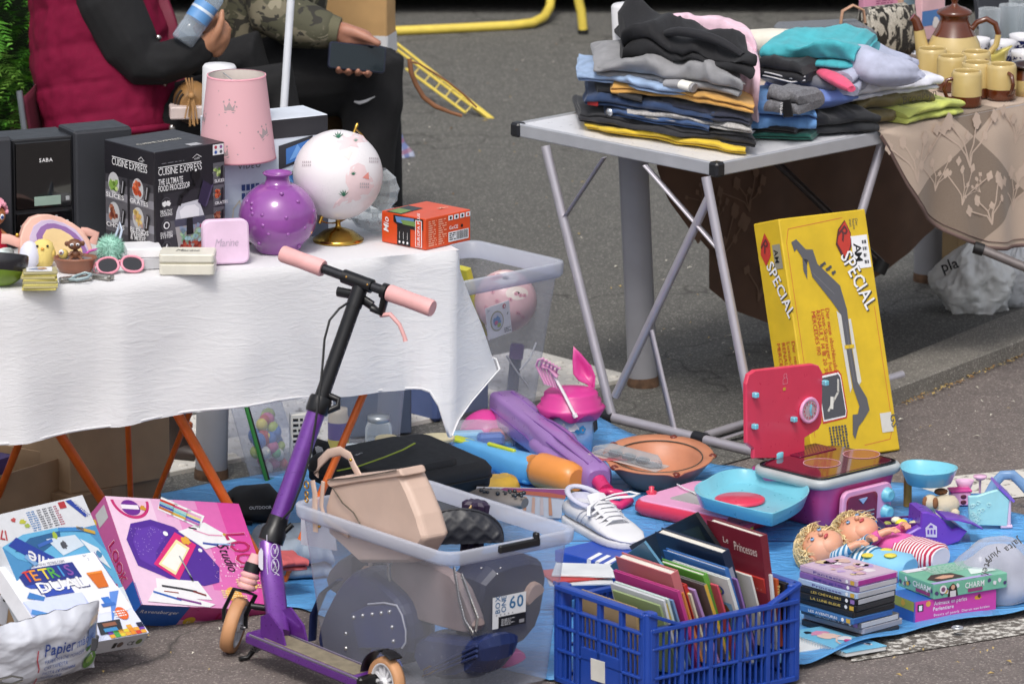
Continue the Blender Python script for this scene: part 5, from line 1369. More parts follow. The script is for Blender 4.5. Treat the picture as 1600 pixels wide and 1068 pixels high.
t=inbox('navy_handbag','navy studded handbag with white piping at the front of the clear box','handbag',0,xl,[(489,1000),(500,955),(530,900),(560,880),(590,905),(620,930),(634,955),(638,1000),(634,1045),(560,1050),(500,1030)],.09,NAVY,.016)
trim(t,'white_piping',0,xl-.014,[(575,943),(600,941),(620,945),(628,960),(634,985),(634,1003),(628,1012)],.0022,mat('#b9bac4',.4))
for px,py in((553,964),(567,961),(582,959),(596,957),(609,955),(613,979),(615,1001),(541,989),(541,1012)):
 b=B(STUD);b.ball(onpl(MB_,0,xl-.013,px,py),.0055,n=8);b.make('metal_stud',t)
trim(t,'strap',0,xl+.02,[(530,905),(505,925),(490,960),(488,1000)],[(.012,.003)]*4,NAVY)
b=B(mat('#222f66',.32,var=.12,bump=.2,bs=350));cutout(b,MB_,0,xl-.012,[(548,958),(575,945),(600,942),(620,946),(630,962),(634,985),(633,1008),(622,1013),(560,1012)],.006,ch=.002);b.make('front_flap',t)
b=B(mat('#8a8f9a',.3,.8));b.tube([onpl(MB_,0,xl-.014,*p)for p in((585,1018),(600,1016),(600,1026),(585,1028))],.002,6,closed=True);b.make('buckle',t)
b=B(mat('#273f86',.35));cutout(b,MB_,0,xl-.006,[(576,1030),(587,985),(612,1010),(628,1040)],.004,ch=.001);b.make('blue_flap',t)
t=inbox('clutch_bag','taupe clutch with silver chain edging inside the clear box','purse',0,xl+.035,[(606,866),(650,876),(710,890),(732,950),(745,982),(730,994),(680,978),(635,966),(618,940),(608,900)],.035,mat('#8b7a78',.55,var=.12),.006)
CH=mat('#aaa8a6',.3,.9)
def chain(t,axis,val,pts,n,r=.0055):
 L=[onpl(MB_,axis,val,*p)for p in pts];seg=[]
 tot=sum((c-a).length for a,c in zip(L,L[1:]))
 for i in range(n):
  s=tot*i/(n-1);k=0
  while k<len(L)-2 and s>(L[k+1]-L[k]).length:s-=(L[k+1]-L[k]).length;k+=1
  seg.append(L[k].lerp(L[k+1],min(1,s/max((L[k+1]-L[k]).length,1e-6))))
 b=B(CH)
 for i,q in enumerate(seg):b.tube([q+V((r*.4*cos(a),r*cos(a),r*1.25*sin(a)))for a in[k*pi/4 for k in range(8)]],r*.33,5,closed=True)
 return b.make('chain_edge',t,kind='stuff')
chain(t,0,xl+.030,[(607,868),(606,895),(612,925),(620,945)],20);chain(t,0,xl+.030,[(710,890),(717,935),(726,970),(738,988)],24);chain(t,0,xl+.03,[(722,900),(735,935),(746,965),(744,982)],20)
t=inbox('navy_handbag','glossy dark blue handbag lying under the taupe clutch','handbag',0,xl+.02,[(640,1062),(638,985),(680,988),(740,1000),(752,985),(756,1040),(720,1072)],.11,NAVY2,.02)
b=B(mat('#b08a3e',.25,.9));b.tube([onpl(MB_,0,xl+.012,*p)for p in((662,1046),(672,1040),(684,1044),(672,1052),(660,1056),(668,1047))],.0022,6);b.make('gold_bow',t)
for k in range(3):trim(t,'raised_seam',0,xl+.014,[(664,1048+4*k),(700,1030+6*k),(745,1008+8*k)],.004,NAVY2)
t=inbox('navy_handbag','dark navy bag behind the BOX ONE label','handbag',1,y0+.06,[(745,1005),(742,895),(800,872),(866,862),(858,930),(850,985),(800,1030)],.12,mat('#191f3c',.45,var=.15),.02)
for px,py in((752,887),(782,887),(777,896)):b=B(STUD);b.ball(onpl(MB_,1,y0+.055,px,py),.0028,n=8);b.make('metal_stud',t)
t=inbox('beige_shoe','beige flat shoe pressed against the side of the clear box','shoe',1,y0+.045,[(820,938),(828,915),(842,905),(856,918),(850,930),(838,936),(826,952)],.05,mat('#b99b8a',.5),.006)
t=inbox('pink_pouch','crumpled magenta pouch at the bottom of the clear box','pouch',1,y0+.035,[(782,1048),(790,1022),(806,1010),(828,1018),(826,1034),(800,1046)],.05,mat('#a53f7e',.5,var=.2),.01)
t=inbox('white_card','white card standing in the corner of the clear box','card',0,xl+.12,[(470,850),(470,800),(520,810),(525,860)],.004,mat('#c6cbd6',.5),.001)
t=inbox('black_purse','black purse with beige strap in the middle of the clear box','purse',0,xl+.10,[(500,905),(520,872),(560,855),(600,870),(612,930),(590,945),(520,940)],.06,mat('#1d1f2b',.4),.012)
trim(t,'beige_strap',0,xl+.06,[(560,905),(572,890),(590,892),(598,905)],[(.004,.012)]*4,mat('#b9967c',.5));trim(t,'beige_strap',0,xl+.05,[(578,868),(580,900),(582,935)],[(.008,.002)]*3,mat('#b5a290',.5))
q=onpl(MB_,2,.31,705,834);t=thing('quilted_pouch','black quilted pouch sticking out of the clear box','pouch',MB_@Tr(q.x+.035,q.y+.02,.272)@Ro(.12-yaw,'Z'))
m=mat('#1b1d26',.45);b=B(m)
def qf(u,v):
 a=pi*u;x=-.102*cos(a);z=.012+.075*sin(a)**.8*v;dz=.0035*(1-min(1,5*min(abs((x*26+z*26)%1-.5),abs((x*26-z*26)%1-.5))))
 return V((x,-.026*(1-v**3)-dz,z))
b.grid(qf,48,24);b.grid(lambda u,v:qf(u,v)*1+V((0,.06*(1-v**3),0)),24,10);b.tube([qf(k/20,1)for k in range(21)],.0035,6);b.make('quilted_body',t)
q=MB_@onpl(MB_,2,.33,722,812);t=thing('folding_umbrella','folded dark purple umbrella standing in the clear box','umbrella',TR(q+V((.02,.04,-.09)),.2)@Ro(.1,'Y'))
b=B(mat('#2a1b38',.5,var=.25));b.loft([[V((r_*(1+.18*((k%2)*2-1))*cos(k*pi/8),r_*(1+.18*((k%2)*2-1))*sin(k*pi/8),z))for k in range(16)]for z,r_ in((-.10,.014),(0,.022),(.09,.026),(.118,.028),(.125,.02))],smooth=False);b.make('canopy',t)
b=B(mat('#c9a977',.4));b.box((-.018,-.02,.11),(.006,.004,.02),X=Ro(.5,'Y'));b.make('closing_tab',t)
q=onpl(MB_,2,.30,575,800);t=thing('beige_handbag','beige leather handbag with gold rings slouching over the rim of the clear box','handbag',MB_)
MBE=mat('#c3a99a',.5,var=.07,bump=.12,bs=250);yv=onpl(MB_,2,HB-.02,560,838).y
HX=onpl(MB_,2,HB+.0,520,800).x
b=B(MBE);cutout(b,MB_,0,HX,[(512,835),(506,790),(516,757),(560,748),(622,738),(636,765),(652,805),(662,842),(640,880),(560,880)],.075,ch=.010);b.make('bag_body',t,bev=.006)
b=B(MBE);cutout(b,MB_,0,HX-.006,[(509,752),(520,746),(560,742),(600,737),(624,732),(628,744),(560,754),(515,762)],.07,ch=.004);b.make('top_flap',t,bev=.003)
b=B(mat('#5c5348',.35,.3));
for pts in([(512,749),(540,747),(575,742),(605,737),(619,734)],[(520,762),(535,785),(552,800),(565,822)]):b.tube([onpl(MB_,0,HX-.009,*p)for p in pts],.0018,6)
b.make('zip_line',t)
b=B(MBE);b.tube([onpl(MB_,0,HX+.02,*p)for p in((494,742),(500,722),(514,708),(532,704),(546,712),(553,728),(562,744))],[(.003,.011)]*7,8,upv=(0,-.6,.8));b.make('carry_handle',t)
b=B(MBE);b.tube([onpl(MB_,0,HX-.01,*p)for p in((488,750),(492,770),(492,800),(493,830))],[(.010,.003)]*4,8,upv=(1,0,0));b.tube([onpl(MB_,0,HX-.012,*p)for p in((505,752),(502,790),(508,812),(545,836))],[(.007,.003)]*4,8,upv=(1,0,0));b.make('strap',t)
for py,r_ in((757,.0085),(771,.006),(780,.006)):
 b=B(mat('#c79a3e',.2,1));c=onpl(MB_,0,HX-.016,479,py);b.tube([c+V((0,r_*cos(a),r_*sin(a)))for a in[k*pi/6 for k in range(12)]],.0018,6,closed=True);b.make('gold_ring',t)
for px,py in((548,718),(499,822)):b=B(mat('#c79a3e',.2,1));b.ball(onpl(MB_,0,HX-.014,px,py),.004,n=8);b.make('rivet',t)
# - tall clear bin behind the white cloth
P,yaw,wd,dp=boxfit((708,443),(560,405),(884,406),.40)
P.z=0.0
BIN=clear_box('storage_bin','tall clear storage bin with a pink ball at the end of the white table',P,yaw,wd,.36,.40,.045,.03,.012)
MI=TR(P,yaw)
c=GD(790,470,depth(P));b=B(mat('#d0a9ab',.35,var=.10));b.ball((0,0,0),.083,n=32)
t=thing('play_ball','pale pink play ball inside the tall clear bin','ball',Matrix.Translation(c));b.make('ball_skin',t)
art=B();fwd=-(FW)
def bp(dx,dy,r_,c_,k,ry=1,n=16,seed=None):
 rd_=random.Random(seed or 1);vs=[]
 for q in range(4):
  for i in range(n):
   a=2*pi*i/n;w_=r_*(q+1)/4;x=dx+w_*cos(a);y=dy+w_*ry*sin(a);R_=.083+.0005*k
   vs.append(RT*x+UP*y-FW*sqrt(max(R_*R_-x*x-y*y,1e-5)))
 fs=[tuple(range(n))]+[(q*n+i,q*n+(i+1)%n,(q+1)*n+(i+1)%n,(q+1)*n+i)for q in range(3)for i in range(n)]
 art.add(vs,fs,ink(c_),True)
bp(.0,.060,.036,'#e3d9d4',1,.5);bp(-.030,.062,.012,'#c27a86',2,.7);bp(-.018,.066,.010,'#b56a78',3,.7);bp(.03,.02,.03,'#dccfc4',1,.6)
rd=random.Random(4)
for i in range(16):bp(rd.uniform(-.06,.06),rd.uniform(-.05,.03),.006,'#c8909a',2,1,6)
art.make('printed_flowers',t)
q=onpl(MI,1,-.15,787,502)
t=thing('toy_label_card','white printed label card with a round picture stuck in the tall clear bin','card',MI@Tr(q.x,q.y+.02,q.z)@Ro(-.12,'Y'))
b=B(mat('#d0d0d4',.5));b.box((0,0,0),(.085,.002,.088),r=.0006);b.make('card',t)
art=B();f=Face(art,(-.0425,-.0012,-.044),(1,0,0),(0,0,1),.085,.088);f.circ(.42,.5,.27,ink('#8a8456'),1,24,1.15);f.circ(.42,.5,.24,ink('#b3b7c4'),2,24,1.15);f.blob(.42,.5,.15,ink('#4f7aa8'),3,3);f.blob(.36,.45,.07,ink('#b0487a'),4,5);f.blob(.47,.36,.08,ink('#8a9c4a'),4,7);f.circ(.76,.88,.07,ink('#a8232f'),2);f.text('a',.735,.84,.014,INK_W,3,1);f.text('5+',.06,.86,.009,INK_K,2);f.lines(.68,.06,.95,.22,3,INK_K,2,word=.004);f.line([(.85,.6),(.9,.66)],.002,INK_K,2);art.make('printed_artwork',t)
c=onpl(MI,1,.0,806,560);b=B(mat('#7a4f9e',.35));b.lathe([(.019,.0),(.019,.035),(.016,.04),(.001,.04)],20);b.lathe([(.015,-.2),(.016,.0)],20,mat('#3f4c6a',.25));b.make('toy_tube',None,MI@Matrix.Translation(c)@Ro(.15,'Y'),'dark tube with a purple cap inside the tall clear bin','tube')
b=B(mat('#c9c9cf',.4));b.tube([MI@onpl(MI,1,-.1,*p)for p in((838,535),(828,560),(812,578))],.0025,6);b.tube([MI@onpl(MI,1,-.14,*p)for p in((791,555),(806,578),(824,602))],.0025,6);b.make('thin_stick',label='thin pale sticks leaning inside the tall clear bin',cat='stick')
b=B(mat('#4a5a86',.4));b.box((0,0,.09),(.2,.14,.18),r=.01);b.make('toy_box',None,MI@Tr(-.08,-.02,.006),'slate blue toy box at the bottom of the tall clear bin','toy box')
b=B(mat('#b9b23a',.4));b.loft([[V((x,y,z))for x,y in rrect(.02,.05,.006)]for z in(0,.2)]);b.make('toy_sword',None,MI@Matrix.Translation(onpl(MI,1,.05,731,450))@Ro(-.3,'Y')@Tr(0,0,-.14),'yellow toy poking out of the tall bin behind the tablecloth','toy')
# - scooter
def scooter():
 fw,rw=G(367,976,.066),G(604,1066,.060)
 t=thing('kick_scooter','purple kick scooter with pink grips leaning before the white table','scooter',TR(G(420,1010)))
 O=t.location;L=lambda p:p-O
 PU=mat('#65308a',.3,.25,.1,40,coat=.3);BKM=mat('#17171a',.35,.2);TY=mat('#b98860',.6,var=.15,bump=.2)
 GP=mat('#dda6a5',.6,bump=.15,bs=300)
 def wheel(c,n,r_,w_,side):
  n=n.normalized();X=n.to_track_quat('Z','Y').to_matrix().to_4x4();X.translation=L(c)
  b=B(TY);b.lathe([(r_*.74,-w_*.8),(r_*.93,-w_),(r_,-w_*.45),(r_,w_*.45),(r_*.93,w_),(r_*.74,w_*.8)],40,X=X,caps=False);ty_=b.make('wheel_tyre',t)
  b=B(mat('#d9d9dc',.35));b.lathe([(r_*.76,-w_*.85),(r_*.70,-w_*.9),(r_*.68,w_*.9),(r_*.76,w_*.85)],40,X=X,caps=False)
  b.lathe([(.001,-w_*.9),(r_*.2,-w_*.9),(r_*.22,w_*.9),(.001,w_*.9)],16,X=X)
  for k in range(12):
   a=k*pi/6;b.add([X@V((q*cos(a+e),q*sin(a+e),z))for q,e in((r_*.18,-.25),(r_*.18,.25),(r_*.72,.14),(r_*.72,-.06))for z in(-w_*.5,w_*.5)],[(0,2,4,6),(1,7,5,3),(0,1,3,2),(4,5,7,6),(2,3,5,4),(0,6,7,1)])
  b.make('spoked_rim',t)
  b=B(mat('#8a8a8e',.3,.8));b.tube([X@V((0,0,-w_*1.6)),X@V((0,0,w_*1.6))],.006,8);b.make('axle',t)
 wheel(fw,V((.97,-.20,-.24)),.066,.016,1);wheel(rw,V((-.82,-.57,.05)),.060,.014,-1)
 a,c=G(410,985,.085),G(575,1052,.072)
 d=(c-a);Ld=d.length;sx=V((-d.y,d.x,0)).normalized();sx=V((sx.x,sx.y,.06)).normalized();M=frame(L(a),d,sx)
 b=B(PU);b.box((Ld/2-.01,0,-.016),(Ld+.03,.068,.028),r=.006);b.make('deck',t,M)
 b=B(mat('#7a715f',.9,var=.25,vs=40,bump=.6,bs=500));b.box((Ld/2+.01,0,-.0015),(Ld-.06,.052,.003),r=.001);b.make('grip_tape',t,M)
 for s_ in(-1,1):b=B(mat('#9c93a5',.3,.7));b.box((Ld/2,s_*.033,-.003),(Ld+.01,.003,.006),r=.001);b.make('deck_edge',t,M)
 b=B(BKM);b.box((Ld+.008,0,-.014),(.02,.07,.03),r=.005);b.make('end_cap',t,M)
 X=V((-.82,-.57,.05)).normalized().to_track_quat('Z','Y').to_matrix().to_4x4();X.translation=L(rw);u=(M.to_3x3()@V((1,0,0)))
 b=B(BKM);up_=V((0,0,1));b.tube([L(rw)+(-u*cos(q)+up_*sin(q))*.073 for q in[.15+k*.16 for k in range(13)]],[(.019,.003)]*13,8,upv=-u);b.make('mudguard',t)
 hb,ht=GD(408,905,depth(fw)-.02),GD(424,842,depth(fw)-.01)
 nk=L(G(437,992,.085))
 b=B(PU);b.tube([nk,L(GD(425,900,depth(fw)-.03)),L(GD(421,848,depth(fw)))],[(.024,.020),(.027,.024),(.024,.024)],16,e=3.2);b.make('neck',t)
 for s_ in(-1,1):b=B(PU);b.prism([(-.03,-.03),(.075,-.03),(.05,.03),(.0,.06),(-.03,.045)],-.0025,.0025,X=frame(nk+sx*s_*.03,d,V((0,0,1))));b.make('folding_bracket',t)
 b=B(BKM);b.tube([L(GD(392,946,depth(fw)-.06)),L(GD(422,950,depth(fw)-.06))],.008,8);b.make('folding_lever',t)
 art=B(ink('#d3cfe0'));e0=nk+(L(GD(425,900,depth(fw)-.03))-nk)*.3
 for i,(px,py)in enumerate(((429,860),(430,883),(432,906))):
  q=L(GD(px,py,depth(fw)-.056));art.tube([q+RT*.0085*cos(a)+UP*.016*sin(a)for a in[k*pi/6 for k in range(12)]],.0009,5,closed=True)
  rd=random.Random(i);art.tube([q+RT*rd.uniform(-.007,.007)+UP*rd.uniform(-.013,.013)for _ in range(9)],.0011,5)
 art.tube([L(GD(px,py,depth(fw)-.056))for px,py in((417,835),(417,880),(422,940))],.0009,5);art.make('white_decal',t)
 b=B(ink('#c9c6d2'));q=[L(GD(px,py,depth(fw)-.048))for px,py in((408,855),(411,860),(411,890),(408,890),(404,884),(404,862))];b.add(q,[tuple(range(6))[::-1]]);b.make('label_plate',t)
 D0=depth(fw);T=GD(562,452,D0+.05)
 cp=lambda k:L(GD(424+(562-424)*k,842+(452-842)*k,D0+.05*k))
 b=B(BKM);b.tube([cp(-.01),cp(.03),cp(.05),cp(.09)],[.030,.030,.024,.023],20);b.tube([cp(.02)+RT*.02,cp(.06)+RT*.036],.007,8);b.make('head_clamp',t)
 b=B(PU);b.tube([cp(.08),cp(.52)],.0215,20);b.make('lower_tube',t)
 b=B(BKM);b.tube([cp(.505),cp(.515),cp(.56),cp(.57)],[.0245,.027,.027,.0245],20);b.tube([cp(.51)+RT*.02,cp(.53)+RT*.046,cp(.56)+RT*.04,cp(.575)+RT*.015],.008,8);b.make('quick_clamp',t)
 b=B(BKM);b.tube([cp(.56),cp(1.0)],.017,20);b.make('upper_tube',t)
 for k in range(9):b=B(mat('#8a8a8e',.3,.8));q=cp(.58+k*.035)+RT*.0155-FW*.007;b.ball(q,.0018,n=6);b.make('height_stud',t)
 bl,br=GD(441,396,D0+.13),GD(676,482,D0-.03);bd=br-bl
 bp_=lambda k:L(bl+bd*k)
 b=B(mat('#3a3a3e',.25,.7));b.tube([bp_(.2),bp_(.8)],.0115,16);b.make('handlebar',t)
 b=B(BKM);b.tube([bp_(.41),bp_(.60)],.0165,16);b.tube([cp(.93),cp(1.02)],.0185,16);b.make('bar_clamp',t)
 for k in(.43,.57):b=B(mat('#b98a4a',.3,.8));b.ball(bp_(k)-FW*.0165,.003,n=8);b.make('bolt',t)
 for k0,k1 in((0,.275),(.71,1)):b=B(GP);b.tube([bp_(k0),bp_(k0+.01),bp_(k0+(k1-k0)*.5),bp_(k1-.01),bp_(k1)],[.0185,.0200,.0190,.0200,.0185]if k0>.5 else[.0185,.0200,.0190,.0200,.0185],20);b.make('grip',t)
 b=B(BKM);b.tube([bp_(.67),bp_(.70)],.0185,16);b.tube([bp_(.685)-V((0,0,.015)),bp_(.66)-V((0,0,.055)),bp_(.60)-V((0,0,.050))],.010,8)
 b.tube([bp_(.37)-V((0,0,.042)),bp_(.5)-V((0,0,.034)),bp_(.6)-V((0,0,.045))],[(.008,.012)]*3,8);b.make('brake_clamp',t)
 b=B(GP);b.tube([bp_(.655)-V((0,0,.060)),bp_(.72)-V((0,0,.050)),bp_(.78)-V((0,0,.066)),bp_(.815)-V((0,0,.092)),bp_(.82)-V((0,0,.10))],[.006,.0055,.005,.005,.006],8);b.make('brake_lever',t)
 b=B(mat('#101012',.4));b.tube([L(GD(px,py,D0-dz))for px,py,dz in((545,472,.0),(530,482,.02),(515,500,.03),(507,530,.03),(504,570,.04),(500,610,.05),(493,660,.05),(485,710,.05),(470,760,.05),(456,795,.05),(440,812,.04))],.0028,8);b.make('brake_cable',t)
 s0,s1=L(GD(400,868,D0-.03)),L(GD(382,926,D0-.035));ax_=(s1-s0)
 b=B(GP);b.tube([s0-ax_*.05,s0+ax_*.2],[.012,.0165],16);
 for k in range(3):b.tube([s0+ax_*(.46+.15*k),s0+ax_*(.53+.15*k),s0+ax_*(.60+.15*k)],[.018,.0235,.018],16)
 b.make('suspension_spring',t)
 b=B(BKM);b.tube([s0+ax_*.2,s0+ax_*.45],.019,16);b.make('suspension_collar',t)
 n=V((.97,-.20,-.24)).normalized()
 for s_ in(-1,1):b=B(BKM);b.tube([s0+ax_*.95,s0+ax_*.97+n*s_*.026,L(fw)+n*s_*.026+UP*.03,L(fw)+n*s_*.026],[(.007,.004)]*4,8);b.make('fork_leg',t)
 b=B(BKM);k0=L(G(412,1000,.06));b.tube([k0,L(G(400,1010,.035)),L(G(388,1026,.008)),L(G(374,1029,.006))],[.008,.007,.006,.006],8);b.make('kickstand',t)
 b=B(mat('#77777b',.3,.8));q0=L(G(408,1003,.052));q1=L(G(398,1013,.03));b.tube([q0.lerp(q1,k/30)+V((.011*cos(k*1.4),0,.011*sin(k*1.4)))for k in range(31)],.0018,6);b.make('stand_spring',t)
scooter()
#  right stall: aluminium table, flowered cloth, clothes and crockery
ZA=.74
cA=G(1120,256,ZA);_,YA,_,WA=boxfit((1120,256),(803,197),(1395,206),ZA)
LA=1.55
MA=TR(cA,YA);ax,ay=MA.to_3x3()@V((1,0,0)),MA.to_3x3()@V((0,1,0))
ALU=mat('#b9bbc1',.35,.4,.06);ALU2=mat('#b5b1b9',.38,.45,.06)
t=thing('camping_table','aluminium camping table with a white top and black corner caps','table',TR(V((cA.x,cA.y,0)),YA));Ti=t.matrix_world.inverted()
b=B(mat('#e0e1e7',.3,var=.04,coat=.2));b.box((LA/2,WA/2,ZA-.0105),(LA-.01,WA-.01,.016),r=.001);b.make('table_top',t)
for c,s_ in(((LA/2,.004,ZA-.016),(LA,.010,.036)),((LA/2,WA-.004,ZA-.016),(LA,.010,.036)),((.004,WA/2,ZA-.016),(.010,WA-.02,.036)),((LA-.004,WA/2,ZA-.016),(.010,WA-.02,.036))):
 b=B(ALU);b.box(c,s_,r=.003);b.make('frame_rail',t)
for x in(.008,LA-.008):
 for y in(.008,WA-.008):b=B(mat('#1c1c20',.4));b.box((x,y,ZA-.016),(.034,.034,.039),r=.006);b.make('corner_cap',t)
def bar(nm,pa,pb,r=.0125,m=None,flat=None):
 s=B(m or ALU2)
 if flat:s.tube([Ti@pa,Ti@pb],[flat]*2,4)
 else:s.tube([Ti@pa,Ti@pb],r,14)
 return s.make(nm,t)
zt=ZA-.03
f1,f2=G(957,652,.015),G(1192,708,.015)
bar('leg',G(852,228,zt),f1,.0125);bar('leg',G(1103,276,zt),G(1186,705,.015),.0125)
bar('foot_bar',f1,G(1092,684,.015),.0135);bar('foot_bar',G(1098,686,.015),f2+(f2-f1)*.02,.0135)
b=B(mat('#1c1c20',.4));b.tube([Ti@G(1086,682,.015),Ti@G(1104,687,.015)],.017,12);b.make('joint',t);b=B(b.m);b.tube([Ti@(f1+(f1-f2)*.09),Ti@(f1+(f2-f1)*.01)],.017,12);b.make('joint',t)
Pm=lambda q0,q1,k:q0.lerp(q1,k)
bar('cross_brace',Pm(G(1103,276,zt),G(1186,705,.015),.07),Pm(f1,f2,.02)+V((0,0,.06)),.0115)
FL_=(.011,.002)
bar('flat_brace',G(1008,258,zt),Pm(G(1103,276,zt),G(1186,705,.015),.27),flat=FL_);bar('flat_brace',G(944,246,zt),Pm(G(852,228,zt),f1,.27),flat=FL_)
bar('flat_brace',Pm(Pm(G(1103,276,zt),G(1186,705,.015),.07),f1,.60),Pm(f1,f2,.42),flat=FL_)
far=ax*1.0
bar('stretcher',G(1103,680,.015),G(1103,680,.015)+ax*.75+V((0,0,.04)),.0115);bar('flat_brace',G(1119,688,.015),G(1119,688,.015)+ax*.5+V((0,0,.03)),flat=FL_)
bar('leg',MA@V((.66,.03,-.03)),MA@V((.45,.06,-.60)),.0125,ALU2);bar('leg',MA@V((.72,WA-.05,-.04)),GD(1378,412,depth(MA@V((.6,WA-.1,-.4)))),.0105,mat('#3c3431',.4,.5))
b=B(mat('#121214',.5));q=GD(1380,408,depth(MA@V((.6,WA-.1,-.4))));b.tube([Ti@q,Ti@(q+RT*-.015-UP*.03)],.021,12);b.make('foot_cap',t);b=B(b.m);q2=GD(1522,386,depth(MA@V((.85,.06,-.4))));b.tube([Ti@q2,Ti@(q2+RT*.025-UP*.008)],.017,12);b.make('foot_cap',t)
bar('brace_tube',q2+RT*.02-UP*.006,q2+RT*.2-UP*.08,.0125,mat('#77706f',.4,.4))
# - flowered tablecloth
def cloth_m(name,a,c_,fl,s_=(1,1)):
 m,tt,p=nodes_of(name)
 tc=nn(tt,'ShaderNodeTexCoord');mp=nn(tt,'ShaderNodeMapping');mp.inputs['Rotation'].default_value=(0,R(40),0);mp.inputs['Scale'].default_value=(2.9,0,4.2)
 tt.links.new(tc.outputs['Object'],mp.inputs[0])
 ck=nn(tt,'ShaderNodeTexChecker');ck.inputs['Scale'].default_value=1;tt.links.new(mp.outputs[0],ck.inputs[0])
 ck.inputs[1].default_value=(*lin(a),1);ck.inputs[2].default_value=(*lin(c_),1)
 wv=noise_n(tt,coords(tt),500,2)
 tt.links.new(mixc(tt,wv,ck.outputs[0],mixc(tt,.12,ck.outputs[0],'#ffffff')),p.inputs['Base Color']);p.inputs['Roughness'].default_value=.7;p.inputs['Sheen Weight'].default_value=.15
 bump_n(tt,p,wv,.12);return m
M_TC=cloth_m('flowered_cloth','#b39d8a','#76624f',0)
M_TD=mat('#5f4535',.75,var=.15,bump=.15,bs=300)  # brown inner side of the cloth, darkened in colour for the table's shade
tc_=thing('tablecloth','brown and beige flowered tablecloth draped over half of the aluminium table','tablecloth',MA)
hem=[onpl(MA,1,-.012,*p)for p in((1376,212),(1388,232),(1400,255),(1418,290),(1436,318),(1455,341),(1480,360),(1508,375),(1540,386),(1572,388),(1610,384),(1660,380),(1720,375))]
nd=lambda x,z:-.012+(.014*sin(x*17)+.008*sin(x*41+z*6))*min(1,-z*4)
def at(keys,u):
 x=u*(len(keys)-1);i=min(int(x),len(keys)-2);return keys[i].lerp(keys[i+1],x-i)
b=B(M_TC)
def nf(u,v):
 h=at(hem,u);z=h.z*v+.003*(1-v);return V((h.x,nd(h.x,z)*min(1,v*6),z))
b.grid(nf,90,16)
fx=[onpl(MA,1,WA+.012,*p)for p in((1031,262),(1047,312),(1075,359),(1113,398),(1116,410),(1105,450),(1130,466),(1152,486),(1199,505),(1260,500),(1330,465),(1375,430),(1400,405),(1432,384),(1460,362),(1490,330),(1540,300))]
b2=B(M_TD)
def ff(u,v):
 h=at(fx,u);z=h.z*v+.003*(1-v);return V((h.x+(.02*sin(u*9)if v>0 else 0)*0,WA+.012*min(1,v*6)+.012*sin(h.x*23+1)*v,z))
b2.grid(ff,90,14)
xl0,xl1=hem[0].x,fx[0].x
b.grid(lambda u,v:V(((xl0+(xl1-xl0)*v)*(1-u)+hem[-1].x*u,WA*v,.0032+.0008*noise.noise(V((u*20,v*12,0))))),50,20)
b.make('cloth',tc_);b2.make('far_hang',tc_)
b=B(mat('#6f5a55',.7));b.tube([nf(k/60,1)for k in range(61)],[(.0012,.006)]*61,6);b.tube([nf(k/60,.955)+V((0,-.0015,0))for k in range(61)],.0012,5);b.make('hem',tc_)
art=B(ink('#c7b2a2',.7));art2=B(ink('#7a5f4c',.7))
def sprig(bb,px,py,sc_,rot,plane,seed,s0=None):
 rd_=random.Random(seed);c=onpl(MA,1,plane,px,py)
 def W_(x,z):
  q=V((c.x+(x*cos(rot)-z*sin(rot))*sc_,0,c.z+(x*sin(rot)+z*cos(rot))*sc_))
  q.y=nd(q.x,q.z)-.0009 if plane<0 else WA+.012+.012*sin(q.x*23+1)*min(1,-q.z/.5)-.004
  return q
 def stem(pts,w_):
  for(xa,za),(xb,zb)in zip(pts,pts[1:]):
   d=V((xb-xa,zb-za)).normalized();n=V((-d.y,d.x))*w_;bb.add([W_(xa-n.x,za-n.y),W_(xb-n.x,zb-n.y),W_(xb+n.x,zb+n.y),W_(xa+n.x,za+n.y)],[(0,1,2,3)])
 def flower(x,z,r_):
  n=20;pts=[W_(x,z)]+[W_(x+r_*(1+.20*cos(4*2*pi*k/n+x*9))*cos(2*pi*k/n)*.8,z+r_*(1+.20*cos(4*2*pi*k/n))*sin(2*pi*k/n))for k in range(n)];bb.add(pts,[(0,1+k,1+(k+1)%n)for k in range(n)])
 for k in range(4):
  a=-.6+.4*k+rd_.uniform(-.1,.1);L=rd_.uniform(.7,1.1);mid=(sin(a)*L*.5+.05,cos(a)*L*.5);end=(sin(a*1.5)*L,cos(a)*L)
  stem([(0,0),(sin(a)*.15,.25),mid,end],.017);flower(end[0],end[1],rd_.uniform(.10,.16))
  if k%2:flower(mid[0]+.12,mid[1]+.1,.08);stem([mid,(mid[0]+.12,mid[1]+.1)],.012)
for i,(px,py,s_,r_)in enumerate(((1432,285,.14,.1),(1468,300,.09,-.1),(1515,262,.15,.15),(1500,320,.10,-.3),(1545,350,.12,.25),(1590,330,.11,0),(1588,225,.10,-.2),(1640,300,.14,.1),(1530,300,.05,.8))):sprig(art,px,py,s_,r_,-.012,i)
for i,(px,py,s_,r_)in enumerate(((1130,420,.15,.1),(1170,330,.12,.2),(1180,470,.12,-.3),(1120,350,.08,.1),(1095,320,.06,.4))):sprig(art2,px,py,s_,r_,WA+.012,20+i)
art.make('flower_print',tc_,kind='stuff');art2.make('dark_flower_print',tc_,kind='stuff')
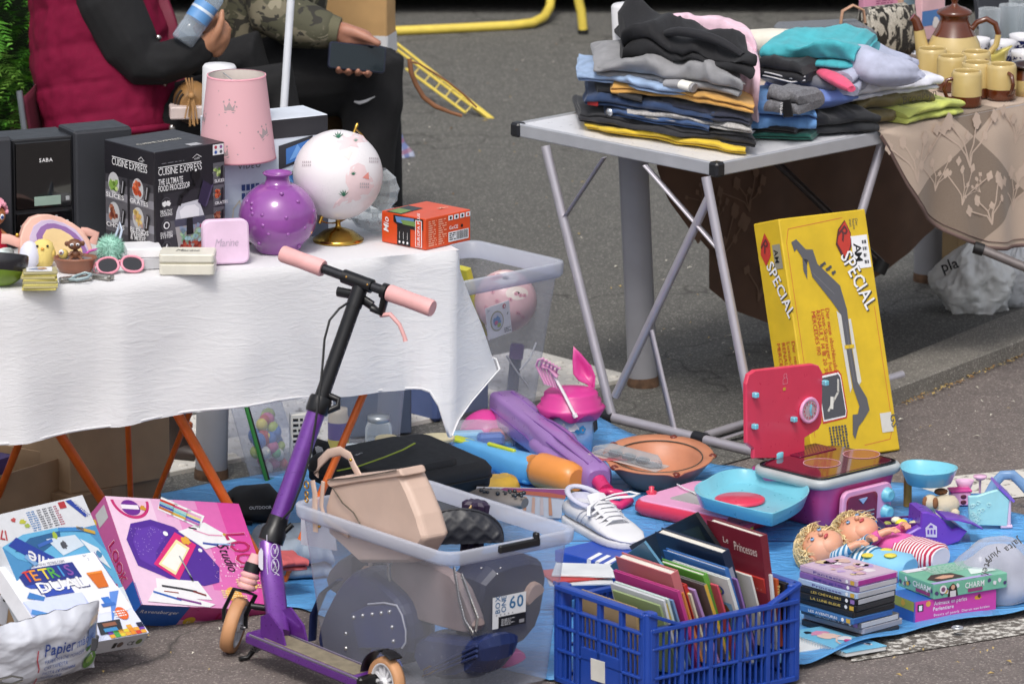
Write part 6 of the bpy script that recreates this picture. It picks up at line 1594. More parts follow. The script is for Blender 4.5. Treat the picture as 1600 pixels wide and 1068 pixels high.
# - folded clothes
FA=[None]
def gar(name,label,m,FL,FR,z,d,h,layers=3,seed=1,amp=.007,freq=9,group='folded clothes on the aluminium table',cat='clothes',extra=None,**kw):
 a,c=G(*FL,z),G(*FR,z);x=c-a;yaw=atan2(x.y,x.x);P=(a+c)/2+V((-sin(yaw),cos(yaw),0))*d/2
 return garment(name,label,m,TR(P,yaw),x.length,d,h,layers,seed,amp,freq,cat,group,extra=extra,**kw)
def cl(c,**k):
 q=dict(r=.85,var=.14,vs=26,bump=.3,bs=140,sheen=.15);q.update(k);return mat(c,**q)
DEN=cl('#34507c',bump=.45,bs=420,var=.25);LDEN=cl('#8fa6c6',bump=.45,bs=420,var=.22);NAV=cl('#222638');DNAV=cl('#24395c',bump=.4,bs=420,var=.2)
A0,B0=(915,203),(1172,243)
def st(name,label,m,x0_,x1_,z,h,layers,seed,d=.20,amp=.007,**kw):
 z*=.84;h*=.86
 a,c=G(*A0,ZA+.002),G(*B0,ZA+.002);k0,k1=(x0_-915)/257,(x1_-915)/257;sl=(c-a)*1.0
 pa,pc=a+sl*k0,a+sl*k1;x=pc-pa;yaw=atan2(x.y,x.x);n=V((-sin(yaw),cos(yaw),0));bk_=kw.pop('back',0);P=(pa+pc)/2+n*(d/2+bk_)-V((cos(yaw),sin(yaw),0))*.85*bk_;P.z=ZA+.002+z
 return garment(name,label,m,TR(P,yaw),x.length,d,h,layers,seed,amp,9,'clothes','folded clothes on the aluminium table',shear=-.85,**kw)
st('yellow_trousers','bright yellow folded trousers at the very bottom of the tall pile',cl('#d6b52f'),915,1168,0,.022,3,1,nx=20)
st('black_trousers','black folded trousers directly on the yellow ones',cl('#1c1c22'),906,1176,.021,.034,4,2,nx=20)
def button(t):
 b=B(mat('#c9cbd0',.25,.9));b.lathe([(.001,.004),(.011,.003),(.012,0)],16,X=Tr(-.16,-.103,.013)@Ro(pi/2,'X'));b.make('metal_button',t)
st('blue_jeans','blue jeans with a metal button, third from the bottom of the tall pile',DEN,948,1110,.052,.024,3,3,extra=button)
st('sequin_top','silvery grey patterned top between jeans in the tall pile',cl('#a9a6a4',var=.35,vs=160),985,1176,.066,.026,3,4,nx=18)
def tab(t):b=B(mat('#9a1f22',.6));b.box((-.19,-.108,.012),(.035,.006,.022),r=.002);b.make('red_label',t)
st('dark_jeans','dark blue jeans with a red waist label in the tall pile',DNAV,920,1118,.082,.036,3,5,extra=tab,nx=18)
st('navy_sweater','dark navy sweater rolled at the front of the tall pile',NAV,1040,1178,.088,.036,2,6)
st('black_shirt','small black shirt just under the mustard trousers',cl('#17171c'),932,1010,.116,.020,3,7)
st('mustard_trousers','mustard coloured trousers in the middle of the tall pile',cl('#c1924b'),962,1182,.128,.030,2,8,nx=20,arch=.01)
st('light_jeans','pale washed blue jeans jutting out of the tall pile',LDEN,906,1072,.152,.034,3,9,amp=.010,nx=18)
def sleeve(t):
 b=B(cl('#8c8c90'));b.tube([(.0,-.11,.012),(.05,-.115,.016),(.09,-.11,.01)],[(.018,.012)]*3,10);b.make('rolled_cuff',t)
 b=B(mat('#dedcd4',.7));b.tube([(.052,-.118,.017),(.085,-.115,.013)],[(.0185,.0125)]*2,10);b.make('white_tag',t)
st('grey_sweatshirt','grey sweatshirt folded under the black hoodie',cl('#858588',bump=.25,bs=250),934,1160,.176,.072,3,10,amp=.013,nx=20,extra=sleeve,lumps=.05)
def hood(t):
 b=B(cl('#1b1b20',sheen=.05));b.tube([(-.10,-.05,.085),(-.04,-.085,.105),(.03,-.08,.10),(.09,-.06,.085),(.15,-.05,.055)],[(.012,.010),(.02,.014),(.022,.015),(.018,.012),(.01,.008)],12);b.jitter(.008,14,4);b.make('rolled_hood',t,sub=1)
st('black_hoodie','black hoodie with a gathered hood on top of the tall pile',cl('#16161a',sheen=.05),972,1172,.232,.092,2,33,amp=.024,nx=22,lumps=.12,arch=.03,taper=.08,extra=hood)
st('pink_sweatshirt','pale pink sweatshirt standing folded behind the black hoodie',cl('#d9b9c8',bump=.15),1020,1196,.02,.30,2,12,d=.12,amp=.010,back=.17,nx=18,arch=.02)
gar('teal_shirt','dark teal shirt at the bottom beside the tall pile',cl('#1f5c52'),(1178,216),(1264,221),ZA+.003,.2,.018,3,13)
gar('black_tshirt','black T-shirt under the sky blue one',cl('#18181c'),(1176,206),(1245,210),ZA+.02,.2,.022,3,14)
gar('sky_blue_tshirt','sky blue T-shirt hanging over black clothes beside the tall pile',cl('#5f8cc2'),(1168,206),(1279,205),ZA+.028,.24,.068,2,15,.014,nx=20)
gar('striped_trousers','black pinstriped trousers folded near the table edge',cl('#1f2126',bump=.3,bs=60),(1266,214),(1374,206),ZA+.004,.24,.05,2,16,.010,nx=18)
def badge(t):
 b=B(INK_K);b.box((.03,-.075,.02),(.03,.004,.045),r=.001,X=Ro(-.2,'Y'));b.make('black_badge',t);art=B();Face(art,(.02,-.0775,.0),(.1,0,1),(-1,0,.1),.045,.02).text('urban',.05,.2,.014,INK_W,2,1);art.make('badge_lettering',t)
gar('grey_knit','dark grey marl knit with a black badge beside the pink sweatshirt',cl('#6b6b70',var=.4,vs=200,bump=.5,bs=260),(1192,176),(1240,182),ZA+.085,.14,.058,2,17,.006,extra=badge)
def lump(name,label,c,pts,group='folded clothes on the aluminium table',amp=.010,seed=1):
 """a rolled or bunched garment: a soft tube through points (px, py, height above the table, radii)"""
 b=B(cl(c));b.tube([G(px,py,ZA+z)for px,py,z,_,_ in pts],[(ra,rb)for*_,ra,rb in pts],22,upv=(0,0,1));P=sum(b.v,V())/len(b.v);b.v=[v-P for v in b.v]
 for k in range(len(b.v)):v=b.v[k];q=noise.noise_vector(v*13+V((seed,0,0)))*amp;c1=abs(noise.noise(v*17+V((seed,3,0))));b.v[k]=v+q+v.normalized()*(.10*max(0,.13-c1))
 return b.make(name,None,TR(P),label,'clothes',group,sub=1)
def stripes(t):
 for z in(.012,.022):b=B(mat('#c9c9cc',.8));b.tube([(-.075,-.062,z),(-.02,-.075,z-.002),(.04,-.082,z-.008),(.075,-.07,z-.002)],.0022,6);b.make('white_stripe',t)
gar('black_jacket','black jacket with thin white stripes on the marl knit',cl('#17181d'),(1182,125),(1250,132),ZA+.135,.16,.062,2,18,.009,extra=stripes)
gar('periwinkle_shirt','periwinkle blue shirt under the charcoal rib knit',cl('#6c85c9'),(1240,165),(1336,158),ZA+.06,.2,.05,3,19,.012,nx=18)
gar('navy_shorts','navy shorts peeping out beside the coral garment',cl('#1f2a52'),(1284,140),(1338,138),ZA+.09,.14,.03,2,20)
gar('ribbed_knit','charcoal ribbed knit under the turquoise T-shirt',cl('#62646d',bump=.6,bs=180),(1242,141),(1306,134),ZA+.10,.18,.05,2,21,.010)
gar('coral_shirt','bright coral pink garment folded in the middle of the pile',cl('#d9486c'),(1282,127),(1332,136),ZA+.112,.18,.042,3,22,.006)
lump('coral_shirt','rolled coral pink garment poking out under the turquoise T-shirt','#dd4f74',[(1276,112,.15,.012,.010),(1296,118,.15,.030,.016),(1316,130,.145,.028,.016),(1332,141,.14,.012,.008)],seed=4,amp=.007)
lump('blue_shirt','bunched periwinkle sleeve hanging in front of the black pinstriped trousers','#6c85c9',[(1236,158,.09,.012,.01),(1262,156,.09,.034,.022),(1296,152,.09,.038,.026),(1328,150,.09,.022,.016),(1338,150,.09,.006,.006)],seed=9)
lump('ribbed_sleeve','charcoal ribbed sleeve bunched beside the sky blue T-shirt','#666871',[(1240,126,.13,.014,.012),(1258,124,.13,.032,.022),(1288,128,.13,.030,.020),(1306,134,.125,.010,.008)],seed=7)
gar('turquoise_tshirt','turquoise T-shirt on top of the middle pile',cl('#3fa3ae'),(1192,103),(1333,112),ZA+.165,.26,.068,3,23,.014,nx=22,lumps=.03)
P=G(1206,66,ZA+.2);b=B(mat('#d6d1c4',.8,bump=.4,bs=100));b.loft([[P+V((x,q.x,q.y))for q in ring(18,r_,r_*.72,2.4)]for x,r_ in((-.07,.03),(-.06,.045),(0,.05),(.045,.047),(.06,.035),(.064,.01))]);b.make('rolled_hat',label='cream rolled hat lying behind the turquoise T-shirt',cat='hat')
gar('lime_shirt','lime green shirt folded at the edge of the flowered cloth',cl('#b7bf62'),(1418,196),(1508,178),ZA+.006,.2,.04,2,24,.006)
def script(t):art=B();f=Face(art,(-.02,-.128,.03),(1,.02,.1),(0,.4,.8),.2,.05);f.text('Brooklyn',.1,.3,.03,ink('#3a3423'),4,shear=.3);art.make('script_print',t)
gar('olive_jacket','shiny olive green jacket with dark script, rolled at one end',cl('#6b603d',r=.45,var=.2),(1352,197),(1468,182),ZA+.008,.24,.075,2,25,.012,nx=20,extra=script)
gar('white_shirt','white shirt between the lavender sweatshirt and the olive jacket',cl('#cfd0da'),(1336,161),(1466,140),ZA+.075,.24,.05,3,26,.010,nx=20)
lump('lavender_sleeve','pale lavender knitted sleeve of the heaped sweatshirt in front of the white shirt','#a7abc0',[(1330,80,.19,.02,.02),(1346,92,.19,.055,.04),(1372,108,.17,.062,.045),(1405,112,.16,.05,.038),(1432,116,.15,.03,.026),(1440,118,.15,.008,.008)],seed=12,amp=.014)
gar('lavender_sweatshirt','lavender grey sweatshirt with a hood, heaped on the white shirt',cl('#a2a7bd',bump=.2,bs=300),(1338,154),(1444,130),ZA+.098,.24,.085,2,27,.018,nx=22,lumps=.05,arch=.005)
# - behind the clothes
ZB=ZA+.004
M_CASE=clear_mat('grey_case_plastic','#b9bcc2',.45,.2,'#8a8d93',.75)
P,yaw,wd=frontbox((1238,98),(1372,92),ZB+.06,.2)
t=thing('clear_case','clear grey plastic case with silver clasps and a handle behind the clothes','case',TR(P-V((0,0,.06)),yaw))
b=B(M_CASE);b.box((0,0,.07),(wd,.2,.14),r=.012);b.make('case_body',t)
b=B(mat('#b7ab86',.5));b.box((0,-.102,.115),(wd*.9,.004,.016));b.make('cream_strip',t)
for x in(-.06,0,.06):b=B(mat('#8d8f94',.25,.8));b.box((x,-.06,.143),(.04,.05,.008),r=.002);b.make('clasp',t)
b=B(mat('#a8836a',.5));b.tube([(.05,.02,.14),(.055,.02,.175),(.085,.02,.19),(.115,.02,.175),(.12,.02,.14)],[(.009,.004)]*5,8);b.make('handle',t)
def snake():
 m,tt,p=nodes_of('snake_print');v=coords(tt,(1,1,.55))
 f=noise_n(tt,v,38,4,.6,1.5);vo=nn(tt,'ShaderNodeTexVoronoi',feature='DISTANCE_TO_EDGE');vo.inputs['Scale'].default_value=190;tt.links.new(v,vo.inputs['Vector'])
 c=mixc(tt,ramp(tt,f,[(.47,0.0),(.51,1.0)]),mixc(tt,ramp(tt,noise_n(tt,v,9,3),[(.35,0.0),(.65,1.0)]),'#c4beb2','#8f8878'),'#1d1a18')
 c=mixc(tt,ramp(tt,vo.outputs[0],[(.0,.45),(.12,.0)]),c,'#4a443c');tt.links.new(c,p.inputs['Base Color']);p.inputs['Roughness'].default_value=.4;bump_n(tt,p,vo.outputs[0],.4);return m
P,yaw,wd=frontbox((1358,92),(1438,84),ZB+.03,.07);P.z=ZB
t=thing('snakeskin_bag','black and white snakeskin print handbag beside the teapot','handbag',TR(P+V((0,.01,0)),yaw+.1)@Ro(R(-8),'X'))
b=B(snake());b.loft([[V((x,y,z))for x,y in rrect(w_,d_,min(.03,d_*.45),5)]for z,w_,d_ in((.02,wd*.9,.05),(.03,wd*.98,.066),(.08,wd,.072),(.14,wd*.98,.068),(.158,wd*.95,.05),(.165,wd*.9,.02))]);b.make('bag_body',t)
b=B(snake());b.grid(lambda u,v:V(((u-.5)*wd*.96,-.038-.004*sin(v*pi),.160-.12*v-.02*(1-(2*u-1)**2)*v)),12,8);b.make('front_flap',t,solid=.003)
b=B(mat('#b9b4a8',.3,.8));b.ball((-wd*.42,-.03,.14),.007,n=10);b.make('ring_stud',t)
for(x0_,x1_,yb,top,c,nm,lb)in((1349,1412,60,-60,'#c98aa4','pink_book','pink printed book standing behind the snakeskin bag'),(1440,1476,58,-70,'#d7aeb4','pink_box','pale pink picture box standing behind the teapot spout'),(1408,1440,56,-60,'#b79a83','picture_frame','small framed picture between the pink book and the pink box')):
 P,yaw,wd=frontbox((x0_,yb+6),(x1_,yb),ZB,.03)
 t=thing(nm,lb,nm.split('_')[1],TR(P,yaw));b=B(mat(c,.5));b.box((0,0,.1),(wd,.03,.2));b.make('cover',t)
 art=B();f=Face(art,(-wd/2,-.015,0),(1,0,0),(0,0,1),wd,.2)
 if nm=='pink_book':f.lines(.3,.52,.9,.62,3,ink('#8d4a6a'),1);f.blob(.9,.52,.012,INK_K,2)
 elif nm=='pink_box':f.rect(.0,.2,1,.42,ink('#4f79b0'));f.blob(.6,.24,.06,ink('#d9d3d0'),2,ry=1.3);f.line([(.85,.3),(.97,.42)],.004,ink('#c9922e'),3)
 else:f.rect(.1,.1,.9,.95,ink('#7f9aa8'))
 art.make('printed_artwork',t)
BRN,CRM=mat('#5a2a12',.12,var=.2,coat=.6),mat('#c2ab72',.15,var=.06,coat=.5)
P=G(1490,118,ZB);s=pxm(P)
t=thing('teapot','brown and cream glazed teapot with a tall lid','teapot',TR(P));z=lambda py:ztop(P,py)-ZB
pr=[(.001,0),(.055,.0),(.066,.008),(.077,.03),(.080,.050),(.077,.072),(.069,.095),(.060,.114)];pr2=[(.060,.114),(.049,.134),(.042,.15),(.039,.160),(.043,.172),(.045,.176)]
b=B(CRM);b.lathe(pr,40,caps=False);b.make('cream_body',t);b=B(BRN);b.lathe(pr2,40,caps=False);b.make('brown_neck',t)
b=B(BRN);b.lathe([(.048,.172),(.049,.177),(.046,.182),(.030,.190),(.012,.196),(.007,.203),(.011,.212),(.012,.219),(.006,.226),(.001,.227)],32,X=Matrix.Diagonal((1,1,1,1)));b.make('lid',t)
sp=[(-.062,-.01,.035),(-.085,-.012,.062),(-.092,-.012,.095),(-.098,-.013,.13),(-.108,-.013,.158),(-.118,-.013,.166)]
b=B(CRM);b.tube(sp[:4],[.030,.022,.0175,.0155],14);b.make('spout_base',t);b=B(BRN);b.tube(sp[3:],[.0155,.013,.012],14);b.make('spout_tip',t)
hp=[(.045,0,.125),(.062,0,.148),(.088,0,.158),(.112,0,.145),(.122,0,.115),(.116,0,.085),(.098,0,.062),(.078,0,.048)]
b=B(BRN);b.tube(hp[:5],.0085,12);b.make('handle',t);b=B(CRM);b.tube(hp[4:],.0085,12);b.make('handle_base',t)
MUG=thing('mug','cream mug with a brown glazed foot, nearest and frontmost','mug',TR(G(1510,166,ZB),.3),'cream and brown mugs')
b=B(BRN);b.lathe([(.001,.001),(.034,0),(.0395,.003),(.0415,.01),(.0415,.031)],32,caps=False);b.make('brown_foot',MUG)
b=B(CRM);b.lathe([(.0415,.031),(.0415,.088),(.0385,.096),(.0365,.098),(.0345,.095),(.0375,.086),(.0375,.01),(.001,.008)],32,caps=False);b.make('cream_body',MUG)
b=B(BRN);b.tube([(-.038,0,.078),(-.058,0,.074),(-.066,0,.05),(-.056,0,.026),(-.038,0,.022)],.0055,10);b.make('handle',MUG)
for px,py,a,lb in((1564,155,2.0,'cream mug with a brown foot beside the dark lidded pot'),(1526,152,2.6,'cream mug mostly hidden behind the two front mugs'),(1524,135,2.2,'cream mug in the middle of the row, in front of the yellow jug'),(1487,142,2.9,'cream mug near the white shirt, behind the front mug'),(1456,130,3.0,'cream mug farthest along, touching the white shirt')):
 dup(MUG,TR(G(px,py,ZB),a),lb)
def lidpot(P,lb,lidz,r_,body):
 t=thing('lidded_pot',lb,'pot',TR(P))
 if body:b=B(CRM);b.lathe([(.001,0),(.036,0),(.045,.02),(.044,.045)],28,caps=False);b.make('cream_body',t);b=B(BRN);b.lathe([(.044,.045),(.038,.062),(.037,.072)],28,caps=False);b.make('brown_neck',t)
 else:b=B(BRN);b.lathe([(.001,0),(.03,0),(.036,.02),(.036,lidz)],28,caps=False);b.make('pot_body',t)
 b=B(mat('#2b1410',.1,coat=.7));b.lathe([(.034,lidz),(r_,lidz+.004),(r_+.002,lidz+.009),(r_-.004,lidz+.012),(.03,lidz+.007),(.026,lidz-.002),(.001,lidz-.002)],32,caps=False);b.make('dark_rim',t)
lidpot(G(1480,124,ZB),'dark brown wide brimmed sugar pot in front of the teapot',.05,.040,False);lidpot(G(1602,148,ZB),'brown and cream pot with a dark brim at the edge of the picture',.075,.048,True)
P=G(1553,122,ZB);t=thing('milk_jug','pale yellow milk jug with a wide pouring lip','jug',TR(P+V((0,.03,0)),-.2));YJ=mat('#cfc26a',.18,var=.05,coat=.5)
b=B(YJ);b.loft([[V((.0+x_+q.x*(1.15 if q.x>0 else 1),q.y,z_+(.022*max(0,q.x/r_)if z_>.04 else 0)))for q in ring(24,r_,r_*.85)]for z_,r_,x_ in((.0,.022,0),(.012,.028,0),(.035,.028,0),(.052,.034,.004),(.064,.041,.006),(.0655,.039,.006),(.055,.031,.004),(.03,.024,0),(.01,.02,0))],caps=True);b.make('jug_body',t)
b=B(YJ);b.tube([(-.03,0,.058),(-.05,0,.06),(-.058,0,.045),(-.046,0,.028),(-.026,0,.022)],.0055,10);b.make('handle',t)
M_TG=clear_mat('tumbler_glass','#eef2f4',.10,.04,'#d5dbe0',.75)
GLS=thing('drinking_glass','clear drinking glass next to the teapot handle','glass',TR(G(1545,78,ZB)),'clear drinking glasses')
b=B(M_TG);b.lathe([(.001,.001),(.027,0),(.028,.004),(.031,.118),(.030,.1185),(.0268,.018),(.001,.016)],28,caps=False)
GLS['label']='clear drinking glass next to the teapot handle';b.make('glass_body',GLS)
for px,py,lb in((1577,72,'clear drinking glass in the middle of the row'),(1607,72,'clear drinking glass at the edge of the picture'),(1592,52,'clear drinking glass behind the others')):dup(GLS,TR(G(px,py,ZB)),lb)
m,tt,p=nodes_of('blue_brush_pattern');f=noise_n(tt,coords(tt),55,2,.5,1);tt.links.new(ramp(tt,f,[(.52,'#cfcfd6'),(.55,'#1e2450')]),p.inputs['Base Color']);p.inputs['Roughness'].default_value=.15
CUP=thing('cup','white cup with dark blue flowers under the teapot handle','cup',TR(G(1526,92,ZB)),'white and blue cups')
b=B(m);b.lathe([(.026,.0),(.033,.012),(.036,.046)],28,caps=False);b.make('painted_wall',CUP)
b=B(mat('#d3d3d8',.15));b.lathe([(.036,.046),(.0375,.058),(.036,.0585),(.033,.014),(.001,.01)],28,caps=False);b.lathe([(.001,0),(.026,0)],28,caps=False);b.make('white_rim',CUP)
for px,py,lb in((1567,96,'white cup behind the yellow milk jug'),(1597,86,'white cup with a blue band at the edge, behind'),(1600,112,'white and dark blue cup at the edge above the brimmed pot')):dup(CUP,TR(G(px,py,ZB),px),lb)
b=B(mat('#33353c',.6,var=.3));P=G(1545,40,ZB);b.box((0,0,.08),(.26,.02,.17),r=.004);b.make('tray',None,TR(P+V((.06,.06,0)),YA)@Ro(-.15,'X'),'dark grey tray standing behind the glasses','tray')
# - below the table: carrier bags, yellow ski carrier box
def bag_blob(name,label,P,sx,sy,sz,m,seed,cat='bag'):
 b=B(m);o=V((seed*3.1,seed,0))
 def f(u,v):
  a=2*pi*u;z=v*sz;k=(.72+.9*v-.3*v*v)if v<.35 else .985*max(.03,1-((v-.35)/.65)**2.2)
  d=V((cos(a)*sx*k,sin(a)*sy*k,z));q=V((cos(a)*1.3,sin(a)*1.3,v*1.8))+o
  r_=1+.28*noise.noise(q*1.3)-.16*abs(noise.noise(q*2.1))-.16*abs(noise.noise(q*4.3))-.07*abs(noise.noise(q*9))
  return V((d.x*r_,d.y*r_,max(0,z*(1+.18*noise.noise(q*1.1+o))-.02*abs(noise.noise(q*3)))))
 b.grid(f,90,44);return b.make(name,None,TR(P),label,cat)
WB=mat('#e2e2e0',.35,var=.08,bump=.4,bs=40)
bag_blob('carrier_bag','crumpled white plastic carrier bag with black letters under the flowered cloth',G(1522,484),.125,.10,.20,WB,3);o=COL.objects['carrier_bag']
t=thing('carrier_bag',o['label'],'bag',o.matrix_world.copy());del o['label'];del o['category'];o.name='bag_body';o.parent=t;o.matrix_local=Matrix();t.name='carrier_bag'
art=B();f=Face(art,onpl(t.matrix_world,1,-.098,1474,425),(.85,-.3,.35),(-.35,0,.9),.1,.05);f.text('pla',0,0,.045,INK_K,2,1);art.make('printed_lettering',t)
bag_blob('carrier_bag','second pale plastic bag behind the lettered carrier bag',G(1592,476),.11,.08,.21,mat('#d6d8dc',.35,bump=.4,bs=40),9)
b=B(mat('#8d7450',.7));b.box((0,0,.1),(.12,.1,.2));b.make('brown_carton',None,TR(G(1512,452),.4),'brown carton behind the lettered carrier bag','box')
b=B(mat('#8f2233',.6));b.loft([ring(14,.04,.03,z=z,cx=0)for z in(0,.05)]);b.jitter(.01,20);b.make('red_cloth',None,TR(G(1602,478)),'dark red cloth sticking out behind the plastic bags','cloth')
t,T,Fr,Le,Ri,art=slab('ski_carrier_box','worn yellow cardboard box lettered SPECIAL leaning on the table leg','box',(1272,722),(141,-18),(-55,-380),.285,1,.11,mat('#cfae22',.45,var=.10),z=.012,r=.003)
RD,GY_=ink('#b8382c'),ink('#4b4b50')
T.line([(.05,.10),(.05,.90),(.09,.955),(.72,.975)],.0015,ink('#c2543a'),1);T.line([(.94,.60),(.95,.1),(.9,.05),(.6,.04)],.0015,ink('#c2543a'),1)
T.poly([(.10,.90),(.16,.91),(.25,.865),(.33,.86),(.36,.80),(.58,.70),(.62,.60),(.61,.46),(.62,.30),(.70,.23),(.71,.18),(.62,.14),(.56,.12),(.5,.07),(.48,.09),(.51,.17),(.57,.17),(.6,.20),(.56,.28),(.545,.46),(.545,.58),(.46,.64),(.28,.75),(.26,.82),(.2,.83),(.19,.78),(.22,.74),(.24,.80),(.15,.87),(.12,.86)],ink('#58585d'),3)
T.poly([(.50,.60),(.55,.58),(.55,.28),(.52,.26)],ink('#c9c8c2'),2);T.poly([(.62,.56),(.65,.56),(.665,.3),(.62,.28)],ink('#c9c8c2'),2);T.rect(.53,.44,.64,.455,ink('#cfae22'),4);T.line([(.28,.77),(.5,.67)],.0012,ink('#77777b'),4);T.line([(.58,.55),(.585,.3)],.0012,ink('#77777b'),4)
for i in range(8):T.blob(.40+.02*i,.79+.01*(i%3)-.006*i,.007,GY_,4,i)
T.poly([(.68,.78),(.60,.87),(.65,.93),(.74,.965),(.79,.91),(.78,.86),(.71,.79)],ink('#55282a'),3);T.poly([(.695,.80),(.62,.875),(.66,.925),(.74,.96),(.78,.905),(.77,.865)],RD,4);T.text('R',.63,.91,.05,ink('#5a2a2a'),5,1,rot=-.9)
for i in range(2):T.text('SPECIAL',.64-.012*i,.815+.004*i,.056,ink('#2c2c30')if i==0 else INK_W,5+i,1,rot=-1.18,fit=.56)
T.rect(.78,.76,.97,.895,INK_W,3);T.text('A',.80,.865,.034,INK_K,4,1,rot=-pi/2,sx=1.2);T.text('M',.80,.825,.034,INK_K,4,1,rot=-pi/2);T.lines(.9,.77,.95,.88,4,GY_,4,word=.005)
T.text('Der',.865,.985,.010,GY_,3,rot=-pi/2,fit=.1)if False else None
for i,s_ in enumerate(('Der','heute','man')):T.text(s_,.86-.035*i,.965,.012,GY_,3,0,rot=-pi/2)
for i,s_ in enumerate(('Der neue abschliessbare','Luxus-Skitraeger fuer','RENAULT 14 18 20 30','MERCEDES 190')):T.text(s_,.375-.055*i,.615-.002*i,.0185,RD,3,0,rot=-pi/2,fit=(1.25,1.12,1.02,.70)[i]*.55 if False else None)
T.poly([(.16,.15),(.44,.16),(.46,.185),(.45,.34),(.42,.36),(.16,.35)],RD,2);T.poly([(.17,.158),(.43,.166),(.445,.19),(.437,.335),(.415,.35),(.17,.342)],INK_W,3);T.poly([(.18,.165),(.425,.172),(.435,.19),(.428,.33),(.41,.342),(.18,.334)],ink('#4a4c52'),4);T.line([(.24,.20),(.32,.24),(.38,.27),(.40,.32)],.006,ink('#b9b8b2'),5);T.line([(.28,.21),(.3,.25)],.01,ink('#d2d1cb'),6)
for i in range(6):T.text(('Fuer 2 Paar Ski Doppel','Alpin und Langlauf','Schnell montiert Bedien','Alu Profile','Anbauklappen und','schlossen')[i],.40-.035*i,.135,.010,GY_,3,0,rot=-pi/2)if False else T.lines(.22+.035*i,.03,.245+.035*i,.135,9,GY_,3,i,fill=.75,word=.012)
T.rect(.82,.08,.95,.16,ink('#c9c8c4'),3);T.text('GS',.935,.15,.030,ink('#55555a'),4,1,rot=-pi/2,fit=.26 if False else None)
f=Le;f.text('SPECIAL',.16,.36,.05,ink('#2c2c30'),3,1,rot=0)if False else None
L2=Face(art,Le.O+Le.n*0,Le.n.cross(V((0,0,1)))if False else(0,0,1),(0,1,0),.11,Le.w);L2.O=V((0,0,-.11));L2.n=V((-1,0,0))
for i in range(2):L2.text('SPECIAL',.30-.012*i,.815+.004*i,.046,ink('#2c2c30')if i==0 else INK_W,3+i,1,rot=-1.15,fit=1.42)
L2.poly([(.28,.82),(.14,.87),(.2,.91),(.4,.955),(.55,.91),(.52,.86)],RD,3);L2.text('R',.18,.90,.046,ink('#5a2a2a'),4,1,rot=-.9);L2.rect(.62,.80,.92,.90,ink('#8f8a78'),3);L2.text('A',.66,.88,.024,INK_K,4,1,rot=-pi/2);L2.text('M',.66,.85,.024,INK_K,4,1,rot=-pi/2)
for i,s_ in enumerate(('Der neue abschliessbare','Luxus-Skitraeger fuer','RENAULT 14 18 20 30','MERCEDES 190')):L2.text(s_,.82-.19*i,.50,.0205,RD,3,0,rot=-pi/2)
art.make('printed_artwork',t)
#  toys on the tarpaulin
PKH,PKL,RDP,SKY,PUR=mat('#c93b8c',.35,var=.06),mat('#dfa0c6',.4,var=.05),mat('#d23a56',.3,var=.06,coat=.2),mat('#74bdd0',.3,var=.06,coat=.2),mat('#6a3cb0',.3,var=.06,coat=.2)
ORG=mat('#e08f45',.35,var=.05);LIM=mat('#b5bf2f',.4)
BLU=mat('#5ba3d6',.35,var=.06)
P=G(892,706,ZG);t=thing('sand_bucket','pale blue sand bucket with a bright pink stepped lid','bucket',TR(P))
b=B(mat('#a9bfe0',.4,var=.05));b.lathe([(.001,.001),(.052,0),(.066,.118),(.062,.118)],36,caps=False);b.make('bucket_body',t)
b=B(PKH);b.loft([[V(((r_+wv*cos(6*2*pi*k/48))*cos(2*pi*k/48),(r_+wv*cos(6*2*pi*k/48))*sin(2*pi*k/48),z+wz*cos(6*2*pi*k/48)))for k in range(48)]for r_,z,wv,wz in((.080,.104,.005,.010),(.087,.118,.003,.004),(.084,.126,0,0),(.078,.129,0,0),(.078,.142,0,0),(.070,.146,0,0),(.070,.158,0,0),(.064,.163,0,0),(.02,.168,0,0),(.001,.168,0,0))]);b.make('lid',t)
art=B();Mb=TR(P)
def onb(px,py,r_=.0605):
 d=ray(px,py);o=CAM-P;A_=d.x**2+d.y**2;Bq=2*(o.x*d.x+o.y*d.y);C_=o.x**2+o.y**2-r_*r_;s_=(-Bq-sqrt(max(Bq*Bq-4*A_*C_,0)))/(2*A_);return CAM+d*s_-P
def bpoly(pts,c,k=0):art.add([onb(px,py,.062+.0006*k)for px,py in pts],[tuple(range(len(pts)))[::-1]],ink(c))
bpoly([(876,668),(880,661),(890,659),(900,662),(906,670),(898,674),(884,674)],'#e3dde0',2);bpoly([(905,668),(911,664),(916,670),(912,677),(906,676)],'#3f8ec4',3);bpoly([(902,670),(907,676),(903,679),(898,673)],'#3f8ec4',3);bpoly([(909,671),(912,670),(911,674)],'#d08a3c',4);bpoly([(927,660),(933,652),(934,670),(928,676)],'#26262c',3);bpoly([(862,664),(866,660),(868,690),(864,686)],'#8a5a9c',2)
art.make('printed_picture',t)
q=lambda px,py,z:G(px,py,z)
t=thing('toy_rake','pink toy rake with a white handle lying on the bucket lid','rake',TR(P));Dk=depth(P)-.10
g=lambda px,py,dz=0:GD(px,py,Dk+dz)-P
b=B(mat('#d9d4d8',.35));b.tube([g(867,588),g(884,620,-.01),g(899,650,-.02)],[(.0055,.003)]*3,8);b.tube([g(897,646,-.021),g(900,652,-.021)],.0065,10);b.make('handle',t)
b=B(PKL);b.tube([g(846,571),g(858,574),g(871,588)],[(.014,.006)]*3,8);b.make('rake_head',t)
for k in range(6):b=B(PKL);b.tube([g(838+6*k,571+2.4*k),g(841+6*k,562+2.6*k,-.02),g(850+5*k,560+3.0*k,-.03)],.0032,7);b.tube([g(838+6*k,571+2.4*k),g(852+4.5*k,600+1.5*k,.01)],.0032,7);b.make('tooth',t)
t=thing('toy_spade','bright pink pointed toy spade standing on the bucket lid','spade',TR(P));Dk=depth(P)+.02
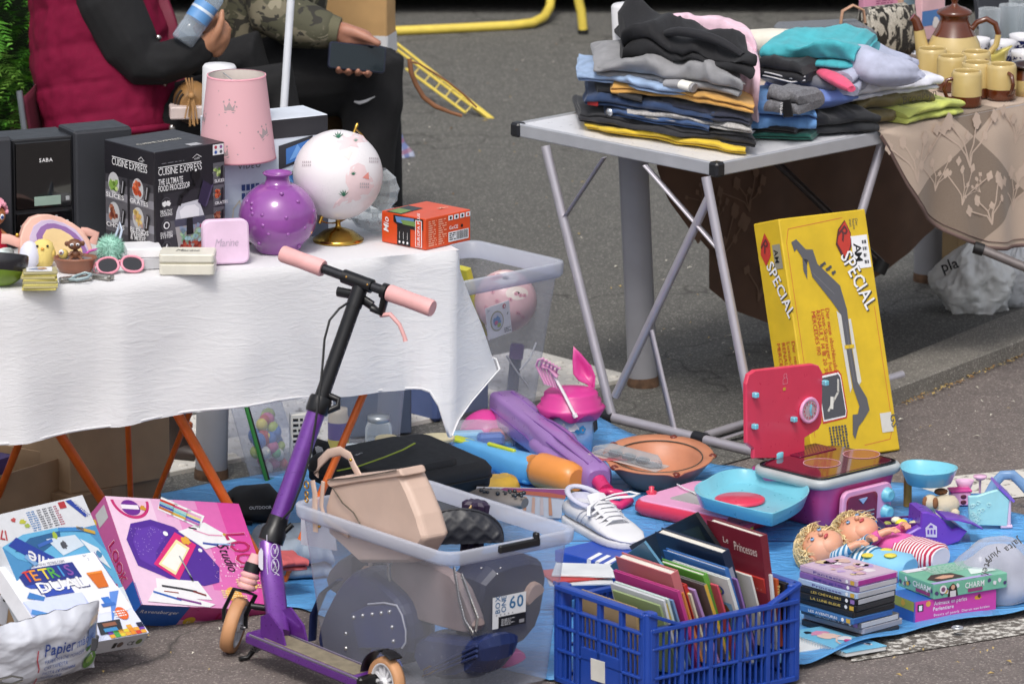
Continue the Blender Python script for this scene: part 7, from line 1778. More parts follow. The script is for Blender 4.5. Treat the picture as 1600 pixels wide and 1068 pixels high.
b=B(PKH);o_=[(896,541),(908,553),(922,570),(929,588),(928,606),(917,600),(904,594),(896,584),(895,565)]
c0=sum((g(*p)for p in o_),V())/len(o_);vs=[g(*p)for p in o_];n=len(vs);b.add([c0+FW*.018]+vs+[v.lerp(c0,.5)+FW*.013 for v in vs],[(1+k,1+(k+1)%n,1+n+(k+1)%n,1+n+k)for k in range(n)]+[(0,1+n+k,1+n+(k+1)%n)for k in range(n)],None,True);b.make('blade',t,solid=.003)
b=B(PKH);b.tube([g(920,602),g(925,612,.0)],.008,8);b.tube([g(*p)for p in o_[2:5]],.003,6);b.make('socket',t)
P=G(760,682,ZG);t=thing('domed_toy','bright pink domed toy lid lying behind the purple water gun','toy',TR(P)@Ro(-.5,'Y')@Ro(R(25),'X'));b=B(PKH);b.lathe([(.075,0),(.078,.006),(.072,.010),(.066,.03),(.06,.036),(.05,.052),(.03,.062),(.001,.065)],36,caps=False);b.tube([(-.045,-.05,.04),(-.02,-.062,.05),(.01,-.062,.05)],.006,8);b.make('dome',t)
def gunframe(pa,pb):
 x=(pb-pa);L=x.length;return frame(pa,x,V((-x.y,x.x,0))),L
M,L=gunframe(G(786,633,.085),G(936,752,.045));LV=mat('#9570ad',.3,var=.06,coat=.2)
t=thing('water_gun','long lavender toy water gun with a magenta pump grip','water gun',M)
sec=lambda x,ry,rz,e=3.0,o=0:[V((x,p.x,p.y+o))for p in ring(16,ry,rz,e)]
b=B(LV);b.loft([sec(x*L,ry,rz,e)for x,ry,rz,e in((-.02,.028,.03,5),(.0,.038,.040,6),(.12,.042,.044,6),(.42,.040,.042,5),(.46,.046,.044,4),(.6,.048,.046,4),(.66,.041,.04,3),(.92,.043,.043,3),(.98,.040,.040,3),(1.0,.03,.03,3))]);b.make('body',t)
for k in range(9):b=B(LV);b.box((L*(.14+.035*k),.030,.030),(.007,.022,.012),r=.003);b.make('grip_rib',t)
for y_,z_ in((-.036,.026),(-.041,.0),(-.02,.040),(.015,.042)):b=B(mat('#7d4f9c',.3));b.tube([(L*.03,y_,z_),(L*.40,y_,z_),(L*.47,y_*1.12,z_*1.1),(L*.62,y_*1.14,z_*1.12),(L*.96,y_*.98,z_)],.0022,6);b.make('moulded_line',t)
for k in range(4):b=B(mat('#9a70bb',.3));b.ball((L*(.14+.055*k),-.030,.026),.0045,n=8);b.make('stud',t)
b=B(LV);b.loft([sec(x*L,ry,rz,2.6,-.0)for x,ry,rz in((.5,.06,.02),(.55,.066,.024),(.78,.060,.022),(.9,.05,.016))]);b.make('side_fin',t)
b=B(RDP);b.loft([sec(x,r_,r_,2)for x,r_ in((-.035,.014),(-.03,.022),(-.012,.026),(-.006,.026))]);b.make('nozzle_cap',t)
b=B(mat('#cc2f6c',.3));b.tube([(L,0,0),(L+.02,0,-.004),(L+.05,0,-.01)],[.02,.018,.02],12)
b.tube([(L+.045,.0,-.012),(L+.07,.03,-.015),(L+.12,.035,-.018),(L+.145,.0,-.02),(L+.12,-.03,-.018),(L+.07,-.03,-.015)],.012,10,closed=True);b.make('pump_grip',t)
M,L=gunframe(G(706,694,.06),G(902,750,.05));t=thing('water_gun','sky blue and orange toy water gun with a lime green strip','water gun',M)
b=B(BLU);b.loft([sec(x*L,ry,rz,e,o)for x,ry,rz,e,o in((.05,.012,.02,3,.0),(.12,.018,.026,3,0),(.3,.024,.028,3.4,-.002),(.5,.040,.032,3.4,-.004),(.62,.045,.036,3,-.006),(.68,.035,.03,3,-.004))]);b.make('body',t)
b=B(BLU);b.loft([sec(x*L,ry,rz,2.4,-.028)for x,ry,rz in((.3,.006,.004),(.45,.03,.012),(.66,.036,.014),(.7,.01,.006))]);b.make('trigger_guard',t)
b=B(LIM);b.box((L*.09,0,.018),(.075,.03,.014),r=.005);b.make('lime_strip',t);b=B(LIM);b.box((L*.40,.0,.029),(.10,.012,.01),r=.003);b.make('lime_strip',t)
b=B(ORG);b.loft([sec(x*L,r_,r_,2)for x,r_ in((.62,.030),(.64,.034),(.70,.036),(.705,.043),(.72,.045),(.93,.043),(.98,.038),(1.0,.028))]);b.make('orange_tank',t)
def blk(name,lb,cat,px,py,z,yaw,s_,m,r=.004,X=None):
 b=B(m);b.box((0,0,s_[2]/2),s_,r=r);return b.make(name,None,TR(G(px,py,z),yaw)@(X or Matrix()),lb,cat)
P=G(752,694,ZG);t=thing('toy_packet','clear plastic packet of pale blue and red toys behind the blue water gun','packet',TR(P,.15));b=B(clear_mat('clear_film','#eef0f4',.10,.12,'#e6e9f2',.5));b.box((0,0,.03),(.17,.12,.05),r=.01);b.make('film',t)
for x,y,c,s_ in((-.04,0,'#8fc3dc',.1),(.05,.01,'#b5656c',.06),(.02,-.03,'#4d6fb0',.07)):b=B(mat(c,.4));b.box((x,y,.022),(s_,.04,.03),r=.008);b.make('toy_piece',t)
P=G(1028,757,ZG);TC1=mat('#b5785a',.45,var=.14);t=thing('clay_bowl','terracotta bowl with a scalloped rim and dark ring','bowl',TR(P)@Ro(R(7),'X'))
def bowlr(r_,z,w_=0):return[V(((r_+w_*max(0,cos(5*a))**6)*cos(a),(r_+w_*max(0,cos(5*a))**6)*sin(a),z-w_*1.2*max(0,cos(5*a))**6))for a in[2*pi*k/80 for k in range(80)]]
b=B(mat('#857872',.5,var=.15));b.loft([bowlr(.001,.002),bowlr(.065,0),(bowlr(.09,.02)),bowlr(.122,.058),bowlr(.136,.078,.004)],caps=False);b.make('outer_wall',t)
b=B(TC1);b.loft([bowlr(.136,.078,.006),bowlr(.141,.081,.006),bowlr(.139,.084,.004),bowlr(.116,.078),bowlr(.10,.06),bowlr(.07,.022),bowlr(.001,.018)],caps=False);b.make('inner_wall',t)
b=B(mat('#4c4a42',.4));b.tube([p for p in bowlr(.112,.077)],.0016,6,closed=True);b.make('dark_ring',t)
for k in range(5):a=2*pi*k/5;b=B(mat('#6b2f24',.25));b.ball((.138*cos(a),.138*sin(a),.078),.011,n=8,sq=(1,1,.6));b.make('lip_notch',t)
M=TR(G(985,718,.084),-.55)@Ro(.10,'Y')@Tr(-.095,-.03,0);t=thing('blister_pack','clear blister pack with dark toys lying on the terracotta bowl','packet',M)
b=B(clear_mat('clear_blister','#e8ecef',.22,.08,'#c9cfd4',.7));b.prism([(0,0),(.17,0),(.19,.025),(.16,.06),(.02,.06)],0,.022,ch=.005);b.make('blister',t);b=B(mat('#b8a9a4',.5));b.box((.09,.03,-.002),(.2,.07,.002));b.make('backing_card',t)
for x in(.05,.09,.13):b=B(mat('#4d5560',.4,var=.3));b.box((x,.03,.008),(.03,.03,.012),r=.004);b.make('toy_piece',t)
blk('backing_board','dull red card under the blister pack','card',950,716,.085,.1,(.1,.05,.003),mat('#a5525a',.5),.001)
P,yaw,wd,dp=boxfit((1150,838),(982,792),(1255,795),ZG);t=thing('drawing_board','pink and red magnetic drawing board under the blue tray','toy',TR(P,yaw))
b=B(RDP);b.loft([[V((x,y,z))for x,y in rrect(wd-e,dp-e,.035,5)]for z,e in((0,.02),(.012,.0),(.03,.004),(.036,.012))]);b.make('board_body',t)
b=B(PKL);b.prism(rrect(wd-.02,dp-.02,.03,5),.034,.040,ch=.002);b.make('pink_top',t)
b=B(mat('#a9a7a8',.35));b.prism(rrect(wd*.55,dp*.55,.01,3),.039,.0415);b.make('screen',t)
b=B(RDP);c=t.matrix_world.inverted()@G(1018,771,.048);b.lathe([(.012,0),(.014,.006),(.006,.010),(.007,.018),(.001,.02)],14,c=(c.x,c.y,.04));b.make('knob',t)
b=B(mat('#d5d5da',.4));b.tube([t.matrix_world.inverted()@G(px,py,.055)for px,py in((1058,756),(1070,763),(1082,768),(1095,775))],.002,6);b.make('pen_string',t)
ZK=.128
P,YK,wk,dk=boxfit((1283,757),(1176,724),(1408,719),ZK);P.z=ZG;MK=TR(P,YK);Kx,Ky=-wk/2,-dk/2
t=thing('toy_stove','pink toy cooker with a dark glass hob, oven window and turquoise knobs','toy cooker',MK);KI=MK.inverted()
b=B(mat('#cc4a8c',.3,var=.06,coat=.2));b.loft([[V((x,y,z))for x,y in rrect(wk-e,dk-e,.03,6)]for z,e in((0,.06),(.012,.045),(ZK-.03,.012),(ZK-.018,.006))]);b.make('cooker_body',t)
b=B(mat('#a9aeb0',.35));b.loft([[V((x,y,z))for x,y in rrect(wk+e,dk+e,.04,6)]for z,e in((ZK-.026,.004),(ZK-.020,.016),(ZK-.008,.018),(ZK-.002,.012),(ZK-.001,.0))]);b.make('grey_rim',t)
b=B(mat('#0f0e12',.12,coat=.5));b.prism(rrect(wk-.004,dk-.004,.03,6),ZK-.004,ZK+.004,ch=.002);b.make('hob_edge',t)
b=B(mat('#5a1228',.06,spec=.7,coat=.5));b.prism(rrect(wk-.026,dk-.026,.022,6),ZK,ZK+.005,ch=.001);b.make('hob_glass',t)
art=B()
for px,py in((1284,731.5),(1346,717.5)):
 c=onpl(MK,2,ZK-ZG,px,py);c.z=ZK+.0056;rg=ring(40,.046);b=B(mat('#8a3a3f' if px>1300 else '#7a1f44',.1,coat=.4));b.add([c+p for p in rg],[tuple(range(40))]);b.make('burner',t);art.tube([c+p+V((0,0,.0004))for p in rg],[(.0012,.0005)]*40,5,ink('#cfa0ac'),closed=True)
art.make('burner_ring',t)
c=onpl(MK,2,ZK-ZG,1262,712);b=B(mat('#6d1535',.25));b.box((c.x,c.y,ZK+.006),(.13,.075,.003),r=.001);gp=b.make('grill_plate',t)
b=B(mat('#2d0a18',.4))
for i in range(13):
 for j in range(6):b.lathe([(.0022,0),(.001,.0004)],6,c=(c.x-.058+.0097*i,c.y-.028+.0112*j,ZK+.0077))
b.make('perforation',t,kind='stuff')
c=onpl(MK,2,ZK-ZG,1212,721);b=B(SKY);b.lathe([(.019,0),(.020,.012),(.017,.015),(.001,.015)],24,c=(c.x,c.y,ZK+.004));b.make('round_knob',t)
fr=lambda px,py:onpl(MK,1,Ky,px,py)
a,c=fr(1313,838),fr(1391,752);w_,h_=c.x-a.x,c.z-a.z;Xf=Tr((a.x+c.x)/2,Ky-.004+.006,(a.z+c.z)/2+.004)@Ro(pi/2+.06,'X')
b=B(PKL);b.prism(rrect(w_,h_,.022,5),-.006,.008,ch=.003,X=Xf);b.make('oven_front',t)
Xw=Xf@Tr(-w_*.12,-h_*.03,.008);b=B(mat('#7a1236',.15,coat=.3));b.prism(rrect(w_*.62,h_*.80,.014,4),0,.003,ch=.001,X=Xw);b.make('oven_window',t)
for k in range(4):b=B(mat('#a9adb5',.3,.5));b.tube([Xw@V((-w_*.24,-h_*.32+.011*k,.004)),Xw@V((w_*.24,-h_*.32+.011*k,.004))],.0016,6);b.make('grill_bar',t)
b=B(mat('#9fb9dc',.3));b.prism([(-.015,.012),(.015,.012),(0,-.002)],0,.003,X=Xw@Tr(0,h_*.2,.003));b.make('oven_handle',t)
for y in(.20,-.20):b=B(SKY);b.lathe([(.019,0),(.019,.004),(.0155,.007),(.0155,.014),(.012,.018),(.007,.0165),(.001,.0165)],24,X=Xf@Tr(w_*.38,h_*y+.002,.008));b.make('oven_knob',t)
pl_=lambda px,py:onpl(MK,1,dk/2-.01,px,py)
t2=t;b=B(RDP);cutout(b,MK,1,dk/2-.01,[(1178,716),(1178,702),(1167,692),(1166,600),(1170,585),(1180,578),(1270,568),(1280,571),(1286,582),(1285,660),(1280,670),(1258,684),(1258,716)],.014,ch=.003);b.make('back_panel',t)
for px,py in((1286,597),(1177,616),(1237,654),(1176,665)):b=B(SKY);c=pl_(px,py);b.box((c.x,c.y-.008,c.z),(.013,.016,.013),r=.002);b.make('peg',t)
c=pl_(1262,640);Xc=Tr(c.x,c.y-.001,c.z)@Ro(pi/2,'X');b=B(PKL);b.lathe([(.031,0),(.034,.005),(.031,.010),(.025,.007)],36,X=Xc,caps=False);ck=b.make('clock_ring',t)
b=B(mat('#e3d0d6',.4));b.lathe([(.001,.006),(.026,.006)],30,X=Xc);b.make('clock_face',ck)
for k in range(12):b=B(mat('#c4566f',.4));b.box(Xc@V((.0195*sin(k*pi/6),.0195*cos(k*pi/6),.0068)),(.0035,.001,.005),r=.0003);b.make('hour_mark',ck)
for a,L_ in((.15,.015),(2.9,.013)):b=B(SKY);b.tube([Xc@V((0,0,.008)),Xc@V((L_*sin(a),L_*cos(a),.008))],[(.004,.001)]*2,6);b.make('clock_hand',ck)
art=B();f=Face(art,pl_(1222,602)+V((0,-.0006,0)),(1,0,0),(0,0,1),.02,.03)
for pts in([(.3,.95),(.7,.95),(.8,.7),(.6,.6),(.9,.5),(.9,.1),(.1,.1),(.1,.5),(.4,.6),(.2,.7),(.3,.95)],):f.line(pts,.001,ink('#e0a0ad'),1)
f.rect(.1,-.45,.6,-.2,ink('#d0a03c'),1);art.make('small_print',t)
def tray(name,label,pts,z,dep_,m,ins=.012,th=.004):
 T_=[G(px,py,z)for px,py in pts]
 for _ in range(2):T_=[q for i in range(len(T_))for q in(T_[i-1].lerp(T_[i],.25),T_[i-1].lerp(T_[i],.75))]
 c=sum(T_,V())/len(T_);t=thing(name,label,'tray',TR(c));n=len(T_)
 q=lambda e,dz:[V(((p-c).x*(1-e/(p-c).length),(p-c).y*(1-e/(p-c).length),dz))for p in T_]
 ar=sum((T_[i]-c).cross(T_[(i+1)%n]-c).z for i in range(n))
 rs=[q(0,0),q(th*.3,.002),q(th,0),q(ins+th,-dep_+th),q(ins*3,-dep_+th)];ro=[q(0,0),q(ins,-dep_),q(ins*2,-dep_)]
 b=B(m);b.loft(rs,caps=False,smooth=True);b.add(rs[-1],[tuple(range(n))]);b.loft(ro,caps=False,smooth=True);b.add(ro[-1],[tuple(range(n))]);b.make('tray_body',t);return t
t=tray('toy_tray','turquoise fold-out toy tray hanging beside the cooker over the drawing board',[(1083,762),(1092,754),(1104,749),(1116,741),(1132,735),(1152,732),(1180,733),(1222,745),(1262,757),(1266,766),(1258,778),(1236,791),(1212,801),(1206,803),(1150,790),(1110,780),(1090,773)],.118,.034,SKY)
for px,py in((1180,731),(1198,735),(1236,743),(1255,747)):b=B(PKH);b.box(t.matrix_world.inverted()@G(px,py,.122),(.014,.014,.01),r=.003);b.make('hinge',t)
b=B(RDP);c=G(1156,782,.0905);b.lathe([(.062,0),(.062,.006),(.058,.008),(.001,.008)],36);b.make('toy_plate',None,TR(c),'round red plate lying in the turquoise tray','plate')
t=tray('toy_tray','turquoise fold-out tray standing on a tan leg behind the cooker',[(1404,724),(1424,717),(1470,721),(1499,728),(1494,735),(1476,741),(1440,742),(1410,736)],.125,.038,SKY,.016)
b=B(mat('#a9853f',.5));c=t.matrix_world.inverted()@G(1418,790,ZG);b.tube([c,c+V((0,0,.09))],.0105,14);b.make('tray_leg',t)
P=G(1160,836,ZG);t=thing('toy_stool','small red toy stool with yellow legs under the tray','stool',TR(P));b=B(RDP);b.prism([((px-1156)/650,(814-py)/650/.255)for px,py in((1128,818),(1136,806),(1150,799),(1186,806),(1186,812),(1168,822),(1148,827))],.03,.042,ch=.003);b.make('seat',t)
for x,y in((-.025,-.03),(.018,-.03),(.02,.03)):b=B(mat('#d2bb45',.4));b.cyl((x,y,0),(x,y,.031),.0075,m=None,n=12);b.make('leg',t)
# - dolls
def doll(label,hx,hy,bx,by,m_top,m_leg,seed,roll):
 H_,E_=G(hx,hy,.048),G(bx,by,.035);x=E_-H_;x.z=0;M=frame(H_,x,V((-x.y,x.x,0)));L=x.length;t=thing('baby_doll',label,'doll',M,'blond baby dolls on the tarpaulin');t.scale=(1.18,)*3
 SK=mat('#d39a7e',.45,var=.05,sub=.15);Z=Ro(roll,'X')
 b=B(SK);b.ball((0,0,0),.044,n=24,sq=(1,.95,.9),X=Z);b.ball((.016,0,.014),.032,n=18,X=Z,sq=(1,1.05,.8));b.make('head',t)
 for y in(-.016,.016):
  b=B(mat('#7f9fc4',.2));b.ball((0,0,0),.0052,n=10,X=Z@Tr(-.002,y,.040)@Matrix.Diagonal((.8,1,.5,1)));e=b.make('eye',t);b=B(INK_K);b.ball((0,0,0),.0022,n=8,X=Z@Tr(-.002,y,.0424));b.make('pupil',e)
  b=B(mat('#b98a5e',.7));b.tube([Z@V((-.011,y-.006,.0385)),Z@V((-.013,y,.0395)),Z@V((-.011,y+.006,.0385))],.0012,5);b.make('eyebrow',t)
  b=B(SK);b.ball((0,0,0),.010,n=10,X=Z@Tr(.003,y*2.65,.004)@Matrix.Diagonal((1,.5,1.2,1)));b.make('ear',t)
 b=B(SK);b.ball((0,0,0),.0055,n=10,X=Z@Tr(.010,0,.043));b.make('nose',t)
 b=B(mat('#b54a4e',.35));b.ball((0,0,0),.0062,n=12,X=Z@Tr(.022,0,.0405)@Matrix.Diagonal((.6,1.2,.5,1)));b.make('mouth',t)
 rd_=random.Random(seed);b=B(mat('#e4cd9c',.6,var=.2,vs=80))
 for i in range(1300):
  a=rd_.uniform(0,2*pi);e=rd_.uniform(-.35,1.0);d=V((-sin(e)*1.0-.15,cos(e)*cos(a),cos(e)*sin(a))).normalized()
  if d.z>.55 and d.x>-.55:continue
  if d.x>.1:continue
  p0=d*.042;fl=V((rd_.uniform(-.1,.55),rd_.uniform(-.4,.4),rd_.uniform(-.6,.1)));fl=(fl-d*fl.dot(d)).normalized()*rd_.uniform(.014,.032)
  b.tube([Z@p0,Z@(p0+d*.012+fl*.5),Z@(p0+d*.007+fl)],[.0015,.0012,.0003],4)
 b.make('hair',t)
 b=B(m_top);b.loft([[V((x_,q.x,q.y-.01))for q in ring(16,w_,h_,2.4)]for x_,w_,h_ in((.036,.018,.016),(.05,.034,.026),(.08,.040,.03),(L*.55,.044,.031),(L*.62,.042,.03))]);b.jitter(.003,30,seed);b.make('shirt',t)
 b=B(m_leg);b.loft([[V((x_,q.x,q.y-.012))for q in ring(16,w_,h_,2.4)]for x_,w_,h_ in((L*.56,.044,.03),(L*.75,.048,.031),(L*.95,.046,.028),(L*1.02,.03,.02))]);b.jitter(.003,30,seed+1);b.make('trousers',t)
 for s_ in(-1,1):
  b=B(m_top);b.tube([(.055,s_*.036,.0),(.075,s_*.05,.012),(.09,s_*.042,.026)],[.014,.013,.011],10);b.make('sleeve',t)
  hb=B(SK);hb.tube([(.088,s_*.043,.025),(.098,s_*.032,.031),(.106,s_*.026,.033)],[.0085,.008,.0075],10)
  for k in range(4):hb.tube([(.104,s_*(.026+.004*(k-1.5)),.033),(.114,s_*(.022+.005*(k-1.5)),.034),(.118,s_*(.018+.005*(k-1.5)),.030)],[.0026,.0024,.0018],6)
  hb.tube([(.098,s_*.024,.034),(.106,s_*.015,.037),(.111,s_*.014,.036)],[.003,.0026,.002],6);hb.make('arm',t)
 return t,L
def stripe_m(name,a,c,sc_,ax='X'):
 m,tt,p=nodes_of(name);w1=nn(tt,'ShaderNodeTexWave',bands_direction=ax);w1.inputs['Scale'].default_value=sc_;w1.inputs['Distortion'].default_value=1.2;w1.inputs['Detail Scale'].default_value=1;tt.links.new(coords(tt),w1.inputs[0])
 tt.links.new(ramp(tt,w1.outputs[1],[(.46,a),(.54,c)]),p.inputs['Base Color']);p.inputs['Roughness'].default_value=.85;return m
doll('blond baby doll in a pink top and red striped trousers',1338,836,1448,866,mat('#d05aa0',.8),stripe_m('red_stripes','#b02a4a','#dcd3d6',42),4,.30)
t,L=doll('blond baby doll in a pale blue romper, nearest the discs',1282,858,1398,884,stripe_m('blue_stripes','#3f7fa8','#cfd8dc',30),mat('#7fb9d8',.8),9,.45)
for x,y,z in((.62,-.03,.018),(.85,-.02,.022),(.72,.01,.022)):b=B(mat('#d3c44e',.7));b.ball((L*x,y,z-.006),.014,n=10,sq=(1,1,.3));b.make('yellow_patch',t)
# - purple boat house, doll house and furniture
P=G(1455,852,ZG);t=thing('toy_house_car','bright purple toy house car with an open tray of little toys','toy',TR(P,.25));Mh=TR(P,.25)
b=B(PUR);cutout(b,Mh,1,0,[(1408,846),(1416,834),(1428,828),(1438,823),(1440,800),(1450,799),(1466,805),(1478,816),(1488,827),(1500,824),(1512,830),(1500,846),(1472,856),(1420,852)],.10,ch=.004);b.make('shell',t)
b=B(PUR);b.tube([onpl(Mh,1,.03,*p)for p in((1470,804),(1490,806),(1512,812),(1530,822))],[(.004,.05),(.004,.05),(.004,.045),(.003,.03)],8,upv=(0,1,0));b.make('roof_wing',t)
b=B(mat('#4d1f5c',.35));c=onpl(Mh,1,.02,1412,824);
b.box((c.x,.03,.03),(.085,.004,.045));b.box((c.x,.10,.03),(.085,.004,.045));b.box((c.x-.042,.065,.03),(.004,.07,.045));b.box((c.x,.065,.01),(.085,.07,.004));b.make('drawer',t)
art=B();Wm=mat('#cfc6da',.4)
def hw(pts,m,dy=-.002):art.add([onpl(Mh,1,dy,*p)for p in pts],[tuple(range(len(pts)))[::-1]],m)
hw([(1447,838),(1446,824),(1454,816),(1464,822),(1464,839)],Wm)
for x in(1449,1454,1459):hw([(x,834),(x,827),(x+3,827),(x+3,834)],PUR,-.0028)
hw([(1451,824),(1453,820),(1457,820),(1458,824)],PUR,-.0028);hw([(1418,845),(1420,836),(1425,834),(1430,838),(1430,846)],Wm);hw([(1440,848),(1452,841),(1464,848),(1460,852),(1452,846),(1443,852)],Wm);hw([(1446,854),(1452,848),(1462,854)],mat('#8a1f4e',.3))
art.make('window_print',t)
rd=random.Random(2)
for i in range(7):c2=('#d0cda0','#3f6fc0','#cfae3a','#d6d2c0','#d9cf3a','#8f9440','#2b3f9c')[i];b=B(mat(c2,.4));b.ball((0,0,0),rd.uniform(.009,.014),n=10,sq=(1.2,1,.8));b.make('small_toy',None,Mh@Tr(c.x+rd.uniform(-.03,.04),.045+rd.uniform(0,.04),.042+rd.uniform(0,.008)),'tiny %s toy lying in the tray of the purple house car'%('pale yellow','blue','golden','cream','lemon','olive green','dark blue')[i],'toy','tiny toys in the purple house car')
P=G(1470,806,ZG);t=thing('plush_dog','cream plush dog with brown ears lying behind the purple toy','plush toy',TR(P,.2));cr=mat('#cdbfa6',.9,bump=.5,bs=300);bn=mat('#8a5a38',.9,bump=.5,bs=300)
b=B(cr);b.loft([[V((x,q.x,.028+q.y))for q in ring(14,r_,r_*.95)]for x,r_ in((-.03,.012),(-.02,.024),(.01,.028),(.035,.024),(.045,.01))]);b.make('body',t);b=B(cr);b.ball((-.03,-.01,.04),.020,n=12);b.make('head',t)
for x,y in((-.045,-.016),(-.022,-.028)):b=B(bn);b.ball((x,y,.042),.011,n=10,sq=(.7,.6,1.4));b.make('ear',t)
for x in(-.01,.03):b=B(cr);b.ball((x,-.024,.012),.012,n=10);b.make('paw',t)
b=B(bn);b.ball((.005,.02,.058),.014,n=10,sq=(1.3,1,.6));b.make('brown_patch',t)
P=G(1548,826,ZG);Mh=TR(P,.12);t=thing('doll_house','mint and pink toy doll house with a violet roof','toy house',Mh)
b=B(mat('#9ccfd2',.4,bump=.25,bs=60));cutout(b,Mh,1,0,[(1515,820),(1513,775),(1528,774),(1546,768),(1562,764),(1578,780),(1574,822)],.012,ch=.003);b.make('front_wall',t)
b=B(mat('#d9bcd3',.4));c=onpl(Mh,1,0,1576,800);b.box((c.x+.002,.045,.04),(.01,.085,.075));b.box((c.x-.004,.045,.004),(.03,.09,.008));b.make('side_wall',t)
b=B(mat('#7a5cc0',.35));r0=onpl(Mh,1,0,1560,762);r1=onpl(Mh,1,0,1582,783);b.add([r0+V((0,-.004,.003)),r1+V((.004,-.004,.0)),r1+V((.004,.095,.0)),r0+V((0,.095,.003))],[(0,1,2,3)]);b.make('roof',t,solid=.006)
art=B(mat('#b9dfe0',.35));rd=random.Random(8)
for i in range(14):q=onpl(Mh,1,-.001,rd.uniform(1518,1545),rd.uniform(782,815));art.tube([q+V((.006*cos(a)*(1-a/14),0,.006*sin(a)*(1-a/14)))for a in[k*.7 for k in range(12)]],.0009,5)
art.make('scroll_relief',t,kind='stuff')
P=G(1500,797,ZG)+V((0,.02,0));t=thing('toy_dresser','pink toy dresser with heart shaped drawer holes','toy furniture',TR(P,.15));b=B(PKL);b.box((0,0,.028),(.05,.035,.035),r=.003);b.make('cabinet',t)
b=B(PKH);b.box((0,0,.048),(.056,.04,.006),r=.002);b.make('dresser_top',t)
for z in(.020,.034):b=B(mat('#5a1f35',.4));b.ball((.006,-.0175,z),.006,n=10,sq=(1.3,.3,1));b.make('heart_hole',t)
for x in(-.02,.02):b=B(PKL);b.cyl((x,0,0),(x,0,.012),.005,n=10);b.make('leg',t)
b=B(mat('#dcb0cf',.35));c=G(1507,765,.05);b.loft([[V((q.x,q.y,z))for q in ring(20,r_,r_*.6)]for z,r_ in((0,.014),(.014,.020),(.026,.024),(.0265,.021),(.01,.014))]);b.make('toy_bath',None,TR(c),'pink toy bath tub on top of the toy dresser','toy furniture')
b=B(mat('#dcb0cf',.35));c=G(1531,772,.02);b.lathe([(.003,0),(.003,.036),(.012,.04),(.017,.044),(.017,.049),(.001,.05)],20);b.make('toy_table',None,TR(c),'round pink toy pedestal table beside the doll house','toy furniture')
b=B(mat('#4f86c4',.4));b.box((0,0,.01),(.05,.04,.02),r=.003);b.make('toy_block',None,TR(G(1531,788,ZG)+V((0,.02,0))),'blue toy block under the pink pedestal table','toy')
b=B(clear_mat('blue_clear','#b9d3ee',.45,.15,'#8fb5df',.8));b.tube([GD(px,py,depth(G(1570,800)))for px,py in((1545,772),(1556,752),(1566,742),(1582,741),(1596,754),(1612,772))],[(.011,.014)]*6,8);b.make('toy_arch',None,None,'translucent blue toy arch behind the doll house','toy')
P=G(1552,935,ZG);t=thing('plastic_bag','clear plastic bag with black lettering bulging at the edge of the tarpaulin','bag',TR(P));
def bagshape(k,m,nm,seed):
 b=B(m);b.loft([ring(28,.115*s_*k,.085*s_*k,2.2,z*k)for z,s_ in((.0,.85),(.02,1.0),(.06,.95),(.10,.78),(.13,.5),(.145,.2),(.147,.02))]);b.jitter(.018,11,seed);b.jitter(.008,30,seed);b.v=[V((p.x,p.y,max(p.z,.001)))for p in b.v];return b.make(nm,t,sub=1)
bagshape(.92,mat('#a5a7b2',.85,var=.25,vs=9),'white_filling',5);bagshape(1.04,clear_mat('bag_film','#f0f1f6',.16,.12,'#dfe2ec',.6),'film',5)
art=B();
for s_,(px,py),r_,sz in(('Jalta',(1592,838),-2.5,.024),('yluff',(1560,856),-2.5,.022),('stelf',(1541,872),-1.9,.024)):
 q=onpl(TR(P),1,-.10,px,py);Face(art,q,(1,0,0),(0,.45,.9),.1,.05).text(s_,0,0,sz,INK_K,1,1,rot=r_)
art.make('printed_lettering',t)
ZP=.052
P,yaw,wd,dp=boxfit((1421,945),(1396,933),(1548,920),ZP+.004);dp=.11
t,fc,fin=carton('craft_box','pink and blue bead craft box lettered Animaux en perles','craft box',TR((P.x,P.y+.03,ZG),yaw),(wd,dp,ZP),mat('#2f5fb0',.35))
f=fc['F'];f.rect(0,0,1,1,ink('#c73d97'));f.text('Animaux en perles',.24,.70,.014,INK_W,2,0,fit=.40);f.text('Perlentiere',.23,.45,.013,INK_W,2,1,fit=.25);f.text('Beasts of pearls  Dieren van kralen',.24,.2,.0085,INK_W,2,0,fit=.68);f.blob(.78,.75,.18,ink('#d0902f'),2,3,ry=.6);f.blob(.79,.82,.09,ink('#5a2f1f'),3,4);f.circ(.17,.82,.13,ink('#d9a04a'),2);f.rect(.04,.52,.11,.85,INK_K,2);f.rect(.055,.56,.095,.8,INK_W,3);f.rect(0,.0,.012,1,ink('#2f5fb0'),3)
f=fc['L'];f.rect(0,.55,1,1,ink('#9aa34a'));f.blob(.6,.8,.15,ink('#c9a23c'),2)
fin()
P,yaw,wd,dp=boxfit((1459,937),(1402,908),(1572,912),ZP+ZG);zb=ZP+ZG+.0012
t,fc,fin=carton('craft_box','mint green charm craft box on top of the pink bead box','craft box',TR((P.x,P.y,zb),yaw),(wd,dp,.036),mat('#6fae94',.35))
for k,n_ in(('F',7),('L',4)):
 f=fc[k];f.text('CHARM',.42 if k=='F' else .42,.42,.019,INK_W,3,1,fit=.26 if k=='F' else .5);f.rect(.46 if k=='F' else .5,.12,.66 if k=='F' else .9,.36,ink('#8a3a6a'),2);rd=random.Random(3)
 for i in range(n_*2):x=(i+.5)/n_/2;f.blob(x if not .38<x<.7 else x*.4,rd.uniform(.3,.75),.14,ink(rd.choice(('#d9d4d8','#c9a23c','#a86aa0','#d6d6dc','#4a3f6a'))),2+i%2,i,10)
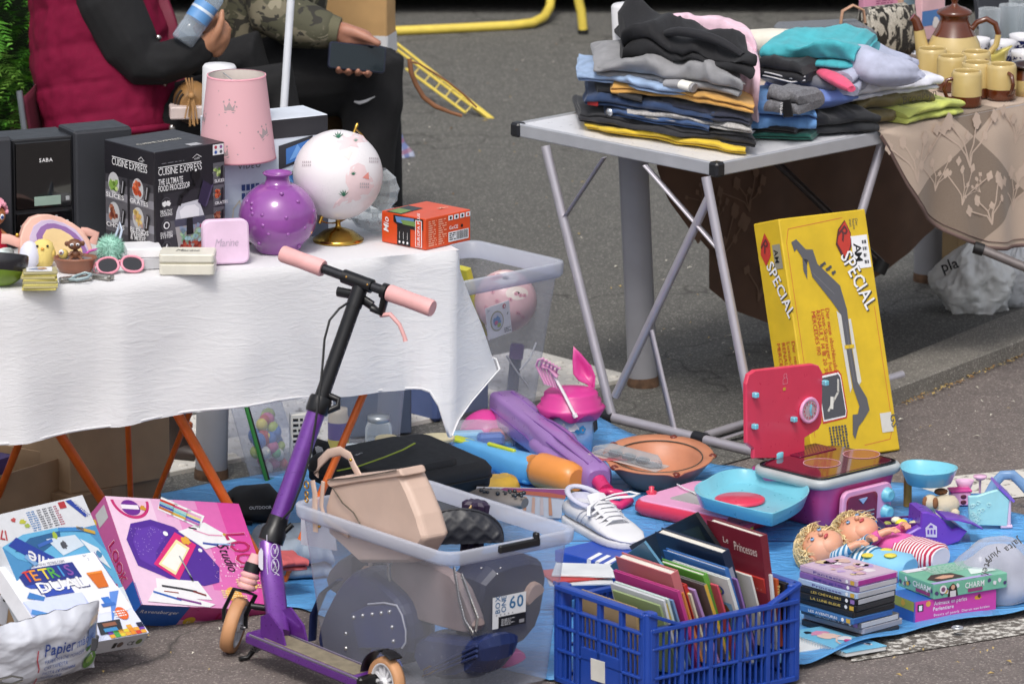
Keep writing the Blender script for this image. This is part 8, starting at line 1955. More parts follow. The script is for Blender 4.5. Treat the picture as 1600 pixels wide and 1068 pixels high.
f=fc['F'];f.circ(.12,.6,.28,ink('#d9d4d8'),4);f.circ(.12,.6,.16,ink('#7a4a6a'),5);f.poly([(.18,.05),(.20,.7),(.25,.92),(.30,.7),(.32,.05)],ink('#2a211f'),5);f.circ(.25,.66,.16,ink('#c99a80'),6);f.rect(.21,.02,.29,.42,ink('#c9c4c4'),6)
f=fc['T'];f.rect(.0,.0,.8,.10,ink('#a99ccf'));f.poly([(.05,.3),(.2,.5),(.45,.45),(.5,.15),(.1,.12)],ink('#3a2a26'),2);f.poly([(.15,.3),(.3,.38),(.42,.3),(.35,.2),(.2,.2)],ink('#c99a80'),3);f.lines(.25,.5,.75,.9,8,ink('#b9d6ca'),2,2,word=.014);f.rect(.02,.8,.35,.97,ink('#d6d3dc'),2);f.poly([(.6,.2),(.95,.2),(.95,.6),(.7,.5)],ink('#cfe0d8'),2);f.blob(.9,.8,.1,ink('#c9a0b9'),3)
fin()
# - discs in cases
rd=random.Random(21);zc=ZG;C0=G(1337,1003,ZG);_,YD,_,_=boxfit((1337,918),(1243,882),(1405,893),.13)
specs=[('#2a2b30',None,'black',.012),('#9a9aa6',None,'pale grey',.020),('#55575f','SECRETS','smoky grey',.010),('#3b6aa0','LES AVENTURES','blue',-.012),('#1e1f24',None,'plain black',-.004),('#1a1a1e','LA LUNE BLEUE','black gold-lettered',-.006),('#16161b','LES CHEVALIERS','black yellow-lettered',-.004),('#9fb4d0','Princesse','pale blue',0),('#7a5a9c','Magie','purple',.004),('#b39ab8','Fantasia','lilac flowered',.004)]
for i,(c,s_,nm,dx)in enumerate(specs):
 a=YD+rd.uniform(-.05,.05);h_=.0142;lv=('bottom','second lowest','third lowest','fourth lowest','fifth','sixth','seventh','third from the top','second from the top','topmost')[i]
 ctr=C0+V((cos(YD),sin(YD),0))*(.0675+dx)+V((-sin(YD),cos(YD),0))*.095;ctr.z=zc
 t=thing('disc_case','%s film disc case, %s of the stack by the dolls'%(nm,lv),'disc case',TR(ctr,a),'stack of film disc cases')
 b=B(mat(c,.35));b.prism(rrect(.135,.19,.004,2),0,h_,ch=.0012);b.make('case',t)
 b=B(mat(('#26272b','#8d8e98','#b5b6bd','#2f5a9c','#1c1d22','#2a2b30','#a9aab2','#a9aab2','#b3b3ba','#a0338c')[i],.3));b.box((0,-.0948,h_/2),(.122,.002,h_*.8),r=.0005);b.make('clasp_edge',t)
 art=B();f=Face(art,(-.0675,.095,0),(0,-1,0),(0,0,1),.19,h_)
 f.rect(.01,.1,.99,.9,ink(c))
 if s_:f.text(s_,.25,.28,.0085,ink('#c9b05a')if 'gold' in nm or 'yellow' in nm else INK_W if i<7 else ink('#4a3a8a'),2,1,fit=.5);f.circ(.84,.5,.32,INK_W,2);f.rect(.90,.15,.97,.85,ink(('#8a6aa8','#c9a23c')[i%2]),2)
 if i==9:
  T=Face(art,(-.0675,-.095,h_),(1,0,0),(0,1,0),.135,.19);rq=random.Random(2)
  T.rect(.03,.02,.97,.98,ink('#c0a9bd'))
  for k in range(24):T.blob(rq.uniform(.12,.88),rq.uniform(.1,.9),rq.uniform(.03,.09),ink(rq.choice(('#d3b9c4','#cbb48c','#b98fb0','#d9cfd6','#c9a8a0','#a98fc0'))),2+k%3,k,10)
 art.make('printed_sleeve',t);zc+=h_+.0004
O,A_,B_=pose((1322,1020),(64,-10),(-72,-38),.15,1,z=.022);
a,c,d=G(1322,1020,.02),G(1386,1009,.016),G(1248,985,.02);M=frame(a,c-a,d-a);w_,h_=(c-a).length,(d-a).length
t=thing('spiral_notebook','pale blue spiral notebook with a pink flower girl at the tarpaulin edge','notebook',M);b=B(mat('#6fb3d3',.35));b.box((w_/2,h_/2,.001),(w_,h_,.0015),r=.0004);b.make('cover',t)
b=B(mat('#d5d7da',.6));b.box((w_/2,h_/2,-.005),(w_-.003,h_-.003,.009),r=.0008);b.make('pages',t)
for k in range(22):b=B(mat('#b9cdd8',.3,.6));y=h_*(.04+.92*k/21);b.tube([(-.002+.005*cos(q),y,-.003+.006*sin(q))for q in[j*pi/5 for j in range(10)]],.0008,5,closed=True);b.make('spiral_ring',t)
art=B();T=Face(art,(0,0,.0018),(1,0,0),(0,1,0),w_,h_);T.blob(.5,.62,.12,ink('#d5b9ae'),2,3);T.blob(.48,.78,.13,ink('#c987a8'),1,4,ry=.6);T.blob(.62,.45,.09,ink('#d3d0d4'),2,5);T.blob(.6,.35,.06,ink('#b03a7a'),3,6);T.blob(.3,.85,.05,INK_K,2,7);T.blob(.75,.15,.05,ink('#d3d0d4'),2,8);T.blob(.76,.15,.03,INK_K,3,9);T.line([(.5,.5),(.35,.4),(.3,.3)],.004,ink('#d5b9ae'),3);T.line([(.6,.3),(.7,.2)],.004,ink('#d5b9ae'),3);art.make('printed_cover',t)
blk('booklet','white booklet half under the spiral notebook','booklet',1268,1008,ZG,.5,(.12,.09,.006),mat('#cfd3d6',.5),.001)
#  blue crate of books, trainer on its shoe box, papers
HC=.225
P,YC,wc,dc=boxfit((1012,960),(866,908),(1250,908),HC+ZG);P.z=ZG;MC=TR(P,YC);CX,CY=-wc/2,-dc/2
CB=mat('#1e429a',.35,var=.08,coat=.1)
t=thing('plastic_crate','blue plastic lattice crate packed with books','crate',MC)
ins=.016;TH=.006
def side(o,u,n,w_,long_,nb):
 """one lattice wall: o bottom start, u along, w_ wide"""
 u,n=V(u),V(n);M=Matrix((u,-n,V((0,0,1)))).transposed().to_4x4();M.translation=V(o);top=HC-(.034 if long_ else 0)
 def pc(nm,c,s_,X=None):b=B(CB);b.box(c,s_,r=.0012,X=X);return b.make(nm,t,M)
 for z,h_,d_ in((.006,.012,.012),(.075,.006,.012),(top-.048,.006,.014),(top-.005,.010,.018)):pc('rail',(w_/2,0,z),(w_-.02,d_,h_))
 if not long_:pc('rail',(w_/2,0,.13),(w_-.02,.012,.006))
 for k in range(nb+1):pc('post',(.012+(w_-.024)*k/nb,0,top/2),(.012,.012,top-.004))
 bw=(w_-.024)/nb;pr=None
 for k in range(nb):
  for j in range(1,5):
   x=.012+bw*(k+j/5)
   if not long_ and k==1 and .0<j:pass
   z0,z1=.012,(top-.05 if not long_ else top-.01)
   if pr is None:b=B(CB);b.box((0,0,(z1-z0)/2),(.0042,.006,z1-z0),r=.0008);pr=b.make('slat',t,M@Tr(x,0,z0))
   else:s_=pr.copy();COL.objects.link(s_);s_.parent=t;s_.matrix_local=M@Tr(x,0,z0)
 if long_:
  for x,sg in((.045,1),(w_-.045,-1)):pc('rim_slope',(x,0,HC-.018),(.095,.016,.008),Ro(sg*.40,'Y'))
 return M,pc
side((CX,CY,0),(1,0,0),(0,-1,0),wc,True,5);side((CX,-CY,0),(1,0,0),(0,1,0),wc,True,5)
Ml,pcl=side((CX,-CY,0),(0,-1,0),(-1,0,0),dc,False,4);side((-CX,CY,0),(0,1,0),(1,0,0),dc,False,4)
pcl('label_panel',(dc*.52,-.002,.055),(dc*.42,.008,.095));b=B(mat('#cfcdc6',.6));b.box((dc*.50,-.007,.06),(.05,.002,.05),r=.0006,X=Ro(-.03,'Y'));b.make('paper_label',t,Ml)
for sx in(-1,1):
 for sy in(-1,1):b=B(CB);b.prism(rrect(.034,.034,.010,3),0,HC,ch=.002,X=Tr(sx*(wc/2-.014),sy*(dc/2-.014),0));b.make('corner_post',t)
 b=B(CB);b.box((sx*(wc/2-.004),0,HC-.004),(.02,dc-.03,.010),r=.002);b.make('rim',t)
b=B(CB);b.box((0,0,.004),(wc-.02,dc-.02,.005),r=.001);b.make('crate_floor',t)
PAGE=mat('#d3cfc6',.8,bump=.5,bs=600)
def book(lb,px,py,x,lean,length,h_,th,c,roll=0.0,art=None,pages=True):
 """stands on its lower edge leaning to the side; (px, py) is its upper near corner, x its place along the crate"""
 Q=onpl(MC,0,CX+x,px,py);M=MC@Matrix.Translation(Q)@Ro(-lean,'Y')@Ro(roll,'X')
 t=thing('book',lb,'book',M,'books in the blue crate');m=mat(c,.35,var=.05)
 b=B(m);k=.0028;b.prism([(0,0),(th,0),(th,length),(th-k,length),(th-k,k),(k,k),(k,length),(0,length)],-h_,0,ch=.0006);b.make('cover',t)
 if pages:b=B(PAGE);b.box((th/2,length/2-.001,-h_/2-.0),(th-2*k-.0004,length-.008,h_-.008),r=.0006);b.make('pages',t)
 if art:
  ab=B();art(Face(ab,(0,length,-h_),(0,-1,0),(0,0,1),length,h_),Face(ab,(0,0,-h_),(1,0,0),(0,0,1),th,h_));ab.make('printed_cover',t)
 return t
def a_fish(f,s_):f.rect(0,0,1,1,ink('#15191f'));f.poly([(.15,.75),(.5,.95),(.95,.92),(.9,.7),(.5,.72)],ink('#2f3a2f'),2);f.poly([(.1,.62),(.5,.66),(.9,.55),(.6,.52)],ink('#2c2f3e'),3);f.blob(.32,.80,.05,ink('#2f62b0'),4,2);f.line([(.2,.84),(.28,.8)],.004,INK_W,4);s_.text('ONE',.3,.3,.016,ink('#b08a4a'),2,1,rot=-pi/2)
def a_prin(f,s_):f.text('Princesses',.48,.80,.030,ink('#d8c9c4'),2,0,fit=.42);f.text('Le',.28,.84,.02,ink('#d8c9c4'),2);rq=random.Random(3);[f.circ(rq.uniform(.4,.9),rq.uniform(.4,.6),.006,ink('#c9a0a0'),2,8)for _ in range(14)];f.rect(.6,.3,.75,.45,INK_W,2)
def a_navy(f,s_):s_.lines(.2,.1,.8,.9,3,ink('#8d93a6'),1,2,word=.02)
def a_logo(f,s_):f.rect(0,0,1,1,ink('#c9ccc9'));f.circ(.80,.84,.075,ink('#2f57a0'),2,ry=.7);f.blob(.80,.84,.04,ink('#b5bf4a'),3,2);f.poly([(.6,.3),(.95,.3),(.95,.7),(.6,.7)],ink('#6f9fc0'),2);f.blob(.78,.55,.09,ink('#8a5a2a'),3,5,ry=1.4)
def a_spine(cc,tx):return lambda f,s_:s_.text(tx,.25,.9,.012,ink(cc),2,1,rot=-pi/2)
for a in(('tan board book with rounded corners, nearest the short side of the crate',992,950,.045,.10,.20,.16,.008,'#a88f6a'),('white thin booklet beside the tan board book',1036,938,.075,.28,.19,.17,.006,'#c3c5cb'),('second white thin booklet leaning on the magenta book',1042,936,.095,.30,.19,.18,.006,'#b9c9c6'),('thin magenta book behind the white booklets',1058,924,.115,.32,.23,.20,.008,'#b33a7c'),('salmon pink thick book in the middle of the near row',1048,897,.135,.33,.20,.22,.022,'#b9686c'),('pale blue large thin book standing on its corner',1006,846,.155,.42,.21,.27,.006,'#4f7f9c',-.55),('yellow and red thin book behind the salmon one',1068,915,.175,.36,.15,.2,.010,'#b8302c',0,a_spine('#d9b23c','LIVRE')),('lilac thin book beside the red and yellow one',1084,922,.195,.38,.16,.2,.006,'#b08cc0'),('small book with a brown picture cover between lilac and green',1100,914,.205,.36,.14,.2,.008,'#6f6a6a',0,lambda f,s_:(f.rect(.0,.55,.98,1,ink('#5a4a40'),1),s_.rect(0,.0,1,1,ink('#c9a23c'),1))),('bright green hardback book in the middle',1098,899,.215,.36,.16,.22,.014,'#5d9a3a'),('white picture book with a blue oval badge',1136,905,.245,.34,.20,.22,.008,'#c9ccc9',0,a_logo),('mid blue hardback behind the badge book',1132,890,.255,.34,.22,.25,.012,'#3566a8'),('thick dark navy hardback with pale page tops',1128,864,.27,.34,.24,.26,.022,'#1c2a44',0,a_navy),('big black glossy picture book tipped on its corner',1086,802,.31,.40,.36,.36,.010,'#101216',-.48,a_fish),('maroon book lettered Princesses',1188,838,.345,.16,.19,.26,.020,'#6e2130',0,a_prin),('thin orange book at the far end of the crate',1212,905,.385,.1,.14,.16,.008,'#b0502a',0,a_spine('#d9c07a','Prince')),('black book with gold letters at the far end of the crate',1226,912,.40,.08,.16,.16,.012,'#15151a',0,a_spine('#c9a23c','Encore')),('white thin book beside the black book with gold letters',1204,898,.37,.12,.16,.18,.006,'#cfd0d2')):book(*a)
rd=random.Random(12)
for i,(x,px,py,c,nm)in enumerate(((.062,1030,946,'#8a9a6a','olive'),(.088,1040,944,'#b5a04a','ochre'),(.106,1050,938,'#6a8ab0','steel blue'),(.126,1060,930,'#c9c9c9','off-white'),(.166,1066,926,'#c9803a','orange'),(.186,1078,928,'#d0c8b0','cream'),(.226,1106,922,'#3a7a6a','teal'),(.236,1120,915,'#c0485a','rose'),(.296,1150,905,'#8a6aa8','mauve'),(.330,1172,900,'#d0cfc8','ivory'),(.357,1192,905,'#b03a34','scarlet'))):book('thin %s booklet squeezed between the leaning books of the crate'%nm,px,py,x,.33-.6*max(0,x-.28),rd.uniform(.14,.2),rd.uniform(.15,.2),.005,c)
P,yaw,wd,dp=boxfit((958,884),(866,843),(1040,852),.10+ZG)
t=thing('shoe_box','blue shoe box with three white stripes under the white trainer','shoe box',TR((P.x,P.y,ZG),yaw));b=B(mat('#20439c',.45));b.box((0,0,.037),(wd-.006,dp-.006,.074));b.make('box_body',t);b=B(mat('#2449ab',.4));b.box((0,0,.086),(wd,dp,.028));b.make('lid',t)
art=B();f=Face(art,(-wd/2,dp/2,.072),(0,-1,0),(0,0,1),dp,.028);T=Face(art,(-wd/2,-dp/2,.1),(1,0,0),(0,1,0),wd,dp)
for k in range(3):x=.56+.14*k;f.poly([(x,0),(x+.07,0),(x+.07,1),(x,1)],INK_W,2);y=1-x;T.poly([(0,y),(.35,y+.12),(.35,y+.05),(0,y-.07)],INK_W,1)
art.make('white_stripe',t)
def trainer(H_,T_,lb):
 x=T_-H_;x.z=0;M=frame(H_,x,V((-x.y,x.x,0)));t=thing('trainer',lb,'shoe',M);t.scale=(1.28,1.22,.98);WL=mat('#d2d2d6',.45,var=.04,bump=.1,bs=200)
 st_=[(-.004,.020,.05),(.0,.028,.060),(.03,.034,.064),(.07,.036,.062),(.10,.038,.064),(.13,.041,.058),(.165,.043,.046),(.20,.040,.036),(.225,.028,.028),(.236,.01,.02)]
 b=B(WL);b.loft([[V((x_,q.x,.016+(z_-.016)*(.5+.5*q.y/w_)))for q in ring(20,w_,w_,2.5)]for x_,w_,z_ in st_]);b.make('upper',t)
 b=B(mat('#c9c9cc',.5));out=[(x_-(.004 if i==0 else 0),w_+.003)for i,(x_,w_,_)in enumerate(st_)];pl=[(a,-w_)for a,w_ in out]+[(a,w_)for a,w_ in out[::-1]];b.prism(pl,0,.019,ch=.003);b.make('sole',t,sub=1)
 b=B(mat('#c3c3d4',.6));b.tube([V((x_,y_,z_))for x_,y_,z_ in[(-.004+.055*(1-cos(a)),.031*sin(a),.078-.006*sin(a/2)**2+.010*cos(a))for a in[2*pi*k/24 for k in range(24)]]],.006,8,closed=True);b.loft([[V((.052+q.x,q.y,z))for q in ring(20,r_*1.55,r_)]for z,r_ in((.076,.031),(.055,.030))],caps=False);b.make('collar',t)
 b=B(WL);b.loft([[V((x_,q.x,z_+q.y))for q in ring(14,w_,.006)]for x_,w_,z_ in((.085,.020,.092),(.10,.023,.078),(.14,.022,.062),(.165,.016,.05))]);b.make('tongue',t)
 for k in range(5):b=B(mat('#d9d9dd',.6));x_=.108+.014*k;z_=.0795-.0062*k;b.tube([(x_,-.03,z_-.014),(x_+.004,-.012,z_+.002),(x_+.006,.012,z_+.002),(x_,.03,z_-.014)],[(.0045,.002)]*4,8);b.make('lace',t)
 b=B(mat('#d9d9dd',.6));b.tube([(.10,0,.085),(.112,.025,.098),(.13,.05,.106),(.148,.06,.104),(.142,.05,.098),(.12,.025,.092),(.105,.01,.085)],[(.004,.002)]*7,8);b.tube([(.105,-.01,.085),(.118,-.035,.076),(.135,-.045,.06)],[(.004,.002)]*3,8);b.make('lace_bow',t)
 b=B(mat('#b9b9c0',.5))
 for s_ in(-1,1):
  for k in range(3):b.tube([(.072+.018*k,s_*.0375,.030),(.086+.018*k,s_*.0345,.052),(.096+.018*k,s_*.026,.064)],[(.0035,.0012)]*3,6)
 b.make('side_stripe',t,kind='stuff');b=B(mat('#a9a9b0',.5));b.tube([(.168,y_,.0475-abs(y_)*.25)for y_ in(-.04,-.02,0,.02,.04)],.0009,5);b.make('toe_seam',t)
trainer(G(897,814,.10+ZG),G(1000,862,.10+ZG),'white leather lace-up trainer standing on the blue shoe box')
for i,(px,py,a,c,lb)in enumerate(((905,905,.1,'#c9cbd0','white booklet lowest of the papers behind the crate'),(900,898,.35,'#b53a3a','red edged booklet among the papers behind the crate'),(915,892,-.1,'#cfd3d6','upper white booklet with a green corner behind the crate'))):
 blk('booklet',lb,'booklet',px,py,ZG+.09+.006*i,a,(.15,.11,.005),mat(c,.45),.001);art=None
O,A_,B_=pose((738,806),(140,6),(8,-46),.26,1,z=.05);M=frame(O,A_,B_);t=thing('magazine','colourful pink and white magazine lying behind the clear box','magazine',M);w_,h_=A_.length,B_.length
b=B(mat('#d0c9c6',.3));b.box((w_/2,h_/2,-.003),(w_,h_,.005),r=.001);b.make('pages',t);art=B();f=Face(art,(0,0,0),(1,0,0),(0,1,0),w_,h_);f.poly([(0,.6),(.3,1),(1,1),(1,.75),(.5,.9)],ink('#a8527a'),1);f.poly([(.3,.95),(.8,.88),(1,.8),(1,.68),(.5,.8)],ink('#c96a4a'),2)
for k in range(9):f.poly([(.05+.1*k,.1),(.09+.1*k,.1),(.12+.09*k,.7),(.09+.09*k,.72)],ink(('#d9a98f','#d6bcb0','#cf8f6a')[k%3]),2)
art.make('printed_cover',t)
b=B(mat('#cfa53a',.35,var=.2));b.loft([[V((q.x,q.y,z))for q in ring(18,r_*1.5,r_,2.6)]for z,r_ in((0,.04),(.01,.048),(.03,.044),(.04,.03))]);b.jitter(.006,20,2);b.make('yellow_pouch',None,TR(G(770,768,.05),.35),'yellow plastic pouch between the laptop bag and the magazine','pouch')
t=thing('studded_shoe','grey suede shoe with dark metal studs behind the clear box','shoe',TR(G(775,792,.10),-.5));b=B(mat('#77716d',.8,var=.2));b.loft([[V((x,q.x,.02+q.y))for q in ring(14,w_,h_)]for x,w_,h_ in((-.07,.02,.012),(-.05,.03,.022),(.0,.032,.026),(.05,.034,.020),(.08,.02,.012))]);b.make('upper',t)
rd=random.Random(4)
for i in range(26):b=B(mat('#4b4d50',.3,.8));b.ball((-.04+.12*rd.random(),rd.uniform(-.026,.02),.042),rd.uniform(.003,.006),n=8);b.make('metal_stud',t)
#  the two seated people
def fused(b,name,parent,vox=.006,sm=6):
 o=b.make(name,parent);q=o.modifiers.new('fuse','REMESH');q.mode='VOXEL';q.voxel_size=vox;q.use_smooth_shade=True
 s_=o.modifiers.new('soft','SMOOTH');s_.iterations=sm;s_.factor=.5;return o
SKIN1,SKIN2=mat('#a9785c',.5,var=.10,vs=30,bump=.12,bs=300,sub=.08),mat('#a67460',.5,var=.14,vs=30,bump=.15,bs=300,sub=.08)
BLKF=mat('#0e0e11',.9,var=.25,bump=.25,bs=60)
def limb(b,pts,n=16):
 P_=[V(p[:3])for p in pts];r_=[p[3]for p in pts];b.tube(P_,r_,n);b.ball(P_[0],r_[0],n=12);b.ball(P_[-1],r_[-1],n=12)
def person(label,O,D):
 t=thing('person',label,'person',TR(O));return t,lambda px,py,dz=0.0:GD(px,py,D+dz)-O
def K(p,r_):return(p.x,p.y,p.z,r_)
def face(t,hc,f,sk,hair):
 s_=f.cross(V((0,0,1))).normalized()
 for e in(-1,1):
  b=B(WHT);b.ball(hc+f*.085+s_*e*.032+V((0,0,.01)),.012,n=10);o=b.make('eye',t);b=B(mat('#3a2a1c',.2));b.ball(hc+f*.094+s_*e*.032+V((0,0,.01)),.006,n=8);b.make('iris',o)
 b=B(mat('#8a4a44',.5));b.tube([hc+f*.088-s_*.024-V((0,0,.05)),hc+f*.095-V((0,0,.05)),hc+f*.088+s_*.024-V((0,0,.05))],[(.006,.004)]*3,8);b.make('mouth',t)
 b=B(mat(hair,.7,bump=.6,bs=200));b.ball(hc-f*.018+V((0,0,.03)),.105,n=20,sq=(1,.95,1.02));b.jitter(.008,20);b.make('hair',t)
def crumple(b,amp,fq,seed):b.jitter(amp,fq,seed);b.jitter(amp*.5,fq*2.3,seed+5)
O1=GD(190,216,17.95);O1.z=0;t,g=person('seated person in a burgundy quilted vest and black sleeves holding a bottle',O1,17.95)
b=B(SKIN1);hipN,hipF=g(215,200,-.07),g(225,186,.10);hd=g(172,-190)
limb(b,[K(g(180,190),.13),K(g(160,90),.13),K(g(140,-20),.13),K(g(145,-70),.07),K(g(152,-110),.052)]);b.ball(hd,.095,n=20,sq=(1,.85,1.2));b.ball(hd+V((.09,0,-.02)),.018,n=10)
for e in(-1,1):b.ball(hd+V((-.005,e*.082,-.01)),.022,n=10,sq=(.8,.4,1.2))
limb(b,[K(g(150,-45,-.18),.06),K(g(200,60,-.22),.046),K(g(222,100,-.22),.042),K(g(285,88,-.22),.036),K(g(316,74,-.21),.027)])
limb(b,[K(g(155,-45,.18),.06),K(g(230,70,.16),.045),K(g(320,100,.02),.035)])
for h_,k_,a_ in((hipN,g(442,137,-.06),g(438,330,-.06)),(hipF,g(392,84,.12),g(400,290,.12))):limb(b,[K(h_,.085),K(h_.lerp(k_,.5),.08),K(k_,.058),K(k_.lerp(a_,.35),.055),K(V((a_.x,a_.y,.10)),.04)])
w0=g(316,74,-.21);limb(b,[K(w0,.027),K(g(328,68,-.215),.031),K(g(341,58,-.21),.031)]);limb(b,[K(g(338,78,-.20),.022),K(g(348,62,-.20),.022)])
limb(b,[K(g(330,66,-.235),.016),K(g(341,48,-.25),.0125),K(g(346,32,-.252),.0105),K(g(347,18,-.248),.0085)])
for k,(kx,ky,tx_,ty_)in enumerate(((352,40,322,16),(357,47,311,34),(356,56,305,43),(350,64,308,52))):
 limb(b,[K(g(343,58,-.205),.014),K(g(kx,ky,-.21),.0125),K(g((kx*.6+tx_*.4),(ky*.6+ty_*.4)-4,-.17),.0105),K(g(tx_+9,ty_-3,-.175),.0092),K(g(tx_,ty_,-.195),.008)],12)
fused(b,'body',t,.0055,5);face(t,hd,V((.97,.05,-.1)),SKIN1,'#2a1d16')
def trousers(pairs,m,nm='trousers',seed=1):
 b=B(m)
 for pts in pairs:limb(b,pts,20)
 crumple(b,.014,12,seed);return fused(b,nm,t,.009,2)
kn,an,kf,af=g(440,134,-.06),g(436,330,-.06),g(388,88,.10),g(400,290,.12)
trousers([[K(hipN,.088),K(hipN.lerp(kn,.5),.095),K(kn,.078),K(kn.lerp(an,.4),.075),K(V((an.x,an.y,.12)),.06)],[K(hipF,.115),K(hipF.lerp(kf,.5),.10),K(kf,.082),K(kf.lerp(af,.4),.075),K(V((af.x,af.y,.12)),.06)],[K(g(185,205),.14),K(g(175,170),.13)]],BLKF)
for a_ in(an,af):
 b=B(mat('#1c1c20',.6));q=V((a_.x,a_.y,0));b.loft([[q+V((x,p.x,.035+p.y))for p in ring(14,w_,h_)]for x,w_,h_ in((-.07,.03,.03),(-.03,.04,.035),(.06,.042,.032),(.14,.038,.022),(.17,.015,.012))]);b.make('shoe',t)
b=B(BLKF);limb(b,[K(g(140,-55,-.16),.095),K(g(172,8,-.21),.088),K(g(205,72,-.22),.078),K(g(225,97,-.22),.070),K(g(250,97,-.22),.060),K(g(285,88,-.22),.050),K(g(312,76,-.21),.040)],22);crumple(b,.013,17,3);fused(b,'sleeve',t,.007,2)
b=B(BLKF);limb(b,[K(g(155,-50,.16),.085),K(g(225,60,.17),.07),K(g(315,98,.03),.05)],18);fused(b,'sleeve',t,.009,4)
VEST=mat('#700c30',.85,var=.08,vs=30,bump=.2,bs=160,spec=.2)
A1,A0_=g(142,-60),g(176,213);ax_=(A1-A0_).normalized();fx_=(RT-ax_*RT.dot(ax_)).normalized();sy_=ax_.cross(fx_);LV_=(A1-A0_).length
seams=[.0,.12,.30,.52,.74,1.0]
def vest(u,v,off=0):
 a=2*pi*u;z=v;fr_=.192+.010*sin(v*5)-.03*max(0,v-.8);sd_=.235
 k=next(i for i in range(5)if seams[i]<=v<=seams[i+1]);w_=(v-seams[k])/(seams[k+1]-seams[k]);puff=.006*(sin(pi*w_)**.5 if 0<w_<1 else 0)
 vs_=(a/(2*pi)*9)%1;puff*=min(1,.30+3.0*min(vs_,1-vs_))
 n=.008*noise.noise(V((cos(a)*3,sin(a)*3,v*5)))-.010*abs(noise.noise(V((cos(a)*5,sin(a)*5,v*7+3))))-.005*abs(noise.noise(V((cos(a)*11,sin(a)*11,v*16))))
 e=ring(1,1)[0];c,s_=cos(a),sin(a);r1=1+(puff+n+off)/.19
 x=(abs(c)**.85)*(1 if c>0 else-1)*fr_*r1;y=(abs(s_)**.85)*(1 if s_>0 else-1)*sd_*r1
 return A0_+ax_*LV_*v+fx_*x+sy_*y
b=B(VEST);b.grid(vest,120,70);b.grid(lambda u,v:(vest(u,1).lerp(A1,v*.55)+ax_*.05*sin(v*1.5)),60,6);b.make('quilted_vest',t)
b=B(VEST);b.tube([vest(k/60,0,.004)for k in range(60)],.011,8,closed=True);b.make('vest_hem',t)
uP=next(k/400 for k in range(300,400)if vest(k/400,.2).dot(RT)>vest(.0,.2).dot(RT)-.035)if True else 0
b=B(mat('#6c0f2f',.55,bump=.15));b.tube([vest(-.035,v/20,.006)for v in range(21)],[(.024,.003)]*21,8,upv=-FW);b.make('button_placket',t)
for px,py in((247,60),(257,130),(269,200)):b=B(mat('#b9b5b2',.25,.9));q=g(px,py,-.17);b.lathe([(.0095,0),(.0085,.003),(.001,.004)],16,c=q,X=Ro(pi/2,'X'));b.make('snap_button',t)
M_BOT=clear_mat('bottle_plastic','#eaf1f8',.22,.06,'#cfdcea',.7)
q0,q1=GD(284,66,17.70),GD(352,-34,17.72);X=(q1-q0).normalized().to_track_quat('Z','Y').to_matrix().to_4x4();X.translation=q0
tb=thing('water_bottle','clear water bottle with a blue and white label held in the hand','bottle',X);b=B(M_BOT);b.lathe([(.001,0),(.03,0),(.034,.006),(.034,.05),(.032,.055),(.034,.06),(.034,.15),(.026,.18),(.013,.195),(.013,.21)],28,caps=False);b.make('bottle_body',tb)
b=B(mat('#5d8fc4',.35));b.lathe([(.0346,.072),(.0346,.128)],28,caps=False);b.lathe([(.0348,.10),(.0348,.108)],28,mat('#c9d4e2',.35),caps=False);b.make('label_band',tb)
art=B();
for s_,z_ in(('asis',.078),('clas',.108)):
 vs,fs,wd_=text_geo(s_,.018,1);art.add([V((.0352*sin((p.x-wd_/2)/.0352+2.4),-.0352*cos((p.x-wd_/2)/.0352+2.4),z_+p.y))for p in vs],fs,ink('#23347c'))
art.make('label_lettering',tb);b=B(mat('#3f6fb5',.4));b.lathe([(.016,.205),(.016,.225),(.001,.226)],20);b.make('bottle_cap',tb)
tb=thing('tan_bag','tan leather bag with a tassel on the lap of the person in burgundy','bag',TR(GD(296,150,17.66)));TAN=mat('#8f6a3f',.45,var=.2,bump=.2)
gb=lambda px,py,dz=0:GD(px,py,17.66+dz)-tb.location
b=B(TAN);b.loft([[gb(300,160,.10)+V((p.x,z,p.y))for p in ring(24,r_*.85,r_)]for z,r_ in((-.05,.03),(-.04,.045),(.0,.062),(.04,.045),(.05,.03))]);b.make('bag_body',tb)
for r_ in(.040,.050):b=B(mat('#2c2018',.5));b.tube([gb(300,160,.10)+V((r_*.9*cos(a),-.044+(r_-.04),r_*sin(a)))for a in[2.2+2.6*k/14 for k in range(15)]],.004,6);b.make('dark_band',tb)
b=B(mat('#9c7446',.6))
b.ball(gb(299,150),.010,n=10)
for k in range(9):a=rd.uniform(-.35,.35);b.tube([gb(299+a*6,150),gb(299+a*22,172),gb(299+a*30,186+rd.uniform(-6,12))],.0025,5)
for k in range(3):b.tube([gb(290+5*k,122),gb(297+2*k,148)],.0028,5)
b.make('tassel',tb,kind='stuff')
b=B(mat('#c9b9b4',.5));b.box((0,0,0),(.11,.06,.035),r=.003);b.make('small_box',None,TR(GD(296,174,17.72),.1),'small white and pink box under the tan bag on the lap','box')
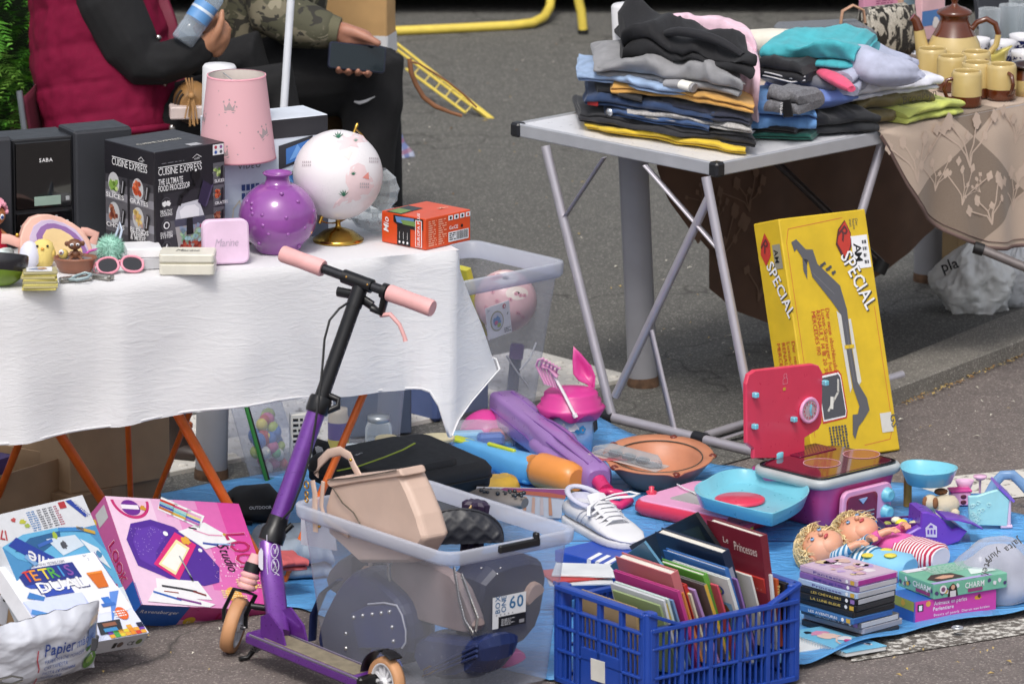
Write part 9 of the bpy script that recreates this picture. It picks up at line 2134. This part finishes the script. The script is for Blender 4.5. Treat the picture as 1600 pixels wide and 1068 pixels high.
def camp_chair(P,label,c,yaw):
 t=thing('camp_chair',label,'chair',TR(P,yaw),'camp chairs under the seated people');m=mat(c,.8,bump=.3,bs=300);tb_=mat('#8b9199',.35,.6)
 b=B(m);b.grid(lambda u,v:V(((u-.5)*.46,(v-.5)*.46,.40-.05*sin(pi*u)*sin(pi*v))),12,12);b.make('seat',t,solid=.004)
 b=B(m);b.grid(lambda u,v:V((-.20-.035*v+.02*sin(pi*u),(u-.5)*.46,.42+.26*v)),12,12);b.make('backrest',t,solid=.004)
 for s_ in(-1,1):
  b=B(tb_);b.tube([(-.20,s_*.24,0),(.22,s_*.24,.42)],.009,8);b.make('leg',t);b=B(tb_);b.tube([(.22,s_*.25,0),(-.215,s_*.25,.42),(-.245,s_*.25,.70)],.009,8);b.make('leg',t)
camp_chair(V((O1.x-.02,O1.y,0)),'burgundy camp chair with grey tubes under the person in the burgundy vest','#5a1029',0)
b=B(mat('#5a1029',.8));f_=lambda px,py,dz=0:GD(px,py,18.0+dz)
b.add([f_(*p)for p in((64,106,0),(80,96,0),(100,150,0),(108,158,0),(88,180,0))],[(0,4,3,2,1)]);b.make('chair_flap',label='loose burgundy cloth flap hanging from the chair behind the vest',cat='cloth',solid=.01)
O2=GD(455,130,18.35);O2.z=0;t,g=person('seated person in a camouflage jacket and black trousers holding a phone',O2,18.35)
b=B(SKIN2);hd=g(445,-310);hN,hF=g(440,118,-.10),g(440,108,.10);kN,kF=g(588,114,-.10),g(580,108,.14);aN,aF=g(566,335,-.12),g(590,330,.1)
limb(b,[K(g(430,100),.13),K(g(425,0),.14),K(g(425,-130),.14),K(g(430,-180),.07),K(g(438,-225),.055)]);b.ball(hd,.098,n=20,sq=(1,.85,1.2));b.ball(hd+V((.092,0,-.02)),.018,n=10)
for e in(-1,1):b.ball(hd+V((-.005,e*.082,-.01)),.022,n=10,sq=(.8,.4,1.2))
limb(b,[K(g(440,-140,-.2),.06),K(g(425,10,-.26),.05),K(g(470,40,-.28),.045),K(g(532,52,-.30),.032)]);limb(b,[K(g(430,-140,.2),.06),K(g(400,10,.1),.045),K(g(425,72,-.12),.032)])
for h_,k_,a_ in((hN,kN,aN),(hF,kF,aF)):limb(b,[K(h_,.09),K(h_.lerp(k_,.5),.085),K(k_,.06),K(k_.lerp(a_,.35),.055),K(V((a_.x,a_.y,.1)),.04)])
limb(b,[K(g(530,50,-.30),.031),K(g(546,58,-.30),.036),K(g(566,64,-.29),.034)],16);limb(b,[K(g(540,66,-.29),.03),K(g(572,76,-.285),.028)])
limb(b,[K(g(540,48,-.32),.022),K(g(558,52,-.335),.0165),K(g(576,60,-.345),.0135),K(g(591,68,-.35),.0105)],12)
for i in range(4):x_=530+15.2*i;y_=111+(0,3,4,6)[i];limb(b,[K(g(548+6*i,72,-.285),.015),K(g(x_+6,92,-.29),.0125),K(g(x_+1,y_-3,-.31),.0112),K(g(x_-1,y_,-.335),.0102),K(g(x_-1,y_-4,-.35),.0085)],12)
limb(b,[K(g(424,74,-.12),.032),K(g(430,92,-.13),.034),K(g(434,108,-.13),.026)])
for i in range(4):limb(b,[K(g(430+3*i,96,-.14),.012),K(g(437+3*i,112-2*i,-.15),.010),K(g(440+3*i,122-3*i,-.14),.008)],10)
limb(b,[K(g(424,82,-.15),.014),K(g(436,92,-.17),.011),K(g(440,102,-.17),.009)],10)
fused(b,'body',t,.0055,5);face(t,hd,V((.97,.05,-.1)),SKIN2,'#3a332c')
BLK2=mat('#101013',.9,var=.25,bump=.3,bs=45)
trousers([[K(hN,.135),K(hN.lerp(kN,.5),.122),K(hN.lerp(kN,.8),.105),K(kN,.094),K(kN.lerp(aN,.2),.092),K(kN.lerp(aN,.5),.078),K(V((aN.x,aN.y,.14)),.07)],[K(hF,.13),K(hF.lerp(kF,.5),.115),K(kF,.09),K(kF.lerp(aF,.4),.08),K(V((aF.x,aF.y,.14)),.07)],[K(g(425,118),.15),K(g(425,90),.14)]],BLK2,seed=8)
for a_ in(aN,aF):
 b=B(mat('#1c1c20',.6));q=V((a_.x,a_.y,0));b.loft([[q+V((x,p.x,.035+p.y))for p in ring(14,w_,h_)]for x,w_,h_ in((-.07,.03,.03),(-.03,.04,.035),(.06,.042,.032),(.14,.038,.022),(.17,.015,.012))]);b.make('shoe',t)
b=B(mat('#c9c9cc',.4));b.tube([g(554,159,-.19),g(562,161,-.205),g(572,158,-.205),g(586,151,-.20)],[(.002,.003),(.002,.0055),(.002,.0045),(.002,.001)],8,upv=UP);b.make('white_logo',t)
def camo():
 m,tt,p=nodes_of('camouflage_cloth');v=coords(tt,(1,1,1.5));f=noise_n(tt,v,13,3,.5,.8);g2=noise_n(tt,coords(tt,(1.1,1,1.4),rot=(.5,.3,1)),17,3,.5,.8)
 c=mixc(tt,ramp(tt,f,[(.47,0.0),(.49,1.0)]),'#6f6957','#4b4a39');c=mixc(tt,ramp(tt,g2,[(.56,0.0),(.58,1.0)]),c,'#2c2a24');c=mixc(tt,ramp(tt,g2,[(.36,1.0),(.38,0.0)]),c,'#8d8672')
 tt.links.new(c,p.inputs['Base Color']);p.inputs['Roughness'].default_value=.8;bump_n(tt,p,noise_n(tt,v,50,3),.25);return m
CAMO=camo();b=B(CAMO);limb(b,[K(g(420,70),.155),K(g(418,0),.175),K(g(420,-110),.175),K(g(428,-165),.10)],24);crumple(b,.010,11,2);fused(b,'jacket',t,.010,3)
for pts in([K(g(440,-130,-.18),.10),K(g(424,-20,-.25),.09),K(g(432,22,-.27),.082),K(g(465,36,-.28),.074),K(g(505,46,-.295),.056)],[K(g(430,-130,.18),.1),K(g(395,0,.12),.085),K(g(418,60,-.1),.055)]):b=B(CAMO);limb(b,pts,20);crumple(b,.009,14,4);fused(b,'sleeve',t,.009,3)
b=B(mat('#5d5a45',.8,bump=.5,bs=250));b.tube([g(503,45,-.296),g(515,48,-.298),g(530,51,-.30)],[.052,.048,.042],20);b.make('cuff',t)
b=B(mat('#b9a15a',.25,.9));c=g(432,92,-.16);b.tube([c+V((.012*cos(a),-.006+.012*sin(a),.004))for a in[k*pi/6 for k in range(12)]],.0018,6,closed=True);b.make('ring',t)
O_,A_,B_=pose((512,106),(89,8),(3,-42),.168,1,dep=17.99);M=frame(O_,A_,B_);tp=thing('mobile_phone','dark mobile phone lying in the hand of the person in camouflage','phone',M);w_,h_=A_.length,B_.length
b=B(mat('#23283a',.3,.2));b.prism([(x+w_/2,y+h_/2)for x,y in rrect(w_,h_,.010)],-.009,0,ch=.002);b.make('phone_case',tp)
b=B(mat('#0d1a20',.04,spec=.5));b.prism([(x+w_/2,y+h_/2)for x,y in rrect(w_-.010,h_-.008,.007)],-.001,.0006);b.make('screen',tp)
camp_chair(V((O2.x-.03,O2.y,0)),'dark camp chair under the person in the camouflage jacket','#202226',0)
P0=GD(443,180,17.0);P1=GD(455,-5,17.0);d=(P1-P0)/(P1.z-P0.z);t=thing('tent_pole','white metal tent pole between the two seated people','pole',Matrix.Translation(P0-d*P0.z));WP=mat('#c9ccd2',.35,var=.05)
b=B(WP);b.tube([V((0,0,.01)),d*2.2],.0105,16);b.make('tube',t);b=B(mat('#b9bcc2',.4));b.tube([d*(P1.z-.005),d*(P1.z+.04)],.0155,16);b.make('joint',t);b=B(mat('#2a2b2f',.6));b.box((0,0,.006),(.08,.08,.012),r=.002);b.make('foot_plate',t)
